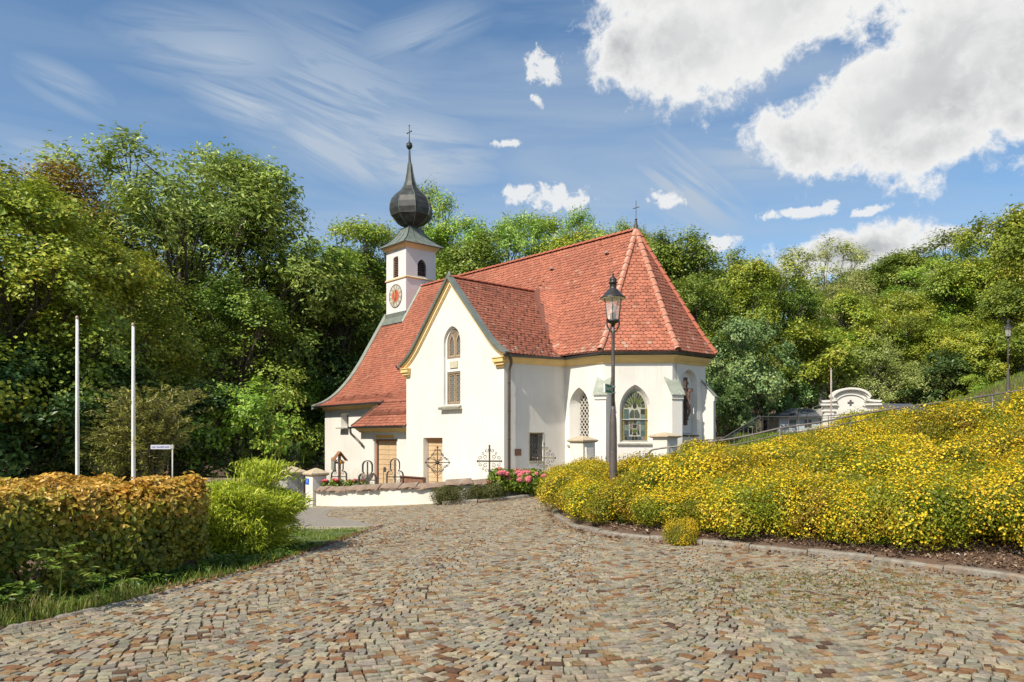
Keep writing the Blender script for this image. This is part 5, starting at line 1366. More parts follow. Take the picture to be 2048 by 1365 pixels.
SH = [
 (-60, 640, 24, 'shrub1', 330, 'dark elder shrub cut by the left border of the picture', gs_l),
 (60, 690, 25, 'shrub1', 300, 'dark elder shrub left of the left flagpole', gs_l),
 (200, 700, 27, 'shrub1', 280, 'dark elder shrub between the two flagpoles', gs_l),
 (330, 680, 33, 'shrub4', 220, 'yellowish shrub right of the right flagpole', gs_l),
 (400, 760, 29, 'shrub1', 240, 'dark elder shrub behind the street name sign', gs_l),
 (500, 765, 29, 'shrub3', 200, 'bright feathery shrub lit by the sun left of the graveyard gate', gs_l),
 (460, 700, 46, 'shrub1', 240, 'dark elder shrub at the foot of the big ash', gs_l),
 (570, 745, 46, 'shrub1', 190, 'dark shrub behind the gate pillars', gs_m),
 (545, 862, 31, 'shrub1', 110, 'low dark shrub left of the gate pillars', gs_m),
 (650, 770, 43, 'shrub3', 160, 'light shrub beside the west corner of the nave', gs_m),
 (690, 690, 46, 'shrub1', 200, 'dark shrub left of the nave roof', gs_m),
 (1430, 760, 44, 'shrub1', 170, 'dark shrub right of the last choir buttress', gs_r),
 (1480, 640, 46, 'shrub2', 190, 'blue-green field maple right of the choir, upper one', gs_r),
 (1530, 715, 53, 'shrub2', 200, 'blue-green field maple left of the chapel', gs_r),
 (1475, 815, 44, 'shrub2', 90, 'low blue-green field maple behind the stair railing', gs_r),
 (1590, 745, 54, 'shrub3', 120, 'bright green shrub at the left wing of the chapel', gs_r),
 (1620, 660, 52, 'shrub4', 190, 'yellowish shrub above the left wing of the chapel', gs_r),
 (1720, 700, 54, 'shrub5', 230, 'pale shrub behind the chapel gable', gs_r),
 (1820, 720, 54, 'shrub5', 220, 'pale shrub above the right wing of the chapel', gs_r),
 (1790, 755, 55, 'shrub3', 170, 'bright green shrub behind the right wing of the chapel', gs_r),
 (1900, 700, 52, 'shrub1', 200, 'dark shrub between the chapel and the far street lamp', gs_r),
 (1940, 750, 50, 'shrub3', 180, 'bright green shrub left of the foot of the far street lamp', gs_r),
 (2010, 660, 50, 'shrub4', 200, 'yellow-green shrub directly behind the far street lamp', gs_r),
 (2080, 700, 48, 'shrub2', 200, 'blue-green shrub at the right border of the picture', gs_r),
]
for (px, yt, Y, pr, w, lb, gp) in SH: tree(px, yt, Y, pr, w, lb, 'shrub', 'shrub', gp)
# the wood goes on behind and beyond the picture: trees one cannot tell apart
gw = 'trees of the wood behind the front row'
rr_ = random.Random(5)
for i, px in enumerate(range(-500, 2700, 105)):
    Y = 82 + rr_.uniform(-4, 16); yt = 600 - (30 if px < 600 else 0) + rr_.uniform(-22, 22)
    if 600 < px < 1300: yt = 545 + rr_.uniform(-15, 15)
    if px >= 1300: yt = 545 - max(0, px - 1750) * 0.22 + rr_.uniform(-12, 15)
    tree(px, yt, Y, ('beech1', 'beech2', 'maple2', 'ash2', 'beech2')[i % 5], 260, 'broadleaf tree of the wood behind the front row of trees', 'beech_tree', 'tree', gw)
for i, px in enumerate(range(1380, 2500, 95)):
    tree(px, 660 - max(0, px - 1700) * .1 + rr_.uniform(-25, 25), 68 + rr_.uniform(-3, 5), ('beech2', 'maple2', 'beech1')[i % 3], 230, 'broadleaf tree of the wood behind the front row of trees', 'beech_tree', 'tree', gw)
for i, px in enumerate(range(-350, 1300, 130)):
    tree(px, 655 + rr_.uniform(-25, 25), 56 + rr_.uniform(-3, 6), ('beech2', 'beech1', 'shrub1')[i % 3], 260, 'broadleaf tree of the wood behind the front row of trees', 'beech_tree', 'tree', gw)
for i, (X, Y, h) in enumerate(((-25, 13, 15), (-26, 20, 15), (-31, 8, 15), (-29, 27, 15), (-34, 16, 17), (-33, 34, 16))):
    tree(0, 0, Y, ('beech1', 'maple1')[i % 2], 10.5 * 1500 / Y, 'broadleaf tree of the wood to the left of the picture', 'beech_tree', 'tree', 'trees of the wood outside the left border', X=X, zt=h)

# arching willow between the flagpole and the street sign
def arching(px, Y, n, h, label, name, cat, mt, seed, spread=1.6, leafs=46, leaf=(.13, .028)):
    r = np.random.default_rng(seed); X = (px - 1024) / 1500 * Y; zb = g1(X, Y) - 0.05
    root = thing(name, label, cat, (X, Y, zb)); mb = MB(); P = []; A = []; Nn = []
    for i in range(n):
        a = r.uniform(0, 6.28); sp = spread * r.uniform(.3, 1.0); hh = h * r.uniform(.55, 1.0)
        pts = [Vector((math.cos(a) * sp * t ** 1.7 + r.normal(0, .02), math.sin(a) * sp * t ** 1.7, hh * (1.25 * t - .25 * t ** 3 - (0.12 * t ** 6)))) for t in np.linspace(0, 1, 7)]
        mb.tube(pts, [.02, .017, .014, .011, .008, .006, .003], 4, cap=False)
        for k in range(leafs):
            t = r.uniform(.3, 1) * 5.99; i0 = int(t); p = pts[i0].lerp(pts[i0 + 1], t - i0); d = (pts[i0 + 1] - pts[i0]).normalized()
            side = Vector(r.normal(0, 1, 3)).normalized(); ax = (d * .7 + side * .9 + Vector((0, 0, -.15))).normalized()
            P.append(p + ax * leaf[0] * .5); A.append(ax); Nn.append(Vector((0, 0, 1)) + Vector(r.normal(0, .5, 3)))
    mb.obj('stem', root, bark_g)
    link('foliage', leaves('foliage', np.array(P), np.array(Nn), leaf[0], leaf[1], mt, r, A=np.array(A)), root)
    return root
olive = leafmat('willow_bush_leaf', [(0, (0.17, 0.20, 0.03)), (.6, (0.30, 0.32, 0.06)), (1, (0.50, 0.47, 0.14))])
arching(300, 23.5, 190, 4.6, 'arching olive willow bush between the right flagpole and the street name sign', 'willow_bush', 'bush', olive, 31, spread=1.9, leafs=70, leaf=(.16, .035))
arching(240, 24, 120, 3.2, 'lower olive willow bush left of the right flagpole', 'willow_bush', 'bush', olive, 32, spread=1.6, leafs=60, leaf=(.16, .035))

# ---- potentilla bank
pot_leaf = leafmat('potentilla_leaf', [(0, (0.13, 0.165, 0.012)), (.45, (0.27, 0.285, 0.018)), (.88, (0.44, 0.39, 0.025)), (1, (0.44, 0.26, 0.03))], trans=.3, objvar=.14, clump=1.3)
pot_fl = leafmat('yellow_petal', [(0, (0.66, 0.40, 0.006)), (.5, (0.80, 0.57, 0.012)), (1, (0.88, 0.68, 0.035))], trans=.3, objvar=.05)
def make_potentilla(seed, R=0.82, H=0.80, nleaf=19000, nfl=4700):
    r = np.random.default_rng(seed); nb = 13
    d = sphere_pts(nb, r, .35); d[:, 2] = np.abs(d[:, 2]); bc = d * np.array([R * .60, R * .60, H * .46]) + np.array([0, 0, H * .33]); br = r.uniform(.30, .44, nb) * R / .8
    def pts(n, lo, hi, up):
        k = r.integers(0, nb, n); dd = unit(r.normal(0, 1, (n, 3)) + np.array([0, 0, up]) + unit(bc[k] - np.array([0, 0, .2])) * .5)
        # sprigs: little pointed groups that break the outline
        sp = 1 + 0.15 * np.sin(dd[:, 0] * 19 + k) * np.cos(dd[:, 1] * 17 - k) + 0.09 * np.sin(dd[:, 2] * 33 + dd[:, 0] * 21) + .16 * (np.sin(dd[:, 0] * 41 + dd[:, 1] * 37 + k) > .93)
        return bc[k] + dd * (br[k] * r.uniform(lo, hi, n) * sp)[:, None], dd
    P, D = pts(nleaf, .70, 1.05, .1); ok = (P[:, 2] > .03) & (np.linalg.norm(P * [1 / R, 1 / R, 1 / H] - [0, 0, .3], axis=1) > .45); P, D = P[ok], D[ok]
    fo = leaves('foliage', P, D + r.normal(0, .7, P.shape), .042, .02, pot_leaf, r)
    C, D = pts(nfl, .98, 1.12, .45); ok = (C[:, 2] > .10) & (r.random(len(C)) < .5 + .75 * np.sin(C[:, 0] * 4.3 + seed) * np.cos(C[:, 1] * 4.9 + seed * 2) + .25 * np.sin(C[:, 2] * 9)); C, D = C[ok], D[ok]; n = len(C)
    Nn = unit(D + np.array([-.12, -.15, .35]) + r.normal(0, .28, C.shape)); A = r.normal(0, 1, C.shape); A = unit(A - (A * Nn).sum(1, keepdims=True) * Nn); B = np.cross(Nn, A)
    s = r.uniform(.0115, .020, (n, 1)) * (1 + .2 * (r.random((n, 1)) < .2)); V_ = [C - Nn * s * .25]
    for k in range(10):
        t = 2 * math.pi * k / 10; q = 1.0 if k % 2 == 0 else .74; V_.append(C + (A * math.cos(t) + B * math.sin(t)) * s * q + Nn * s * .15)
    V_ = np.stack(V_, 1); F_ = np.array([[0, 1 + (2 * k - 1) % 10, 1 + 2 * k, 1 + (2 * k + 1) % 10] for k in range(5)])
    Lp = (F_.reshape(-1)[None] + (np.arange(n) * 11)[:, None]).reshape(-1)
    fl = np_mesh('blossoms', V_.reshape(-1, 3), Lp, np.full(n * 5, 4), mat_=pot_fl)
    return fo, fl
POT = [make_potentilla(s) for s in (41, 42, 43)] + [make_potentilla(44, nfl=2400)]
POT.append(make_potentilla(45, nfl=7000))
def bank():
    r = random.Random(3); n = 0; pts = []
    def put(x, y, sc, pi, label):
        z = g1(x, y); o = thing('potentilla_bush', label, 'bush', (x, y, z - .03), r.uniform(0, 6.28), 'yellow flowering potentilla bushes on the bank')
        s = sc * r.uniform(.80, 1.16); o.scale = (s, s, s * r.uniform(.88, 1.14) * (.88 + .12 * float(sst(x, 6.5, 9.5)) if y > 13.2 else .92)); fo, fl = POT[pi]
        link('foliage', fo, o); b = link('blossoms', fl, o); tag(b, kind='stuff'); pts.append((x, y))
    y = 5.0
    while y < 20.8:
        x = 0.9
        while x < 15.5:
            X = x + r.uniform(-.22, .22); Y = y + r.uniform(-.22, .22) ; x += .98
            if not in_poly(np.array([X]), np.array([Y]), EMB)[0]: continue
            dk = float(dist_line(np.array([X]), np.array([Y]), KERB)[0])
            lo = .70 if X < 3.2 else (.70 + .10 * min(3.2, X - 3.2))
            if dk < lo or dk > 8.2 or X / Y > .80: continue
            if X < 4.2 and Y > 19.3: continue
            if math.hypot(X - 1.97, Y - 14.3) < .42: X += .5
            lb = ('yellow flowering potentilla bush in the front row beside the kerb' if dk < lo + 1.0 else
                  'yellow flowering potentilla bush on the crest of the bank below the handrail' if dk > 6.0 or Y > 17.6 else 'yellow flowering potentilla bush in the middle of the bank')
            put(X, Y, 1.0 if dk > 1.3 else .86, r.choice((0, 1, 2, 0, 1, 4, 4, 3)), lb)
        y += .92
    # front row follows the kerb
    L_ = [(1.75, 18.9), (1.52, 17.7), (1.42, 16.6), (1.40, 15.6), (1.46, 14.6), (1.60, 13.7), (1.98, 12.85), (2.5, 12.2), (3.1, 11.75), (3.75, 11.3), (4.4, 10.85), (4.95, 10.35), (5.5, 9.9), (6.1, 9.35), (6.6, 8.6), (7.2, 7.7), (3.4, 12.1), (4.6, 11.5), (5.9, 10.4)]
    for x, y in L_: put(x + r.uniform(-.08, .08), y + r.uniform(-.08, .08), .84, r.choice((0, 1, 2, 4)), 'yellow flowering potentilla bush in the front row beside the kerb')
    o = thing('potentilla_bush', 'smallest potentilla bush growing over the kerb onto the cobbles', 'bush', (2.56, 11.33, g1(2.5, 11.2) - .05), .4); o.scale = (.36, .36, .42); link('foliage', POT[4][0], o); tag(link('blossoms', POT[4][1], o), kind='stuff')
    for (x, y, s, lb) in ((1.45, 21.9, .9, 'orange-yellow potentilla bush beside the pink hydrangea'), (2.35, 22.2, .95, 'orange-yellow potentilla bush in front of the small graveyard pillar')):
        o = thing('potentilla_bush', lb, 'bush', (x, y, g1(x, y) - .05), 1.1); o.scale = (s, s, s * .95); link('foliage', POT[4][0], o); tag(link('blossoms', POT[4][1], o), kind='stuff')
bank()
# ---- beech hedge, golden on top, at the left
def colored_leaf(name, trans=.3):
    mt = leafmat(name, [(0, (.8, .8, .8)), (1, (1.2, 1.2, 1.2))], trans=trans, objvar=0.0)
    nt = mt.node_tree; a = nt.nodes.new('ShaderNodeAttribute'); a.attribute_name = 'Col'
    mx = nt.nodes.new('ShaderNodeMix'); mx.data_type = 'RGBA'; mx.blend_type = 'MULTIPLY'; mx.inputs[0].default_value = 1
    cr = [n for n in nt.nodes if n.type == 'VALTORGB'][0]; hs = [n for n in nt.nodes if n.type == 'HUE_SAT'][0]
    nt.links.new(cr.outputs[0], mx.inputs[6]); nt.links.new(a.outputs['Color'], mx.inputs[7]); nt.links.new(mx.outputs[2], hs.inputs['Color'])
    return mt
def hedge():
    r = np.random.default_rng(51); ax = Vector((-0.51, -0.86, 0)); q = Vector((-0.86, 0.51, 0)); O = Vector((-3.60, 8.95, 0)); Ln, W = 6.0, 2.15
    root = thing('beech_hedge', 'clipped beech hedge with golden brown top leaves at the left border', 'hedge', (O.x, O.y, -1.65))
    n = 66000; a = r.uniform(0, Ln, n); b = r.uniform(0, W, n); c = r.uniform(.12, 1.13, n)
    side = r.random(n); th = np.abs(r.normal(0, .10, n))
    m = side < .46; b[m] = th[m]                                   # front face
    m = (side >= .46) & (side < .86); c[m] = 1.13 - th[m] * .8      # top
    m = (side >= .86) & (side < .95); a[m] = th[m] * .8             # right end
    # rounded shoulder and uneven surface
    wv = .05 * np.sin(a * 3.1 + c * 4) + .04 * np.sin(a * 7.3 - c * 6) + r.normal(0, .018, n)
    sh = np.clip(c - .82, 0, 1) ; b = b + np.where(b < .5, wv + sh * sh * 1.7, 0); c = c + .05 * np.sin(a * 2.3 + b * 3) + .03 * np.sin(a * 9 + b * 7)
    up = r.random(n) < .012; c[up] += r.uniform(0, .09, up.sum())
    gap = (np.sin(a * 5.1 + 1) * np.sin(c * 8.3 + a) > .55) & (b < .35) & (c < .72) & (r.random(n) < .8)
    keep = (c > .08) & ~gap; a, b, c = a[keep], b[keep], c[keep]; n = len(a)
    P = np.array(ax)[None] * a[:, None] + np.array(q)[None] * b[:, None] + np.array([0, 0, 1])[None] * c[:, None]
    front = np.clip(1 - b / .4, 0, 1)[:, None]; top = np.clip((c - .85) / .2, 0, 1)[:, None]
    Nn = -np.array(q)[None] * front + np.array([0, 0, 1.])[None] * (top + .25) + r.normal(0, .55, (n, 3))
    gold = np.clip((c - .60) * 1.9, 0, 1) * np.clip(1.15 - a / 5.5, .3, 1); g = r.random(n)
    t = np.clip(gold * .88 + .22 * np.clip(1.3 - a / 2.6, 0, 1) + .16 * np.sin(a * 4 + c * 3) * np.sin(b * 5 + a) + r.normal(0, .22, n), 0, 1)[:, None]
    c0 = np.array([.12, .165, .02]); c1 = np.array([.36, .32, .035]); c2 = np.array([.60, .35, .06])
    col = np.where(t < .5, c0 + (c1 - c0) * t * 2, c1 + (c2 - c1) * (t - .5) * 2) * r.uniform(.7, 1.3, (n, 1))
    link('foliage', leaves('foliage', P, Nn, .060, .038, colored_leaf('hedge_leaf'), r, oval=True, col=col), root)
    mb = MB()
    for i in range(46):
        a0 = r.uniform(.1, Ln); b0 = r.uniform(.1, 1.0); p = ax * a0 + q * b0
        pts = [p, p + Vector(r.normal(0, .05, 3)) + Vector((0, 0, .35)), p + Vector(r.normal(0, .12, 3)) + Vector((0, 0, .75)), p + Vector(r.normal(0, .16, 3)) + Vector((0, 0, 1.05))]
        mb.tube(pts, [.022, .016, .010, .005], 5, cap=False)
        for k in range(3):
            s = pts[1].lerp(pts[2], r.uniform(0, 1)); mb.tube([s, s + Vector(r.normal(0, .18, 3)) + Vector((0, 0, .22))], [.008, .003], 4, cap=False)
    p = ax * 2.35 + q * .18; mb.tube([p + Vector((0, 0, -.1)), p + Vector((.02, 0, .4)), p + Vector((.05, .03, .9))], [.075, .06, .035], 8)
    mb.obj('branches', root, bark_g)
hedge()
# ---- thread-leaf cypress
def cypress():
    r = np.random.default_rng(61); X, Y = -3.86, 10.55; zb = g1(X, Y) - .03
    root = thing('thread_cypress', 'rounded bright green thread cypress between the hedge and the lawn', 'bush', (X, Y, zb))
    n = 26000; d = unit(r.normal(0, 1, (n, 3)) + np.array([0, 0, .35])); d[:, 2] = np.where(d[:, 2] < -.15, -d[:, 2], d[:, 2])
    R = np.array([.84, .80, .68]); lump = 1 + .16 * np.sin(d[:, 0] * 7 + 2) * np.cos(d[:, 1] * 6) + .14 * np.sin(d[:, 2] * 11 + d[:, 0] * 5)
    f = r.uniform(.52, 1.0, n) * lump; B0 = d * R * f[:, None] + np.array([0, 0, .50]); B0[:, 2] = np.where(B0[:, 2] > .80, .80 + (B0[:, 2] - .80) * .45, B0[:, 2]); low = r.random(n) < .22; B0[low, 2] = r.uniform(.04, .45, low.sum())
    tip = (r.random(n) < .05); B0[tip] = np.stack([.32 + r.normal(0, .17, tip.sum()), .1 + r.normal(0, .17, tip.sum()), 1.00 + r.uniform(0, .28, tip.sum())], -1)
    B0 = B0[B0[:, 2] > .03]; n = len(B0); d = unit(B0 - np.array([0, 0, .25]))
    Ln = r.uniform(.07, .16, (n, 1)); dirv = unit(d * .9 + np.array([0, 0, .35]) + r.normal(0, .38, (n, 3)))
    P = []; cur = B0.copy(); dv = dirv.copy()
    for k in range(4):
        P.append(cur.copy()); cur = cur + dv * Ln / 3; dv = unit(dv + np.array([0, 0, -.5]) + r.normal(0, .3, (n, 3)))
    side = unit(np.cross(dirv, r.normal(0, 1, (n, 3)))); w = np.array([.0065, .0075, .006, .0015])
    V_ = np.stack([x for k in range(4) for x in (P[k] - side * w[k], P[k] + side * w[k])], 1)
    F_ = np.array([[2 * k, 2 * k + 1, 2 * k + 3, 2 * k + 2] for k in range(3)]).reshape(-1)
    # side twigs
    n2 = n; me = np_mesh('foliage', V_.reshape(-1, 3), (F_[None] + (np.arange(n) * 8)[:, None]).reshape(-1), np.full(n * 3, 4),
                        mat_=leafmat('cypress_thread', [(0, (0.22, 0.30, 0.02)), (.6, (0.42, 0.50, 0.035)), (1, (0.62, 0.62, 0.07))], trans=.25, objvar=0))
    link('foliage', me, root)
    C = B0 * 1.0; link('foliage', leaves('foliage', C[:6000] * .93 + [0, 0, .02], d[:6000] + r.normal(0, .5, (len(C[:6000]), 3)), .075, .016, MATS['cypress_thread'], r), root)
    mb = MB()
    for i in range(14): 
        e = Vector((r.normal(0, .25), r.normal(0, .25), r.uniform(.45, .75))); mb.tube([Vector((0, 0, -.05)), e * .5, e], [.035, .022, .008], 5, cap=False)
    mb.obj('branches', root, bark_g)
cypress()
# ---- low shrubs by the graveyard wall
def lump(name, label, cat, loc, R, n, leaf, mt, seed, nb=9, rotz=0.0, group=None):
    r = np.random.default_rng(seed); root = thing(name, label, cat, loc, rotz, group); R = np.array(R)
    bc = r.uniform(-.62, .62, (nb, 3)) * R * [1, 1, 0] + np.array([0, 0, R[2] * .42]); br = r.uniform(.42, .62, nb) * min(R[1], R[2] * .9)
    k = r.integers(0, nb, n); d = unit(r.normal(0, 1, (n, 3)) + [0, 0, .3]); P = bc[k] + d * (br[k] * r.uniform(.7, 1.1, n))[:, None]; P[:, 2] = np.abs(P[:, 2])
    link('foliage', leaves('foliage', P, d + r.normal(0, .6, P.shape), leaf[0], leaf[1], mt, r), root); return root, bc, br
jun = leafmat('juniper_leaf', [(0, (0.05, 0.07, 0.014)), (.6, (0.10, 0.115, 0.02)), (1, (0.19, 0.155, 0.045))], objvar=.05)
lump('juniper', 'low dark juniper with brownish tips against the white graveyard wall', 'bush', (-1.55, 20.72, g1(-1.55, 20.72) - .05), (.85, .5, .62), 13000, (.045, .014), jun, 71)
lump('juniper', 'smaller juniper left of the hydrangea behind the kerb', 'bush', (-.72, 20.92, g1(-.7, 20.92) - .02), (.55, .45, .62), 8000, (.045, .014), jun, 72)
hyd = leafmat('hydrangea_leaf', [(0, (0.08, 0.14, 0.014)), (.6, (0.16, 0.24, 0.022)), (1, (0.30, 0.34, 0.03))], objvar=.02)
root, bc, br = lump('hydrangea', 'hydrangea with pink flower heads in front of the graveyard wall', 'bush', (.15, 21.45, g1(.15, 21.45) + .05), (.85, .6, .98), 5200, (.10, .07), hyd, 73, nb=13)
def hyd_heads():
    r = np.random.default_rng(74); pk = leafmat('pink_petal', [(0, (0.62, 0.10, 0.14)), (1, (0.80, 0.30, 0.30))], trans=.2, objvar=.05)
    d = unit(r.normal(0, 1, (110, 3))); C = d * .085 * np.array([1, 1, .75]); me = leaves('flower_head', C, d + r.normal(0, .2, d.shape), .042, .038, pk, r, oval=False)
    for i in range(30):
        k = r.integers(0, 13); dd = Vector(r.normal(0, 1, 3)) + Vector((-.2, -.8, .7)); dd.normalize(); p = Vector(bc[k]) + dd * br[k] * 1.02
        if p.z < .38: p.z += .3
        link('flower_head', me, root, loc=p)
hyd_heads()
# ---- grass, weeds, seedlings
grass_m = leafmat('grass_blade', [(0, (0.09, 0.15, 0.015)), (.6, (0.17, 0.25, 0.025)), (1, (0.30, 0.33, 0.07))], trans=.3, objvar=0)
def grass(name, poly, n, h, seed, m=grass_m, w=.006, droop=.5, h0=0.3):
    r = np.random.default_rng(seed); xs_ = [p[0] for p in poly]; ys_ = [p[1] for p in poly]
    X = r.uniform(min(xs_), max(xs_), n * 3); Y = r.uniform(min(ys_), max(ys_), n * 3); k = in_poly(X, Y, poly); X, Y = X[k][:n], Y[k][:n]; n = len(X)
    tuft = .5 + .5 * np.sin(X * 5 + 1) * np.cos(Y * 4.3); Z = G(X, Y) - .025; hh = h * r.uniform(h0, 1.0, n) * (.55 + .6 * tuft); a = r.uniform(0, 6.28, n); l = hh * droop * r.uniform(.2, 1, n)
    dx, dy = np.cos(a), np.sin(a); b = np.stack([X, Y, Z], -1); t = np.stack([X + dx * l, Y + dy * l, Z + hh], -1); m1 = np.stack([X + dx * l * .3, Y + dy * l * .3, Z + hh * .62], -1)
    sd = np.stack([-dy, dx, 0 * dx], -1) * w * r.uniform(.7, 1.3, (n, 1))
    V_ = np.stack([b - sd, b + sd, m1 + sd * .7, t, m1 - sd * .7], 1); F_ = np.array([0, 1, 2, 4, 4, 2, 3]); sz = np.array([4, 3])
    o = link(name, np_mesh(name, V_.reshape(-1, 3), (F_[None] + (np.arange(n) * 5)[:, None]).reshape(-1), np.tile(sz, n), mat_=m)); tag(o, kind='stuff'); return o
LAWN = [(-2.80, 11.6), (-2.63, 13.1), (-2.56, 14.4), (-3.3, 14.35), (-5.6, 15.1), (-8.0, 15.9), (-8.5, 12.5), (-4.5, 11.0), (-3.2, 10.6)]
sheet('lawn', LAWN, 0.006, 0.7, mat('lawn_soil', (0.07, 0.10, 0.02), (0.10, 0.12, 0.03), scale=5, rough=0.95))
grass('grass', LAWN, 42000, .085, 81, w=.0055)
EDGE = [(-7.25, 1.5), (-4.95, 4.9), (-4.30, 6.2), (-3.66, 7.6), (-3.2, 8.8), (-2.90, 10.0), (-2.80, 11.5), (-3.3, 11.0), (-3.35, 9.9), (-3.7, 9.0), (-4.5, 7.6), (-5.4, 6.0), (-8.2, 2.0)]
grass('grass', EDGE, 26000, .16, 82, w=.0045, droop=.9)
EDGE2 = [(-6.5, 2.5), (-4.95, 4.95), (-4.30, 6.25), (-3.70, 7.5), (-3.95, 7.6), (-4.6, 6.4), (-5.4, 5.1), (-7, 2.7)]
grass('grass', EDGE2, 5200, .26, 83, m=leafmat('dry_grass', [(0, (.16, .20, .03)), (.6, (.26, .27, .06)), (1, (.40, .30, .14))], objvar=0), w=.003, droop=1.0)
grass('grass', [(12, 22), (34, 24), (40, 48), (18, 48)], 60000, .32, 84, w=.016)
grass('grass', [(3.4, 20.4), (8, 19.9), (14, 19.6), (22, 22), (24, 34), (8, 34), (6.5, 27), (4.9, 24.8)], 60000, .28, 87, w=.014)
weed_m = leafmat('weed_leaf', [(0, (0.045, 0.10, 0.014)), (.6, (0.09, 0.17, 0.022)), (1, (0.18, 0.26, 0.035))], objvar=.1)
def weeds(name, poly, n, hmax, seed, leaf=(.055, .032), kind='stuff', m=weed_m):
    r = np.random.default_rng(seed); xs_ = [p[0] for p in poly]; ys_ = [p[1] for p in poly]
    X = r.uniform(min(xs_), max(xs_), n * 3); Y = r.uniform(min(ys_), max(ys_), n * 3); k = in_poly(X, Y, poly); X, Y = X[k][:n], Y[k][:n]; n = len(X)
    P = []; m_ = 16; h = hmax * r.uniform(.25, 1, n) * (.5 + .5 * np.sin(X * 4.1) * np.cos(Y * 3.7 + 1) + .15)
    h = np.maximum(h, .03); t = r.uniform(.1, 1, (n, m_)); z = G(X, Y)[:, None] + h[:, None] * t
    a = r.uniform(0, 6.28, (n, m_)); rad = .05 + .03 * r.random((n, m_)); C = np.stack([X[:, None] + np.cos(a) * rad, Y[:, None] + np.sin(a) * rad, z], -1).reshape(-1, 3)
    A = np.stack([np.cos(a), np.sin(a), -.25 + 0 * a], -1).reshape(-1, 3); Nn = np.tile([0, 0, 1.0], (len(C), 1)) + r.normal(0, .35, C.shape)
    o = link(name, leaves(name, C, Nn, leaf[0], leaf[1], m, r, oval=True, A=A)); tag(o, kind=kind); return o
weeds('ground_cover', [(-3.5, 9.9), (-3.8, 8.9), (-4.6, 7.5), (-5.6, 5.8), (-6.6, 4.3), (-6.3, 4.0), (-5.1, 5.7), (-4.3, 7.0), (-3.75, 8.4), (-3.05, 9.9), (-2.98, 11.0), (-3.4, 11.2)], 1500, .20, 85)
weeds('ground_cover', [(-5.2, 5.4), (-4.75, 6.1), (-4.35, 6.9), (-4.75, 7.2), (-5.3, 6.2), (-5.9, 5.3)], 240, .42, 86, leaf=(.075, .035))
def seedling(x, y, h, n, label, seed, z=None):
    r = np.random.default_rng(seed); z = g1(x, y) if z is None else z; root = thing('ash_seedling', label, 'seedling', (x, y, z)); mb = MB(); mb.tube([(0, 0, 0), (.02, 0, h * .5), (.03, .02, h)], [.008, .006, .004], 5)
    C = []; A = []
    for i in range(n):
        a = 2.4 * i; zz = h * (.55 + .45 * i / n); d = Vector((math.cos(a), math.sin(a), .25)).normalized(); s = Vector((.02, .01, zz)); Lf = .26 * (1.1 - .5 * i / n)
        mb.tube([s, s + d * Lf * .5 + Vector((0, 0, .03)), s + d * Lf - Vector((0, 0, .02))], [.003, .0025, .001], 4)
        side = d.cross(Vector((0, 0, 1))).normalized()
        for k in range(4):
            for sg in (-1, 1):
                p = s + d * Lf * (.3 + .2 * k); ax = (d * .5 + side * sg).normalized(); C.append(p + ax * .04); A.append(ax)
        C.append(s + d * (Lf + .03)); A.append(d)
    mb.obj('stem', root, weed_m); C = np.array(C); link('foliage', leaves('foliage', C, np.tile([0, 0, 1.], (len(C), 1)) + r.normal(0, .2, C.shape), .085, .030, MATS['grass_blade'], r, oval=True, A=np.array(A), sd=.1), root)
seedling(-4.12, 6.82, .62, 9, 'light green ash seedling with feathered leaves in front of the hedge', 91)
seedling(-4.62, 6.45, .30, 6, 'small seedling at the foot of the hedge near the left border', 92)
seedling(-4.0, 7.3, .26, 5, 'small leafy seedling below the hedge, right of the taller one', 93)
# moss and small weeds in the joints, fallen leaves in drifts
def joint_weeds():
    r = np.random.default_rng(95); P = []
    for (cx_, cy, sx, sy, n) in ((3.4, 8.4, .9, .35, 2200), (2.6, 7.2, .7, .45, 1500), (1.5, 7.6, 1.0, .5, 260), (4.1, 7.6, .5, .6, 500), (0.8, 6.4, 2.6, 1.3, 420), (-2.2, 5.6, 1.8, .8, 130), (-1.4, 9.4, 1.0, .9, 130)):
        P.append(np.stack([r.normal(cx_, sx, n), r.normal(cy, sy, n)], -1))
    P = np.concatenate(P); k = in_poly(P[:, 0], P[:, 1], COBB); P = P[k]; n = len(P); C = np.stack([P[:, 0], P[:, 1], G0(P[:, 0], P[:, 1]) + r.uniform(-.008, .012, n)], -1)
    tag(link('moss', leaves('moss', C, np.tile([0, 0, 1.], (n, 1)) + r.normal(0, .7, (n, 3)), .030, .014, leafmat('moss_leaf', [(0, (.09, .11, .012)), (.6, (.15, .16, .02)), (1, (.24, .15, .03))], objvar=0), r)), kind='stuff')
joint_weeds()
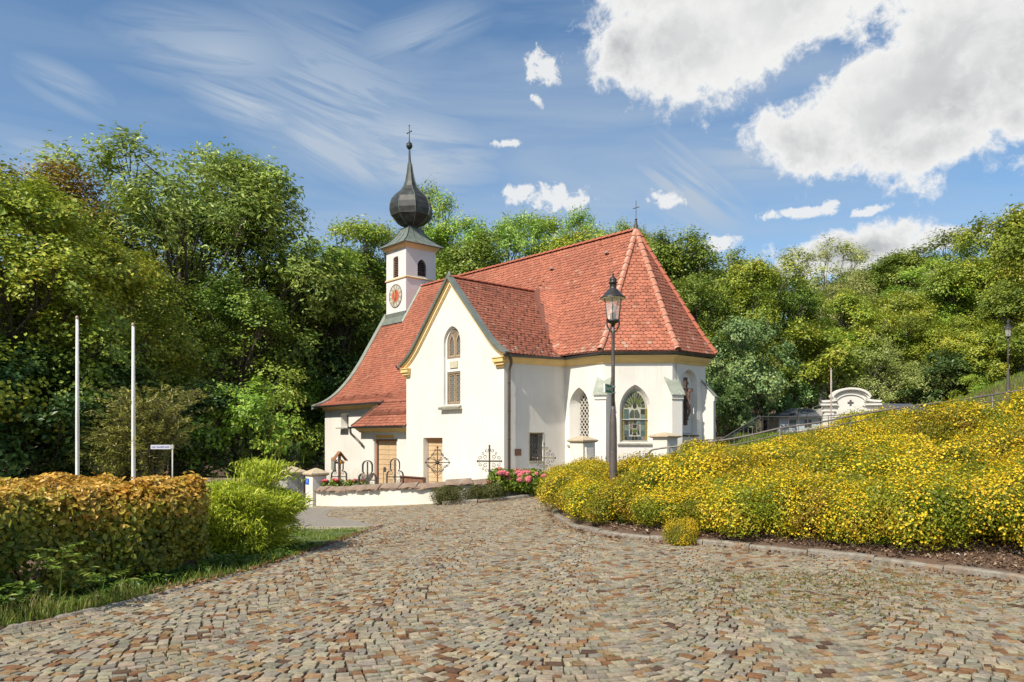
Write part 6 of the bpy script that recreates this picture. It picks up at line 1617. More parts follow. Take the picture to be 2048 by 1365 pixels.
def litter():
    r = np.random.default_rng(96); P = []
    def along(line, n, off, sp):
        for i in range(n):
            k = r.integers(0, len(line) - 1); t = r.random(); a, b = line[k], line[k + 1]; d = Vector((b[0] - a[0], b[1] - a[1])).normalized(); o = off + abs(r.normal(0, sp))
            P.append((a[0] + (b[0] - a[0]) * t - d.y * o, a[1] + (b[1] - a[1]) * t + d.x * o))
    along(KERB[3:12], 520, .09, .12); along(LEFT[3:], 700, -.02 - .0, .12); along(KERB2, 220, -.3, .06)
    P2 = np.array(P); n2 = 700; P2 = np.concatenate([P2, np.stack([r.normal(-2.2, .35, 120), r.normal(11.2, 1.0, 120)], -1), np.stack([r.normal(-1.6, .6, 110), r.normal(13.6, .6, 110)], -1), np.stack([r.uniform(-5, 1.5, 90), r.uniform(19, 21, 90)], -1)])
    X, Y = P2[:, 0], P2[:, 1]; n = len(X); C = np.stack([X, Y, G0(X, Y) + .012 + .02 * r.random(n)], -1)
    tag(link('fallen_leaves', leaves('fallen_leaves', C, np.tile([0, 0, 1.], (n, 1)) + r.normal(0, .35, (n, 3)), .05, .03, leafmat('dry_leaf', [(0, (.13, .06, .03)), (.6, (.24, .12, .06)), (1, (.36, .22, .11))], trans=.1, objvar=0), r)), kind='stuff')
    # crumbs of earth, stones and bark on the open soil
    n = 30000; X = r.uniform(1.3, 8, n); Y = r.uniform(6, 15, n); dk = dist_line(X, Y, KERB); k = in_poly(X, Y, EMB) & (dk < 1.6) & (dk > .12); X, Y = X[k], Y[k]; n = len(X)
    C = np.stack([X, Y, G(X, Y) - .005 + .01 * r.random(n)], -1)
    tag(link('mulch', leaves('mulch', C, np.tile([0, 0, 1.], (n, 1)) + r.normal(0, .5, (n, 3)), .05, .026, leafmat('mulch_bit', [(0, (.10, .055, .03)), (.7, (.22, .13, .08)), (1, (.42, .34, .25))], trans=0, objvar=0), r, fold=.5)), kind='stuff')
litter()
for i, (x, y) in enumerate(((1.95, 12.62), (3.0, 11.55), (6.05, 8.55), (5.0, 10.1))):
    weeds_root, *_ = lump('weed', ('bright weed tuft behind the kerb under the bank', 'small green weed on the soil strip', 'grassy weed at the right end of the soil strip', 'tiny weed on the soil right of the little bush')[i], 'weed', (x, y, g1(x, y)), (.16, .14, .16), 420, (.05, .022), MATS['grass_blade'], 100 + i, nb=4)
# ------------------------------------------------------------------ graveyard wall, pillars, gate
wall_m = mat('old_limewash', (0.70, 0.665, 0.59), (0.64, 0.60, 0.52), scale=1.2, rough=0.95, bump=0.6, bscale=9, c3=(0.46, 0.40, 0.30), s3=1.3, t3=(0.60, 0.80))
cap_m = mat('brown_cap_stone', (0.27, 0.185, 0.13), (0.19, 0.135, 0.10), scale=6, rough=0.95, bump=1.0, bscale=24, c3=(0.30, 0.25, 0.19), s3=3)
sand_m = mat('sandstone_cap', (0.52, 0.42, 0.28), (0.42, 0.34, 0.23), scale=4, rough=0.9, bump=0.5, bscale=25)
rough_m = mat('rough_render', (0.40, 0.385, 0.36), (0.28, 0.27, 0.25), scale=5, rough=0.95, bump=1.0, bscale=14)
iron = lead_d
def wall_build():
    pts = [Vector((x, y, 0)) for x, y in WALLP]; ds = [0]
    for a, b in zip(pts[:-1], pts[1:]): ds.append(ds[-1] + (b - a).length)
    def at(t):
        t = min(max(t, 0), ds[-1])
        for i in range(len(pts) - 1):
            if t <= ds[i + 1] + 1e-9: return pts[i].lerp(pts[i + 1], (t - ds[i]) / (ds[i + 1] - ds[i]))
        return pts[-1]
    def nrm(t):
        d = (at(t + .15) - at(t - .15)).normalized(); return Vector((d.y, -d.x, 0))
    topz = lambda x: float(np.interp(x, [-6.4, -5, -4.2, -2.5, -0.3, 1.6], [-1.60, -1.50, -1.41, -1.265, -1.12, -1.08]))
    root = thing('graveyard_wall', 'low curved white graveyard wall with brown sloping stone caps', 'wall', (pts[0].x, pts[0].y, g1(pts[0].x, pts[0].y)))
    O = root.location
    n = 60; vs_ = []; r = random.Random(4)
    for i in range(n + 1):
        t = ds[-1] * i / n; p = at(t); nn = nrm(t); zt = topz(p.x) - .13; zb = g1(p.x, p.y) - .3
        for (o, z) in ((.17 + r.uniform(-.012, .02), zb), (.16 + r.uniform(-.012, .012), (zb + zt) / 2), (.15, zt), (-.15, zt), (-.15, zb)): vs_.append(p + nn * o + Vector((0, 0, z)) - O)
    MB().add(vs_, [(i * 5 + k, i * 5 + (k + 1) % 5, (i + 1) * 5 + (k + 1) % 5, (i + 1) * 5 + k) for i in range(n) for k in range(5)] + [(0, 1, 2, 3, 4), tuple(n * 5 + k for k in (4, 3, 2, 1, 0))]).obj('wall_body', root, wall_m)
    t = 0.0; k = 0
    while t < ds[-1] - .1:
        t1 = min(ds[-1], t + r.uniform(.42, .85)); m = 6; vs_ = []; dz = r.uniform(-.03, .03); ov = r.uniform(.20, .28)
        c0 = at(t) + Vector((0, 0, topz(at(t).x)))
        for i in range(m + 1):
            tt = t + .006 + (t1 - t - .012) * i / m; p = at(tt); nn = nrm(tt); z = topz(p.x) + dz
            j = lambda a=.012: r.uniform(-a, a)
            for (o, h) in ((-.25 + j(), -.11), (-.25 + j(), -.15), (0, -.07), (ov + j(.03), -.175 + j(.015)), (ov + .015 + j(.03), -.130 + j(.015)), (ov * .55, -.055 + j(.006)), (0.02, 0 + j(.006)), (-.02, 0)): vs_.append(p + nn * o + Vector((0, 0, z + h)) - c0)
        q = 8
        MB().add(vs_, [(i * q + a, i * q + (a + 1) % q, (i + 1) * q + (a + 1) % q, (i + 1) * q + a) for i in range(m) for a in range(q)] + [tuple(range(q)), tuple(m * q + a for a in range(q - 1, -1, -1))]).obj('cap_stone', root, cap_m, loc=c0 - O)
        t = t1; k += 1
    # stained plinth strip along the foot of the wall
    vs_ = []
    for i in range(n + 1):
        t = ds[-1] * i / n; p = at(t); nn = nrm(t); zb = g1(p.x, p.y)
        for (o, z) in ((.27 + r.uniform(-.02, .02), zb - .05), (.25, zb + .02 + r.uniform(-.01, .01)), (.16, zb + .035)): vs_.append(p + nn * o + Vector((0, 0, z)) - O)
    MB().add(vs_, [(i * 3 + k, i * 3 + k + 1, (i + 1) * 3 + k + 1, (i + 1) * 3 + k) for i in range(n) for k in range(2)]).obj('plinth', root, mat('mossy_plinth', (0.30, 0.23, 0.15), (0.22, 0.19, 0.12), scale=7, rough=0.95, bump=1.0, bscale=30))
wall_build()
def pillar(x, y, zb, zt, za, w, label, body=wall_m, wing=False, cw=None):
    r = thing('gate_pillar', label, 'pillar', (x, y, zb), ROT); h = zt - zb; ha = za - zb; b = w / 2; c = (cw or w * 1.28) / 2
    mb = MB(); mb.box((-b, -b, -.3), (b, b, h)); mb.obj('pier', r, body, bevel=.012)
    t = (ha - h); mb = MB(); pr = [(b * .98, 0), (c * .96, t * .15), (c, t * .22), (c, t * .38), (c * .93, t * .45), (c * .45, t * .78), (.02, t)]
    vs_ = []
    for (a, z) in pr: vs_ += [(-a, -a, h + z + .002), (a, -a, h + z + .002), (a, a, h + z + .002), (-a, a, h + z + .002)]
    mb.add(vs_, [(i * 4 + k, i * 4 + (k + 1) % 4, (i + 1) * 4 + (k + 1) % 4, (i + 1) * 4 + k) for i in range(len(pr) - 1) for k in range(4)] + [(3, 2, 1, 0), tuple((len(pr) - 1) * 4 + k for k in range(4))]); mb.obj('cap', r, sand_m)
    if wing:
        mb = MB(); loop = [(b - .01, 0, -.3), (b + .34, 0, -.3), (b + .34, 0, .55)] + [(b + .34 - .30 * math.sin(a), 0, h * .92 - (h * .92 - .55) * math.cos(a)) for a in np.linspace(0, math.pi / 2, 7)][1:] + [(b - .01, 0, h * .92)]
        mb.poly([(p[0], -.17, p[2]) for p in loop], Vector((0, .34, 0))); mb.obj('wing', r, wall_m)
    return r
pb = pillar(-6.43, 24.6, -2.38, -1.27, -1.01, .50, 'white gate pillar carrying the blue house number plate')
mb = MB(); mb.box((-.20, -.268, .845), (.02, -.252, 1.03)); n_ = mb.obj('number_plate', pb, mat('enamel_blue', (0.015, 0.13, 0.62), rough=0.35)); n_['label'] = 'blue house number plate with a white 1'
def text_mesh(name, body, size, parent, material, M, extr=.002, align='CENTER', sx=1.0):
    cu = bpy.data.curves.new(name, 'FONT'); cu.body = body; cu.size = size; cu.extrude = extr; cu.align_x = align; cu.align_y = 'CENTER'
    o = bpy.data.objects.new(name + '_tmp', cu); COL.objects.link(o); dg = bpy.context.evaluated_depsgraph_get(); me = bpy.data.meshes.new_from_object(o.evaluated_get(dg)); bpy.data.objects.remove(o)
    me.name = name; me.materials.clear(); me.materials.append(material); t = link(name, me, parent); t.matrix_local = M; t.scale = (sx, 1, 1) if sx != 1 else t.scale; return t
white_p = mat('white_enamel', (0.78, 0.78, 0.76), rough=0.4)
text_mesh('numeral', '1', .15, n_, white_p, Matrix.Translation((-.09, -.272, .94)) @ Matrix.Rotation(R_(90), 4, 'X'))
pa = pillar(-7.62, 25.95, -2.40, -1.30, -1.0, .62, 'rough grey gate pillar left of the iron gate', rough_m)
pillar(2.21, 23.5, -1.75, -.17, .05, .56, 'white graveyard pillar in front of the leaded choir window', wing=True, cw=.70)
pillar(4.86, 23.8, -1.7, -.03, .16, .56, 'white graveyard pillar left of the handrail, in front of the choir buttress', cw=.76)
def box_wall(p, q, h, zt, label, m):
    d = (Vector(q) - Vector(p)); r = thing('graveyard_wall', label, 'wall', (p[0], p[1], zt - h), math.atan2(d.y, d.x))
    mb = MB(); mb.box((0, -.15, -.3), (d.length, .15, h - .12)); mb.obj('wall_body', r, m)
    mb = MB(); mb.poly([(0, -.24, h - .14), (0, .24, h - .14), (0, .24, h - .11), (0, 0, h), (0, -.24, h - .11)], (d.length, 0, 0)); mb.obj('cap_stone', r, cap_m)
box_wall((-7.95, 26.3, 0), (-14, 27.5, 0), 1.0, -1.45, 'old grey graveyard wall going off behind the cypress, left of the gate', rough_m)
def gate():
    a = Vector((-7.32, 25.62)); b = Vector((-6.66, 24.86)); d = (b - a); r = thing('iron_gate', 'narrow iron gate between the two left pillars with red flowers behind it', 'gate', (a.x, a.y, -2.36), math.atan2(d.y, d.x)); w = d.length
    bar = MB(); bar.tube([(0, 0, .04), (0, 0, 1.02), (0, 0, 1.07)], [.010, .010, .002], 5); me = bar.mesh('bar', iron)
    for i in range(8): link('bar', me, r, loc=(w * (i + .5) / 8, 0, 0))
    mb = MB()
    for z in (.10, .88): mb.bar((0, 0, z), (w, 0, z), .03, .02)
    mb.obj('rail', r, iron)
gate()
lump('geranium', 'red flowers seen through the bars of the iron gate', 'flowers', (-7.3, 26.5, -1.95), (.22, .18, .28), 260, (.07, .06), leafmat('red_petal', [(0, (.55, .03, .03)), (1, (.75, .08, .06))], objvar=0), 120, nb=4)
def iron_fence():
    a, b = Vector((2.75, 23.55)), Vector((4.55, 23.78)); d = b - a; r = thing('iron_fence', 'low iron fence with spear tips between the two graveyard pillars', 'fence', (a.x, a.y, -1.72), math.atan2(d.y, d.x)); w = d.length; n = 13
    bar = MB(); bar.tube([(0, 0, 0), (0, 0, 1.06), (0, 0, 1.07), (0, 0, 1.10), (0, 0, 1.16)], [.009, .009, .018, .014, .001], 5); me = bar.mesh('bar', iron)
    for i in range(n): link('bar', me, r, loc=(w * (i + .5) / n, 0, 0))
    mb = MB()
    for z in (.18, .94): mb.bar((0, 0, z), (w, 0, z), .025, .012)
    mb.obj('rail', r, iron)
iron_fence()

# ------------------------------------------------------------------ grave markers
def spiral(c, r0, turns, a0, sg, n=14, r1=.15):
    out = []
    for i in range(n + 1):
        t = i / n; r = r0 * (1 - t * (1 - r1)); a = a0 + sg * turns * 2 * math.pi * t; out.append((c[0] + r * math.cos(a), 0, c[1] + r * math.sin(a)))
    return out
def plinth(root, w=.26, h=.22):
    mb = MB(); mb.box((-w / 2, -.11, -.25), (w / 2, .11, h)); mb.obj('plinth', root, mat('grave_stone', (0.34, 0.31, 0.27), (0.25, 0.23, 0.20), scale=5, rough=0.9), bevel=.01)
def trefoil(px, ytop, Y, label, s=1.0, deep=.09, m=iron, rot=-.2):
    top = pix(px, ytop, Y); zb = g1(top.x, top.y); H = top.z - zb; r = thing('grave_cross', label, 'grave cross', (top.x, top.y, zb), rot, 'iron grave crosses behind the graveyard wall')
    def arc(c, rr, a0, a1, n=9): return [(c[0] + rr * math.cos(a0 + (a1 - a0) * i / n), c[1] + rr * math.sin(a0 + (a1 - a0) * i / n)) for i in range(n + 1)]
    w = .27 * s; R1 = .15 * s; zt = H - R1
    pts = [(-w, zt - .62 * s), (-w, zt - .36 * s)] + arc((-w + .14 * s, zt - .36 * s), .14 * s, math.pi, math.pi * .45, 6) + [(-R1, zt - .17 * s)] + arc((0, zt), R1, math.pi, 0, 10) + [(R1, zt - .17 * s)] + arc((w - .14 * s, zt - .36 * s), .14 * s, math.pi * .55, 0, 6) + [(w, zt - .36 * s), (w, zt - .62 * s)]
    mb = MB()
    for a, b in zip(pts[:-1], pts[1:]): mb.bar((a[0], 0, a[1]), (b[0], 0, b[1]), deep, .018, up=(0, 1, 0)) if False else mb.add([(a[0], -deep / 2, a[1]), (b[0], -deep / 2, b[1]), (b[0], deep / 2, b[1]), (a[0], deep / 2, a[1]), (a[0] * .93, -deep / 2, a[1] - .016), (b[0] * .93, -deep / 2, b[1] - .016), (b[0] * .93, deep / 2, b[1] - .016), (a[0] * .93, deep / 2, a[1] - .016)], [(0, 1, 2, 3), (7, 6, 5, 4), (0, 4, 5, 1), (3, 2, 6, 7)])
    mb.obj('canopy', r, m)
    mb = MB(); mb.bar((0, 0, .1), (0, 0, H - .04), .035 * s); mb.bar((-w, 0, zt - .42 * s), (w, 0, zt - .42 * s), .03 * s); mb.add([(-.06, -.02, zt - .42), (0, -.03, zt - .36), (.06, -.02, zt - .42), (0, -.03, zt - .50)], [(0, 1, 2, 3)])
    mb.obj('cross', r, m)
    mb = MB()
    for sx in (-1, 1):
        for (cz, a0, sg) in ((zt - .30 * s, -math.pi / 2, 1), (zt - .55 * s, math.pi / 2, -1)): mb.tube(spiral((sx * .11 * s, cz), .062 * s, 1.3, a0, sg * sx), .007 * s, 4)
    mb.obj('scroll', r, m); plinth(r); return r
trefoil(678, 919, 24.6, 'trefoil iron grave cross rising out of the pink flowers by the gate pillar')
trefoil(735, 921, 23.3, 'trefoil iron grave cross left of the double door with a holy water bowl behind it', 1.08, .12)
trefoil(790, 917, 22.9, 'trefoil iron grave cross in front of the right edge of the double door')
gold = mat('gilding', (0.62, 0.42, 0.08), rough=0.35, metal=0.6)
def scroll_cross(px, ytop, Y, label, kind=0, s=1.0, m=iron, wp=None, grp='iron grave crosses behind the graveyard wall'):
    top = pix(px, ytop, Y); zb = g1(top.x, top.y); H = top.z - zb; r = thing('grave_cross', label, 'grave cross', (top.x, top.y, zb), -.12, grp); zc_ = H - .46 * s; wv = .36 * s
    mb = MB(); t = .045 * s if kind == 1 else .026 * s
    mb.bar((0, 0, .1), (0, 0, H), t); mb.bar((-wv, 0, zc_), (wv, 0, zc_), t)
    if kind == 2:
        for k in range(8):
            a = k * math.pi / 4 + math.pi / 8 * 0; mb.add([(0, -.02, zc_ + .03), (.05 * math.cos(a - .5), -.012, zc_ + .05 * math.sin(a - .5)), (.16 * math.cos(a), -.012, zc_ + .16 * math.sin(a)), (.05 * math.cos(a + .5), -.012, zc_ + .05 * math.sin(a + .5))], [(0, 1, 2, 3)])
        mb.lathe([(.055, -.02), (.06, 0), (.055, .02)], 10, (0, 0, zc_))
    for p in ((-wv, zc_), (wv, zc_), (0, H)): mb.lathe([(.012, -.035), (.034 * s, 0), (.012, .035)], 6, (p[0], 0, p[1]))
    mb.obj('cross', r, m); mb = MB(); rr = .0095 * s
    for sx in (-1, 1):
        for sz in (-1, 1):
            ll = [((.12, .13), .075, 1.25, -2.2), ((.27, .10), .065, 1.2, -1.2), ((.09, .32), .065, 1.25, 2.4), ((.20, .22), .045, 1.1, .6)] if kind != 2 else [((.10, .12), .06, 1.2, -2), ((.22, .12), .055, 1.2, -1), ((.30, .09), .04, 1.1, 0), ((.09, .26), .055, 1.2, 2.4), ((.17, .22), .045, 1.2, 1), ((.07, .38), .04, 1.1, 2.6)]
            for (c, r0, tn, a0) in ll:
                if sz < 0 and c[1] > .3: c = (c[0], .28)
                P_l = [(sx * x * s, y, zc_ + sz * z * s) for (x, y, z) in spiral(c, r0, tn, a0, 1)]
                mb.tube(P_l, [rr * 1.1] * 8 + [rr * .8] * 7, 4)
            if kind == 2: mb.tube([(sx * .03 * s, 0, zc_ + sz * .40 * s), (sx * .12 * s, 0, zc_ + sz * .30 * s), (sx * .20 * s, 0, zc_ + sz * .17 * s), (sx * .35 * s, 0, zc_ + sz * .04 * s)], rr, 4)
    mb.obj('scroll', r, m)
    if kind == 3:
        mb = MB()
        for z in (.05, .17, .29, -.12, -.26): mb.box((-.03, -.03, zc_ + z - .012), (.03, .03, zc_ + z + .012))
        for x in (.2, -.2): mb.box((x - .012, -.025, zc_ - .025), (x + .012, .025, zc_ + .025))
        mb.obj('gilt_band', r, gold)
    plinth(r); return r
scroll_cross(875, 895, 22.7, 'star centred wrought iron grave cross in front of the single door', 2, 1.0)
scroll_cross(979, 892, 22.4, 'large scrolled wrought iron grave cross near the right corner of the gable front', 1, 1.0)
scroll_cross(1088, 888, 23.1, 'wrought iron grave cross with gilt bands in front of the barred window', 3, .95)
dk_g = 'dark grave crosses beyond the gate pillars'
scroll_cross(549, 912, 31, 'leftmost dark iron cross beyond the gate, left of the grey pillar', 0, .75, grp=dk_g)
scroll_cross(591, 913, 30, 'dark iron cross directly above the grey gate pillar', 2, .95, grp=dk_g)
scroll_cross(634, 926, 31, 'dark iron cross directly above the pillar with the number plate', 0, .75, grp=dk_g)
trefoil(1388, 879, 24.3, 'grey trefoil iron grave cross under the crucifix niche behind the handrail', 1.05, .16, mat('grey_iron', (0.16, 0.155, 0.15), rough=0.5, metal=0.4))
# geraniums
pinkm = leafmat('geranium_petal', [(0, (.60, .05, .07)), (.7, (.72, .12, .15)), (1, (.78, .30, .32))], objvar=0)
def geraniums(x, y, z, label, seed, nh=12):
    root, bc, br = lump('geranium', label, 'flowers', (x, y, z), (.50, .28, .34), 900, (.06, .05), hyd, seed, nb=8); r = np.random.default_rng(seed + 1)
    d = unit(r.normal(0, 1, (46, 3))); me = leaves('flower_head', d * .05, d, .035, .035, pinkm, r)
    for i in range(nh):
        k = r.integers(0, 8); v = Vector((r.normal(0, .4), -.7, .9)); v.normalize(); link('flower_head', me, root, loc=Vector(bc[k]) + v * (br[k] + .02))
geraniums(-5.75, 24.4, -1.66, 'pink geraniums around the first trefoil cross next to the gate pillar', 130, 16)
geraniums(-5.05, 24.1, -1.66, 'smaller group of pink geraniums left of the second trefoil cross', 132, 7)
# wooden wayside marker with a little roof
def shrine():
    p = pix(679, 903, 25.6); zb = g1(p.x, p.y); H = p.z - zb; r = thing('wooden_grave_marker', 'brown wooden grave marker with a small gabled roof and an orange flower', 'grave marker', (p.x, p.y, zb), .5)
    wd = mat('brown_wood', (0.30, 0.13, 0.055), (0.22, 0.09, 0.04), scale=6, rough=0.8)
    mb = MB(); mb.box((-.04, -.04, -.2), (.04, .04, H - .04)); mb.box((-.16, -.03, H - .42), (.16, .03, H - .35)); mb.obj('post', r, wd)
    for s in (-1, 1):
        mb = MB(); mb.poly([(0, -.17, H), (s * .24, -.17, H - .30), (s * .24, -.17, H - .33), (0, -.17, H - .035)], (0, .36, 0)); mb.obj('roof_board', r, wd)
    rr = np.random.default_rng(9); d = unit(rr.normal(0, 1, (60, 3))); o = link('flower', leaves('flower', d * [.085, .05, .06], d, .04, .04, leafmat('orange_petal', [(0, (.70, .28, .01)), (1, (.85, .50, .03))], objvar=0), rr), r); o.location = (.05, -.12, H - .36)
shrine()
mb = MB()
for b_ in (1,): mb.box((-14.55, 0.99, -1.65), (-14.22, 1.086, -1.02))
mb.obj('meter_box', church, mat('grey_green_box', (0.26, 0.27, 0.23), rough=0.6), bevel=.01)
def bowl():
    p = pix(735, 946, 24.6); zb = g1(p.x, p.y); H = p.z - zb; r = thing('holy_water_bowl', 'pale stone holy water bowl behind the second trefoil cross', 'bowl', (p.x, p.y, zb))
    sm = mat('pale_font_stone', (0.55, 0.47, 0.38), (0.46, 0.38, 0.30), scale=6, rough=0.85)
    MB().lathe([(.17, -.1), (.16, .08), (.09, .14), (.08, H - .28), (.12, H - .24)], 14).obj('foot', r, sm, smooth=True)
    MB().lathe([(.10, H - .25), (.17, H - .18), (.21, H - .06), (.22, H), (.18, H), (.15, H - .08), (.03, H - .10)], 16).obj('basin', r, sm, smooth=True)
bowl()
def lantern():
    p = pix(767, 936, 23.2); zb = g1(p.x, p.y); H = p.z - zb; r = thing('grave_lantern', 'thin pole with a small dark lantern box in front of the double door', 'lantern', (p.x, p.y, zb))
    MB().tube([(0, 0, -.1), (0, 0, H - .1)], .009, 5).obj('pole', r, iron); mb = MB(); mb.box((0.0, -.035, H - .13), (.075, .04, H - .01)); mb.add([(-.01, -.045, H - .01), (.085, -.045, H - .01), (.085, .05, H - .01), (-.01, .05, H - .01), (.037, 0, H + .035)], [(0, 1, 4), (1, 2, 4), (2, 3, 4), (3, 0, 4), (3, 2, 1, 0)]); mb.obj('lantern_box', r, iron)
lantern()
def cover():
    p = pix(800, 953, 22.9); q = pix(846, 957, 22.5); r = thing('wooden_cover', 'low sloping brown wooden board behind the wall between two iron crosses', 'board', (p.x, p.y, p.z - .3)); d = q - p
    mb = MB(); mb.poly([(0, 0, 0), (d.x, d.y, -.05), (d.x, d.y, .27), (0, 0, .30)], (.05, .35, 0)); mb.obj('board', r, mat('brown_plank', (0.25, 0.12, 0.07), (0.19, 0.09, 0.05), scale=7, rough=0.8)); mb = MB(); mb.bar((0, -.02, .31), (d.x, d.y - .02, .28), .05, .03); mb.obj('edge_strip', r, mat('rusty_rail', (0.16, 0.06, 0.04)))
cover()
arching(719, 24.0, 16, 1.15, 'slender plant with small pale blossoms left of the second trefoil cross', 'garden_plant', 'plant', leafmat('pale_sprig', [(0, (.12, .13, .05)), (1, (.45, .42, .36))]), 141, spread=.16, leafs=14, leaf=(.05, .03))

# ------------------------------------------------------------------ street lamp with the green sign
cast = mat('dark_cast_iron', (0.055, 0.052, 0.05), (0.035, 0.033, 0.032), scale=3, rough=0.45, metal=0.35)
castb = mat('brown_grey_post', (0.14, 0.115, 0.105), (0.10, 0.085, 0.08), scale=3, rough=0.5, metal=0.3, c3=(0.22, 0.19, 0.17), s3=14, t3=(.62, .72))
glass_m = bpy.data.materials.new('lamp_glass'); glass_m.use_nodes = True
def _g():
    nt = glass_m.node_tree; N = nt.nodes; b = N['Principled BSDF']; b.inputs['Base Color'].default_value = (.9, .86, .82, 1); b.inputs['Roughness'].default_value = .08; b.inputs['Alpha'].default_value = .28
_g()
def lamp_post(x, y, zb, label, H=4.62):
    r = thing('street_lamp', label, 'street lamp', (x, y, zb), .3); z = H - 3.62
    MB().lathe([(.085, -.3), (.085, .05), (.075, .10), (.072, .62 + z), (.066, .92 + z), (.062, 1.02 + z), (.040, 1.18 + z), (.036, 1.25 + z)], 16).obj('pole_base', r, castb, smooth=True)
    MB().lathe([(.034, 1.2 + z), (.034, 2.0 + z), (.031, 2.60 + z), (.040, 2.62 + z), (.040, 2.66 + z), (.030, 2.68 + z), (.028, 2.82 + z)], 12).obj('pole', r, castb, smooth=True)
    b0 = 2.84 + z; g0, g1_ = b0 + .02, b0 + .41
    MB().lathe([(.03, b0 - .10), (.045, b0 - .05), (.125, b0 - .02), (.13, b0 + .01), (.12, b0 + .02)], 16).obj('lantern_base', r, cast, smooth=True)
    br = MB()
    for k in range(4):
        a = k * math.pi / 2 + .4; c, s = math.cos(a), math.sin(a); pts = [(.03, b0 - .20), (.09, b0 - .185), (.15, b0 - .11), (.165, b0 - .04), (.13, b0 - .01), (.15, b0 + .03), (.175, b0 + .02)]
        br.tube([(c * q, s * q, w) for q, w in pts], .010, 5)
    br.obj('bracket', r, cast)
    n = 6; ga = MB(); 
    ga.lathe([(.118, g0), (.172, g1_)], n, (0, 0, 0)); me = ga.mesh('glass', glass_m); bm = bmesh.new(); bm.from_mesh(me); bmesh.ops.delete(bm, geom=[f for f in bm.faces if len(f.verts) > 4], context='FACES'); bm.to_mesh(me); bm.free(); link('glass', me, r)
    fb = MB()
    for k in range(n):
        a = 2 * math.pi * k / n; c, s = math.cos(a), math.sin(a); fb.tube([(c * .12, s * .12, g0), (c * .174, s * .174, g1_)], .006, 4)
    fb.obj('glazing_bar', r, cast)
    MB().lathe([(.05, g0), (.055, g0 + .02), (.055, g0 + .12), (.03, g0 + .13)], 12).obj('lamp_socket', r, cast)
    MB().lathe([(.02, g0 + .13), (.03, g0 + .17), (.03, g0 + .25), (.012, g0 + .29)], 10).obj('bulb', r, mat('frosted_bulb', (0.75, 0.74, 0.70), rough=0.3), smooth=True)
    MB().lathe([(.0, g1_ - .004), (.225, g1_ - .004), (.232, g1_ + .006), (.225, g1_ + .018), (.0, g1_ + .018)], 24).obj('reflector', r, mat('cream_reflector', (0.62, 0.58, 0.42), rough=0.5), smooth=False)
    MB().lathe([(.238, g1_ + .012), (.240, g1_ + .026), (.20, g1_ + .055), (.13, g1_ + .13), (.09, g1_ + .175), (.07, g1_ + .19), (.062, g1_ + .21), (.062, g1_ + .29), (.085, g1_ + .30), (.085, g1_ + .312), (.05, g1_ + .325), (.072, g1_ + .355), (.06, g1_ + .385), (.03, g1_ + .41), (.015, g1_ + .43), (.024, g1_ + .455), (.004, g1_ + .50)], 20).obj('hood', r, cast, smooth=True)
    return r
# height of the first lamp: finial tip at y = 545
pl = pix(1224, 545, 14.0); zl = g1(pl.x, pl.y); Hh = pl.z - zl - .0
lamp1 = lamp_post(pl.x + .02, pl.y, zl, 'near dark street lamp standing in the potentilla with a green sign on its pole', H=Hh + 3.62 - (2.84 + .41 + .50))
def green_sign():
    b = Vector((pl.x, pl.y, 0)); z = pix(0, 778.5, 13.8).z; r = thing('toilet_sign', 'small green arrow sign reading Öffentl. WC clamped to the near street lamp', 'sign', (b.x + .01, b.y, z), 0)
    d = Vector((-.190, -.42, 0)); ln_ = d.length; d.normalize(); a = math.atan2(-d.y, -d.x)       # x axis runs from the free end to the pole
    r.rotation_euler = (0, 0, a); h = .078
    mb = MB(); mb.box((-ln_ - .04, -.008, -h), (-.045, .008, h)); mb.obj('plate', r, mat('sign_green', (0.01, 0.21, 0.09), rough=0.35))
    mb = MB(); t = .007
    for (p, q) in (((-ln_ - .04, -h), (-.045, -h)), ((-ln_ - .04, h), (-.045, h)), ((-ln_ - .04, -h), (-ln_ - .04, h)), ((-.045, -h), (-.045, h))): mb.bar((p[0], 0, p[1]), (q[0], 0, q[1]), .012, .026, up=(0, 1, 0))
    mb.obj('border', r, white_p)
    for tx, dx in (('Öffentl.', -.075), ('WC', .125)): text_mesh('lettering', tx, .092, r, white_p, Matrix.Translation((-ln_ / 2 - .045 + dx, -.011, 0)) @ Matrix.Rotation(R_(90), 4, 'X') @ Matrix.Diagonal((.82, 1, 1, 1)), extr=.0015)
    for zz in (-.055, .055):
        mb = MB(); mb.bar((-.05, 0, zz), (.075, 0, zz), .02, .012); mb.lathe([(.055, -.012), (.055, .012)], 10, (.0, 0, zz)); mb.bar((.075, 0, zz), (.10, 0, zz), .03, .03); mb.obj('clamp', r, mat('galvanised', (0.42, 0.40, 0.38), rough=0.45, metal=0.5))
green_sign()
def clone_lamp(px, ytop, Y, label):
    p = pix(px, ytop, Y); c = copy_tree(lamp1, label, (p.x, p.y, p.z - Hh)); c['group'] = 'dark street lamps along the path'; return c
lamp1['group'] = 'dark street lamps along the path'
clone_lamp(2016, 638, 38, 'far street lamp on the slope near the right border of the picture')
clone_lamp(1642, 786, 50, 'most distant street lamp showing only its hood left of the chapel gable')

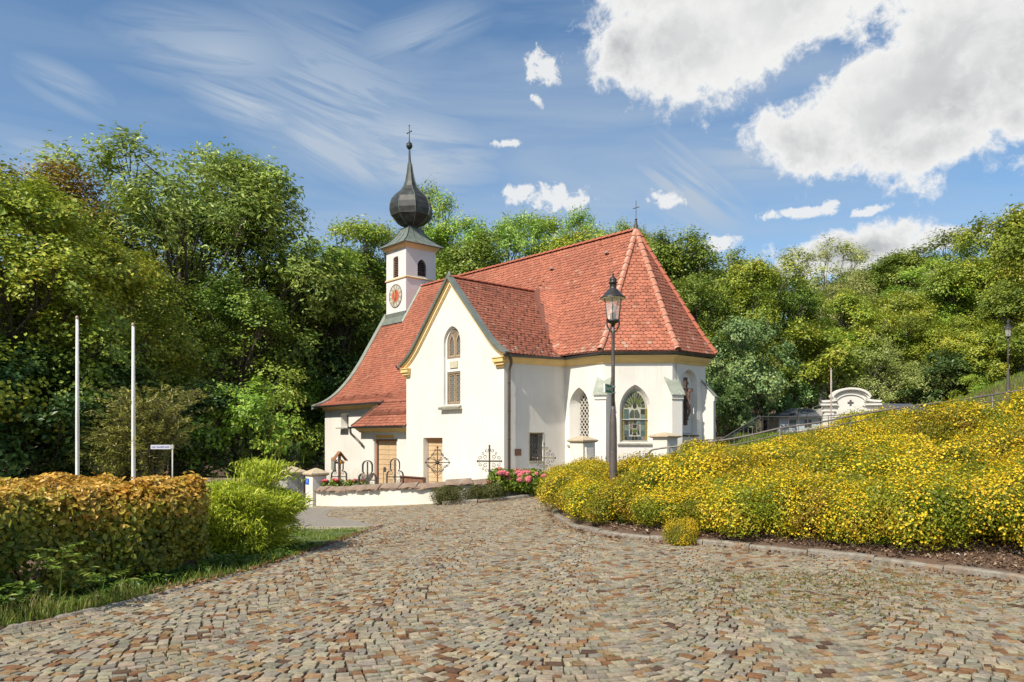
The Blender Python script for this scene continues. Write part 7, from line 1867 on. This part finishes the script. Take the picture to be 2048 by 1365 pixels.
# ------------------------------------------------------------------ flagpoles and street name sign
def flagpole(px, ytop, Y, label, r0=.043, r1=.033, col=None, H=None):
    p = pix(px, ytop, Y); zb = g1(p.x, p.y); H = p.z - zb; r = thing('flagpole', label, 'flagpole', (p.x, p.y, zb))
    m = col or mat('white_pole_paint', (0.80, 0.79, 0.76), (0.74, 0.73, 0.70), scale=2, rough=0.35)
    MB().lathe([(r0 * 1.15, -.3), (r0 * 1.15, .3), (r0, .32), (r0, H * .5), (r1, H - .06)], 12).obj('pole', r, m, smooth=True)
    MB().lathe([(r1 * 1.1, H - .07), (r1 * 1.25, H - .05), (r1 * 1.25, H), (r1 * .6, H + .03)], 12).obj('cap', r, mat('tan_cap', (0.42, 0.32, 0.22), rough=0.5), smooth=True)
    mb = MB(); mb.tube([(r1 + .012, 0, H - .08), (r0 + .02, 0, H * .45), (r0 + .02, 0, .9)], .004, 4); mb.obj('halyard', r, white_p)
flagpole(154, 634, 22, 'taller white flagpole on the left with no flag')
flagpole(266, 648, 22, 'right one of the two white flagpoles behind the hedge')
flagpole(1662, 737, 41, 'thin brownish flagpole in front of the white chapel', .035, .028, mat('brown_pole', (0.42, 0.33, 0.28), rough=0.5))
def street_sign():
    p = pix(345, 889.5, 20); zb = g1(p.x, p.y); H = p.z - zb; r = thing('street_name_sign', 'small street name sign on a thin grey pole behind the hedge', 'sign', (p.x, p.y, zb), .08)
    gm = mat('pale_galvanised', (0.46, 0.47, 0.40), (0.38, 0.39, 0.34), scale=4, rough=0.5)
    MB().tube([(0, 0, -.2), (0, 0, H)], .019, 8).obj('pole', r, gm, smooth=True)
    mb = MB(); mb.box((-.56, -.012, H - .125), (-.045, -.002, H - .01)); mb.obj('name_plate', r, mat('pale_lilac_plate', (0.55, 0.55, 0.62), rough=0.4), bevel=.003)
    mb = MB(); x = -.53
    rr = random.Random(2)
    for wl in (.10, .17, .12):
        k = 0
        while k < wl: mb.box((x + k, -.0155, H - .085), (x + k + .013, -.012, H - .055 + rr.choice((0, .012)))); k += .021
        x += wl + .03
    mb.obj('lettering', r, mat('faded_blue_print', (0.16, 0.17, 0.36), rough=0.5))
    mb = MB(); mb.box((-.05, -.03, H - .11), (.03, .03, H - .02)); mb.obj('clamp', r, gm)
street_sign()

# ------------------------------------------------------------------ handrails
steel = mat('grey_brown_steel', (0.20, 0.175, 0.16), (0.15, 0.13, 0.12), scale=3, rough=0.45, metal=0.4)
def smooth_pts(P, k=4):
    P = [Vector(p) for p in P]; out = []
    for i in range(len(P) - 1):
        p0, p1, p2, p3 = P[max(0, i - 1)], P[i], P[i + 1], P[min(len(P) - 1, i + 2)]
        for j in range(k):
            t = j / k; out.append(.5 * ((2 * p1) + (-p0 + p2) * t + (2 * p0 - 5 * p1 + 4 * p2 - p3) * t * t + (-p0 + 3 * p1 - 3 * p2 + p3) * t ** 3))
    out.append(P[-1]); return out
def near_rail():
    pts = [pix(1297, 915, 19.6), pix(1300, 904, 19.6), pix(1316, 898, 19.5), pix(1380, 890, 19.3), pix(1450, 880, 19.1), pix(1500, 871, 19.0), pix(1560, 857, 18.9)]
    up = [pix(1640, 845, 18.8), pix(1700, 833, 18.7), pix(1800, 816, 18.6), pix(1900, 803, 18.5), pix(2048, 780, 18.4), pix(2200, 756, 18.3)]
    p0 = pts[0]; r = thing('handrail', 'long grey tubular handrail climbing the bank from the graveyard pillar to the upper right', 'handrail', (p0.x, p0.y, g1(p0.x, p0.y))); O = r.location
    MB().tube([p - O for p in smooth_pts(pts + up, 4)], .024, 8).obj('top_rail', r, steel, smooth=True)
    low = [p + Vector((0, 0, -.16)) for p in pts[3:] + up]; MB().tube([p - O for p in smooth_pts(low, 3)], .014, 6).obj('lower_rail', r, steel, smooth=True)
    for (px, y) in ((1337, 895), (1560, 857), (1700, 833), (1850, 810), (1985, 790), (2120, 769)):
        a = pix(px, y, 19.35 if px < 1400 else 18.8); zb = g1(a.x, a.y) - .1
        MB().tube([a - O, Vector((a.x, a.y, zb)) - O], .026 if px < 1400 else .018, 8).obj('post', r, steel, smooth=True)
near_rail()
def stair_rail(pxs, Ys, label, nb, drop, rr=.02):
    pts = [pix(x, y, Y) for (x, y), Y in zip(pxs, Ys)]; p0 = pts[0]; r = thing('stair_railing', label, 'railing', (p0.x, p0.y, min(p0.z - .9, g1(p0.x, p0.y)))); O = r.location
    MB().tube([p - O for p in pts], rr, 6).obj('top_rail', r, steel)
    MB().tube([p - O + Vector((0, 0, -drop)) for p in pts], rr * .7, 5).obj('lower_rail', r, steel)
    L_ = [0]
    for a, b in zip(pts[:-1], pts[1:]): L_.append(L_[-1] + (b - a).length)
    for i in range(nb + 1):
        t = L_[-1] * i / nb
        for k in range(len(pts) - 1):
            if t <= L_[k + 1] + 1e-6: a = pts[k].lerp(pts[k + 1], (t - L_[k]) / (L_[k + 1] - L_[k])); break
        MB().tube([a - O, a - O - Vector((0, 0, 1.05))], rr * .75, 5).obj('baluster', r, steel)
    return r
stair_rail([(1352, 905), (1380, 881), (1441, 880), (1516, 834), (1562, 834), (1640, 833), (1700, 829), (1780, 818)], [23.5, 24, 25.5, 30, 32, 33.5, 34, 34.5], 'slim metal stair railing behind the handrail, rising towards the chapel', 26, .10)
def steps():
    a, b = pix(1441, 930, 25.2), pix(1516, 884, 29.6); r = thing('stone_steps', 'grey stone steps climbing beside the stair railing behind the potentilla', 'steps', (a.x, a.y, a.z - .3)); n = 9; d = (b - a); h = Vector((d.x, d.y, 0)); s = Vector((h.y, -h.x, 0)).normalized() * .9
    O = r.location
    for i in range(n):
        p = a + h * (i / n); q = a + h * ((i + 1.0) / n); z = a.z + d.z * (i + 1) / n; loop = [Vector((v.x, v.y, z - .4)) - O for v in (p, q, q + s, p + s)]
        MB().poly(loop, (0, 0, .4)).obj('step', r, stone)
steps()

# ------------------------------------------------------------------ white chapel on the slope
def chapel():
    cx_, Y = (1701 - 1024) / 1500 * 45, 45; k = 45 / 1500; r = thing('chapel', 'small white cemetery chapel with a curved gable, a dark cross and slate blue roofs', 'chapel', (cx_, Y, 0), R_(-9))
    Z = lambda y: (875 - y) * k
    wm = mat('chapel_plaster', (0.70, 0.675, 0.61), (0.65, 0.62, 0.56), scale=.8, rough=.92); rm = mat('slate_blue_metal', (0.13, 0.14, 0.165), (0.10, 0.11, 0.13), scale=2, rough=.5, metal=.3)
    tz = Z(806); rise = Z(781) - tz
    arch = [(-1.68, tz)] + [(-1.68 + (1.08) * t, tz + rise * .22 * t ** 2) for t in (.4, .8)] + [(1.12 * math.cos(a) * 1.0, tz + .02 + rise * math.sin(a) ** .8) for a in np.linspace(math.pi * .93, math.pi * .07, 15)] + [(1.68 - (1.08) * t, tz + rise * .22 * t ** 2) for t in (.8, .4)] + [(1.68, tz)]
    mb = MB(); mb.poly([(-1.55, 0, -1.2), (1.55, 0, -1.2), (1.55, 0, tz - .02)] + [(x * .925, 0, z - .03) for x, z in arch[::-1]][1:-1] + [(-1.55, 0, tz - .02)], (0, .45, 0)); mb.obj('gable_wall', r, wm)
    mb = MB()
    def band(o0, o1, y0, y1, name, m):
        mb = MB(); vs_ = []
        for i, (x, z) in enumerate(arch):
            f0 = 1 - o0 / 1.9; f1 = 1 - o1 / 1.9; z0, z1 = z - o0, z - o1; vs_ += [(x * f0, y0, z0 + .08), (x * f0, y1, z0 + .08), (x * f1, y1, z1 + .08), (x * f1, y0, z1 + .08)]
        n = len(arch); mb.add(vs_, [(i * 4 + a, i * 4 + (a + 1) % 4, (i + 1) * 4 + (a + 1) % 4, (i + 1) * 4 + a) for i in range(n - 1) for a in range(4)] + [(0, 1, 2, 3), (4 * n - 1, 4 * n - 2, 4 * n - 3, 4 * n - 4)]); mb.obj(name, r, m)
    band(-.06, .06, -.24, .5, 'gable_moulding', wm); band(.06, .14, -.14, .02, 'gable_moulding', wm); band(.30, .37, -.07, .0, 'gable_moulding', wm)
    for s in (-1, 1):
        mb = MB(); x0, x1 = sorted((s * .82, s * 1.72)); mb.box((x0, -.20, tz - .16), (x1, -.004, tz - .05)); mb.box((x0 + .05, -.13, tz - .24), (x1 - .04, -.004, tz - .16)); mb.box((x0 + .05, -.12, tz - .52), (x1 - .04, -.004, tz - .42)); mb.obj('cornice', r, wm)
        mb = MB(); x0, x1 = sorted((s * .95, s * 1.50)); mb.box((x0, -.06, -1.2), (x1, -.003, tz - .52)); mb.obj('pilaster', r, wm)
    mb = MB(); z = Z(806.5) + .02; mb.box((-.17, -.025, z - .055), (.17, -.003, z + .055)); mb.box((-.055, -.027, z + .055), (.055, -.003, z + .17)); mb.box((-.055, -.027, z - .17), (.055, -.003, z - .055)); mb.obj('cross', r, mat('dark_cross_opening', (0.10, 0.09, 0.09), rough=.9))
    ez = Z(834); rz = Z(814)
    mb = MB(); mb.box((-4.0, .6, -1.2), (-1.55, 4.6, ez)); mb.box((1.55, .6, -1.2), (5.2, 4.6, ez)); mb.box((-1.5, .45, -1.2), (1.5, 4.6, tz - .3)); mb.obj('wall', r, wm)
    mb = MB(); mb.add([(-4.35, .25, ez - .02), (-1.55, .25, ez - .02), (-1.55, 2.6, rz), (-2.9, 2.6, rz), (-4.35, 5, ez - .02), (-1.55, 5, ez - .02)], [(0, 1, 2, 3), (0, 3, 4), (4, 3, 2, 5)]); mb.obj('wing_roof', r, rm)
    mb = MB(); mb.add([(1.55, .25, ez + .35), (5.6, .25, ez + .05), (4.3, 2.6, rz + .25), (1.55, 2.6, rz + .35), (5.6, 5, ez + .05), (1.55, 5, ez + .35)], [(0, 1, 2, 3), (1, 4, 2), (4, 5, 3, 2)]); mb.obj('wing_roof', r, rm)
    mb = MB()
    for i, x in enumerate((-2.2, -2.75, -3.3, -3.75)): mb.bar((x - .25, .26, ez + .0), (max(x + .35, -2.9) if x < -2.9 else x + .25, 2.2 if x > -3 else 1.2, ez + (rz - ez) * (.84 if x > -3 else .42) + .02), .04, .04)
    mb.obj('roof_seam', r, gutter_m)
    mb = MB(); at_ = Z(783); mb.add([(-1.3, .5, tz - .1), (1.4, .5, tz - .05), (2.9, 2.8, Z(806)), (0, 4.6, Z(795)), (-1.3, 4, tz - .1), (0.4, .5, at_ - .1), (0.6, 3.2, at_ - .25)], [(0, 5, 6), (5, 1, 2, 6), (6, 2, 3), (0, 6, 4), (4, 6, 3)]); mb.obj('main_roof', r, rm)
    mb = MB(); mb.box((-3.9, .585, ez - .75), (-1.56, .598, ez - .02)); mb.obj('eave_shade', r, mat('blue_grey_shade', (0.36, 0.42, 0.44), rough=.9))  # blue-grey sheet paints the eave's shade on the upper wing wall
    for x in (-3.2, -2.3):
        w = link('window', None, r); mb = MB(); mb.box((x - .2, .56, ez - .62), (x + .2, .583, ez - .16)); mb.obj('pane', w, glass_d)
chapel()

# ------------------------------------------------------------------ crucifix in the niche
def crucifix():
    base = loc2w(3.68 + .06, 4.81 + .70, .44); r = thing('crucifix', 'dark wooden crucifix with a carved brown figure in front of the arched niche', 'crucifix', base, ROT + R_(90))
    wd = mat('dark_brown_wood', (0.11, 0.065, 0.05), (0.075, 0.045, 0.035), scale=9, rough=.7); fg = mat('carved_brown_figure', (0.20, 0.115, 0.085), (0.14, 0.08, 0.06), scale=9, rough=.6)
    mb = MB(); mb.box((-.065, -.05, 0), (.065, .05, 1.74)); mb.obj('post', r, wd, bevel=.008)
    mb = MB(); mb.box((-.40, -.045, 1.24), (.40, .045, 1.35)); mb.obj('crossbar', r, wd, bevel=.008)
    mb = MB(); mb.box((-.09, -.075, 1.48), (.09, -.053, 1.57)); mb.obj('title_board', r, wd)
    # one continuous body grown from a skeleton
    J = {'pel': ((.0, -.12, .78), .062), 'bel': ((.01, -.125, .90), .055), 'che': ((.0, -.125, 1.06), .072), 'neck': ((.0, -.135, 1.19), .030), 'head': ((.02, -.165, 1.265), .048), 'crown': ((.02, -.17, 1.32), .040)}
    E_ = [('pel', 'bel'), ('bel', 'che'), ('che', 'neck'), ('neck', 'head'), ('head', 'crown')]
    for s, t in ((-1, 'l'), (1, 'r')):
        J['sh' + t] = ((s * .085, -.115, 1.15), .034); J['el' + t] = ((s * .20, -.085, 1.235), .024); J['wr' + t] = ((s * .315, -.065, 1.31), .016); J['ha' + t] = ((s * .355, -.062, 1.335), .018)
        E_ += [('che', 'sh' + t), ('sh' + t, 'el' + t), ('el' + t, 'wr' + t), ('wr' + t, 'ha' + t)]
        J['hi' + t] = ((s * .045, -.12, .73), .050); J['kn' + t] = ((s * .03 + .02, -.17, .50), .034); J['an' + t] = ((s * .014, -.085, .26), .020); J['fo' + t] = ((s * .016, -.125, .19), .020)
        E_ += [('pel', 'hi' + t), ('hi' + t, 'kn' + t), ('kn' + t, 'an' + t), ('an' + t, 'fo' + t)]
    names = list(J); me = bpy.data.meshes.new('figure'); me.from_pydata([J[n][0] for n in names], [(names.index(a), names.index(b)) for a, b in E_], [])
    o = bpy.data.objects.new('figure_tmp', me); COL.objects.link(o); sk = o.modifiers.new('s', 'SKIN'); o.modifiers.new('b', 'SUBSURF').levels = 2
    for i, n in enumerate(names): me.skin_vertices[0].data[i].radius = (J[n][1], J[n][1]); me.skin_vertices[0].data[i].use_root = (n == 'pel')
    dg = bpy.context.evaluated_depsgraph_get(); m2 = bpy.data.meshes.new_from_object(o.evaluated_get(dg)); bpy.data.objects.remove(o); m2.name = 'figure'; m2.materials.clear(); m2.materials.append(fg)
    f = link('figure', m2, r)
    MB().lathe([(.060, .64), (.082, .70), (.086, .78), (.070, .83)], 12, (0, -.125, 0)).obj('loincloth', f, mat('carved_cloth', (0.24, 0.15, 0.11), rough=.6), smooth=True)
crucifix()
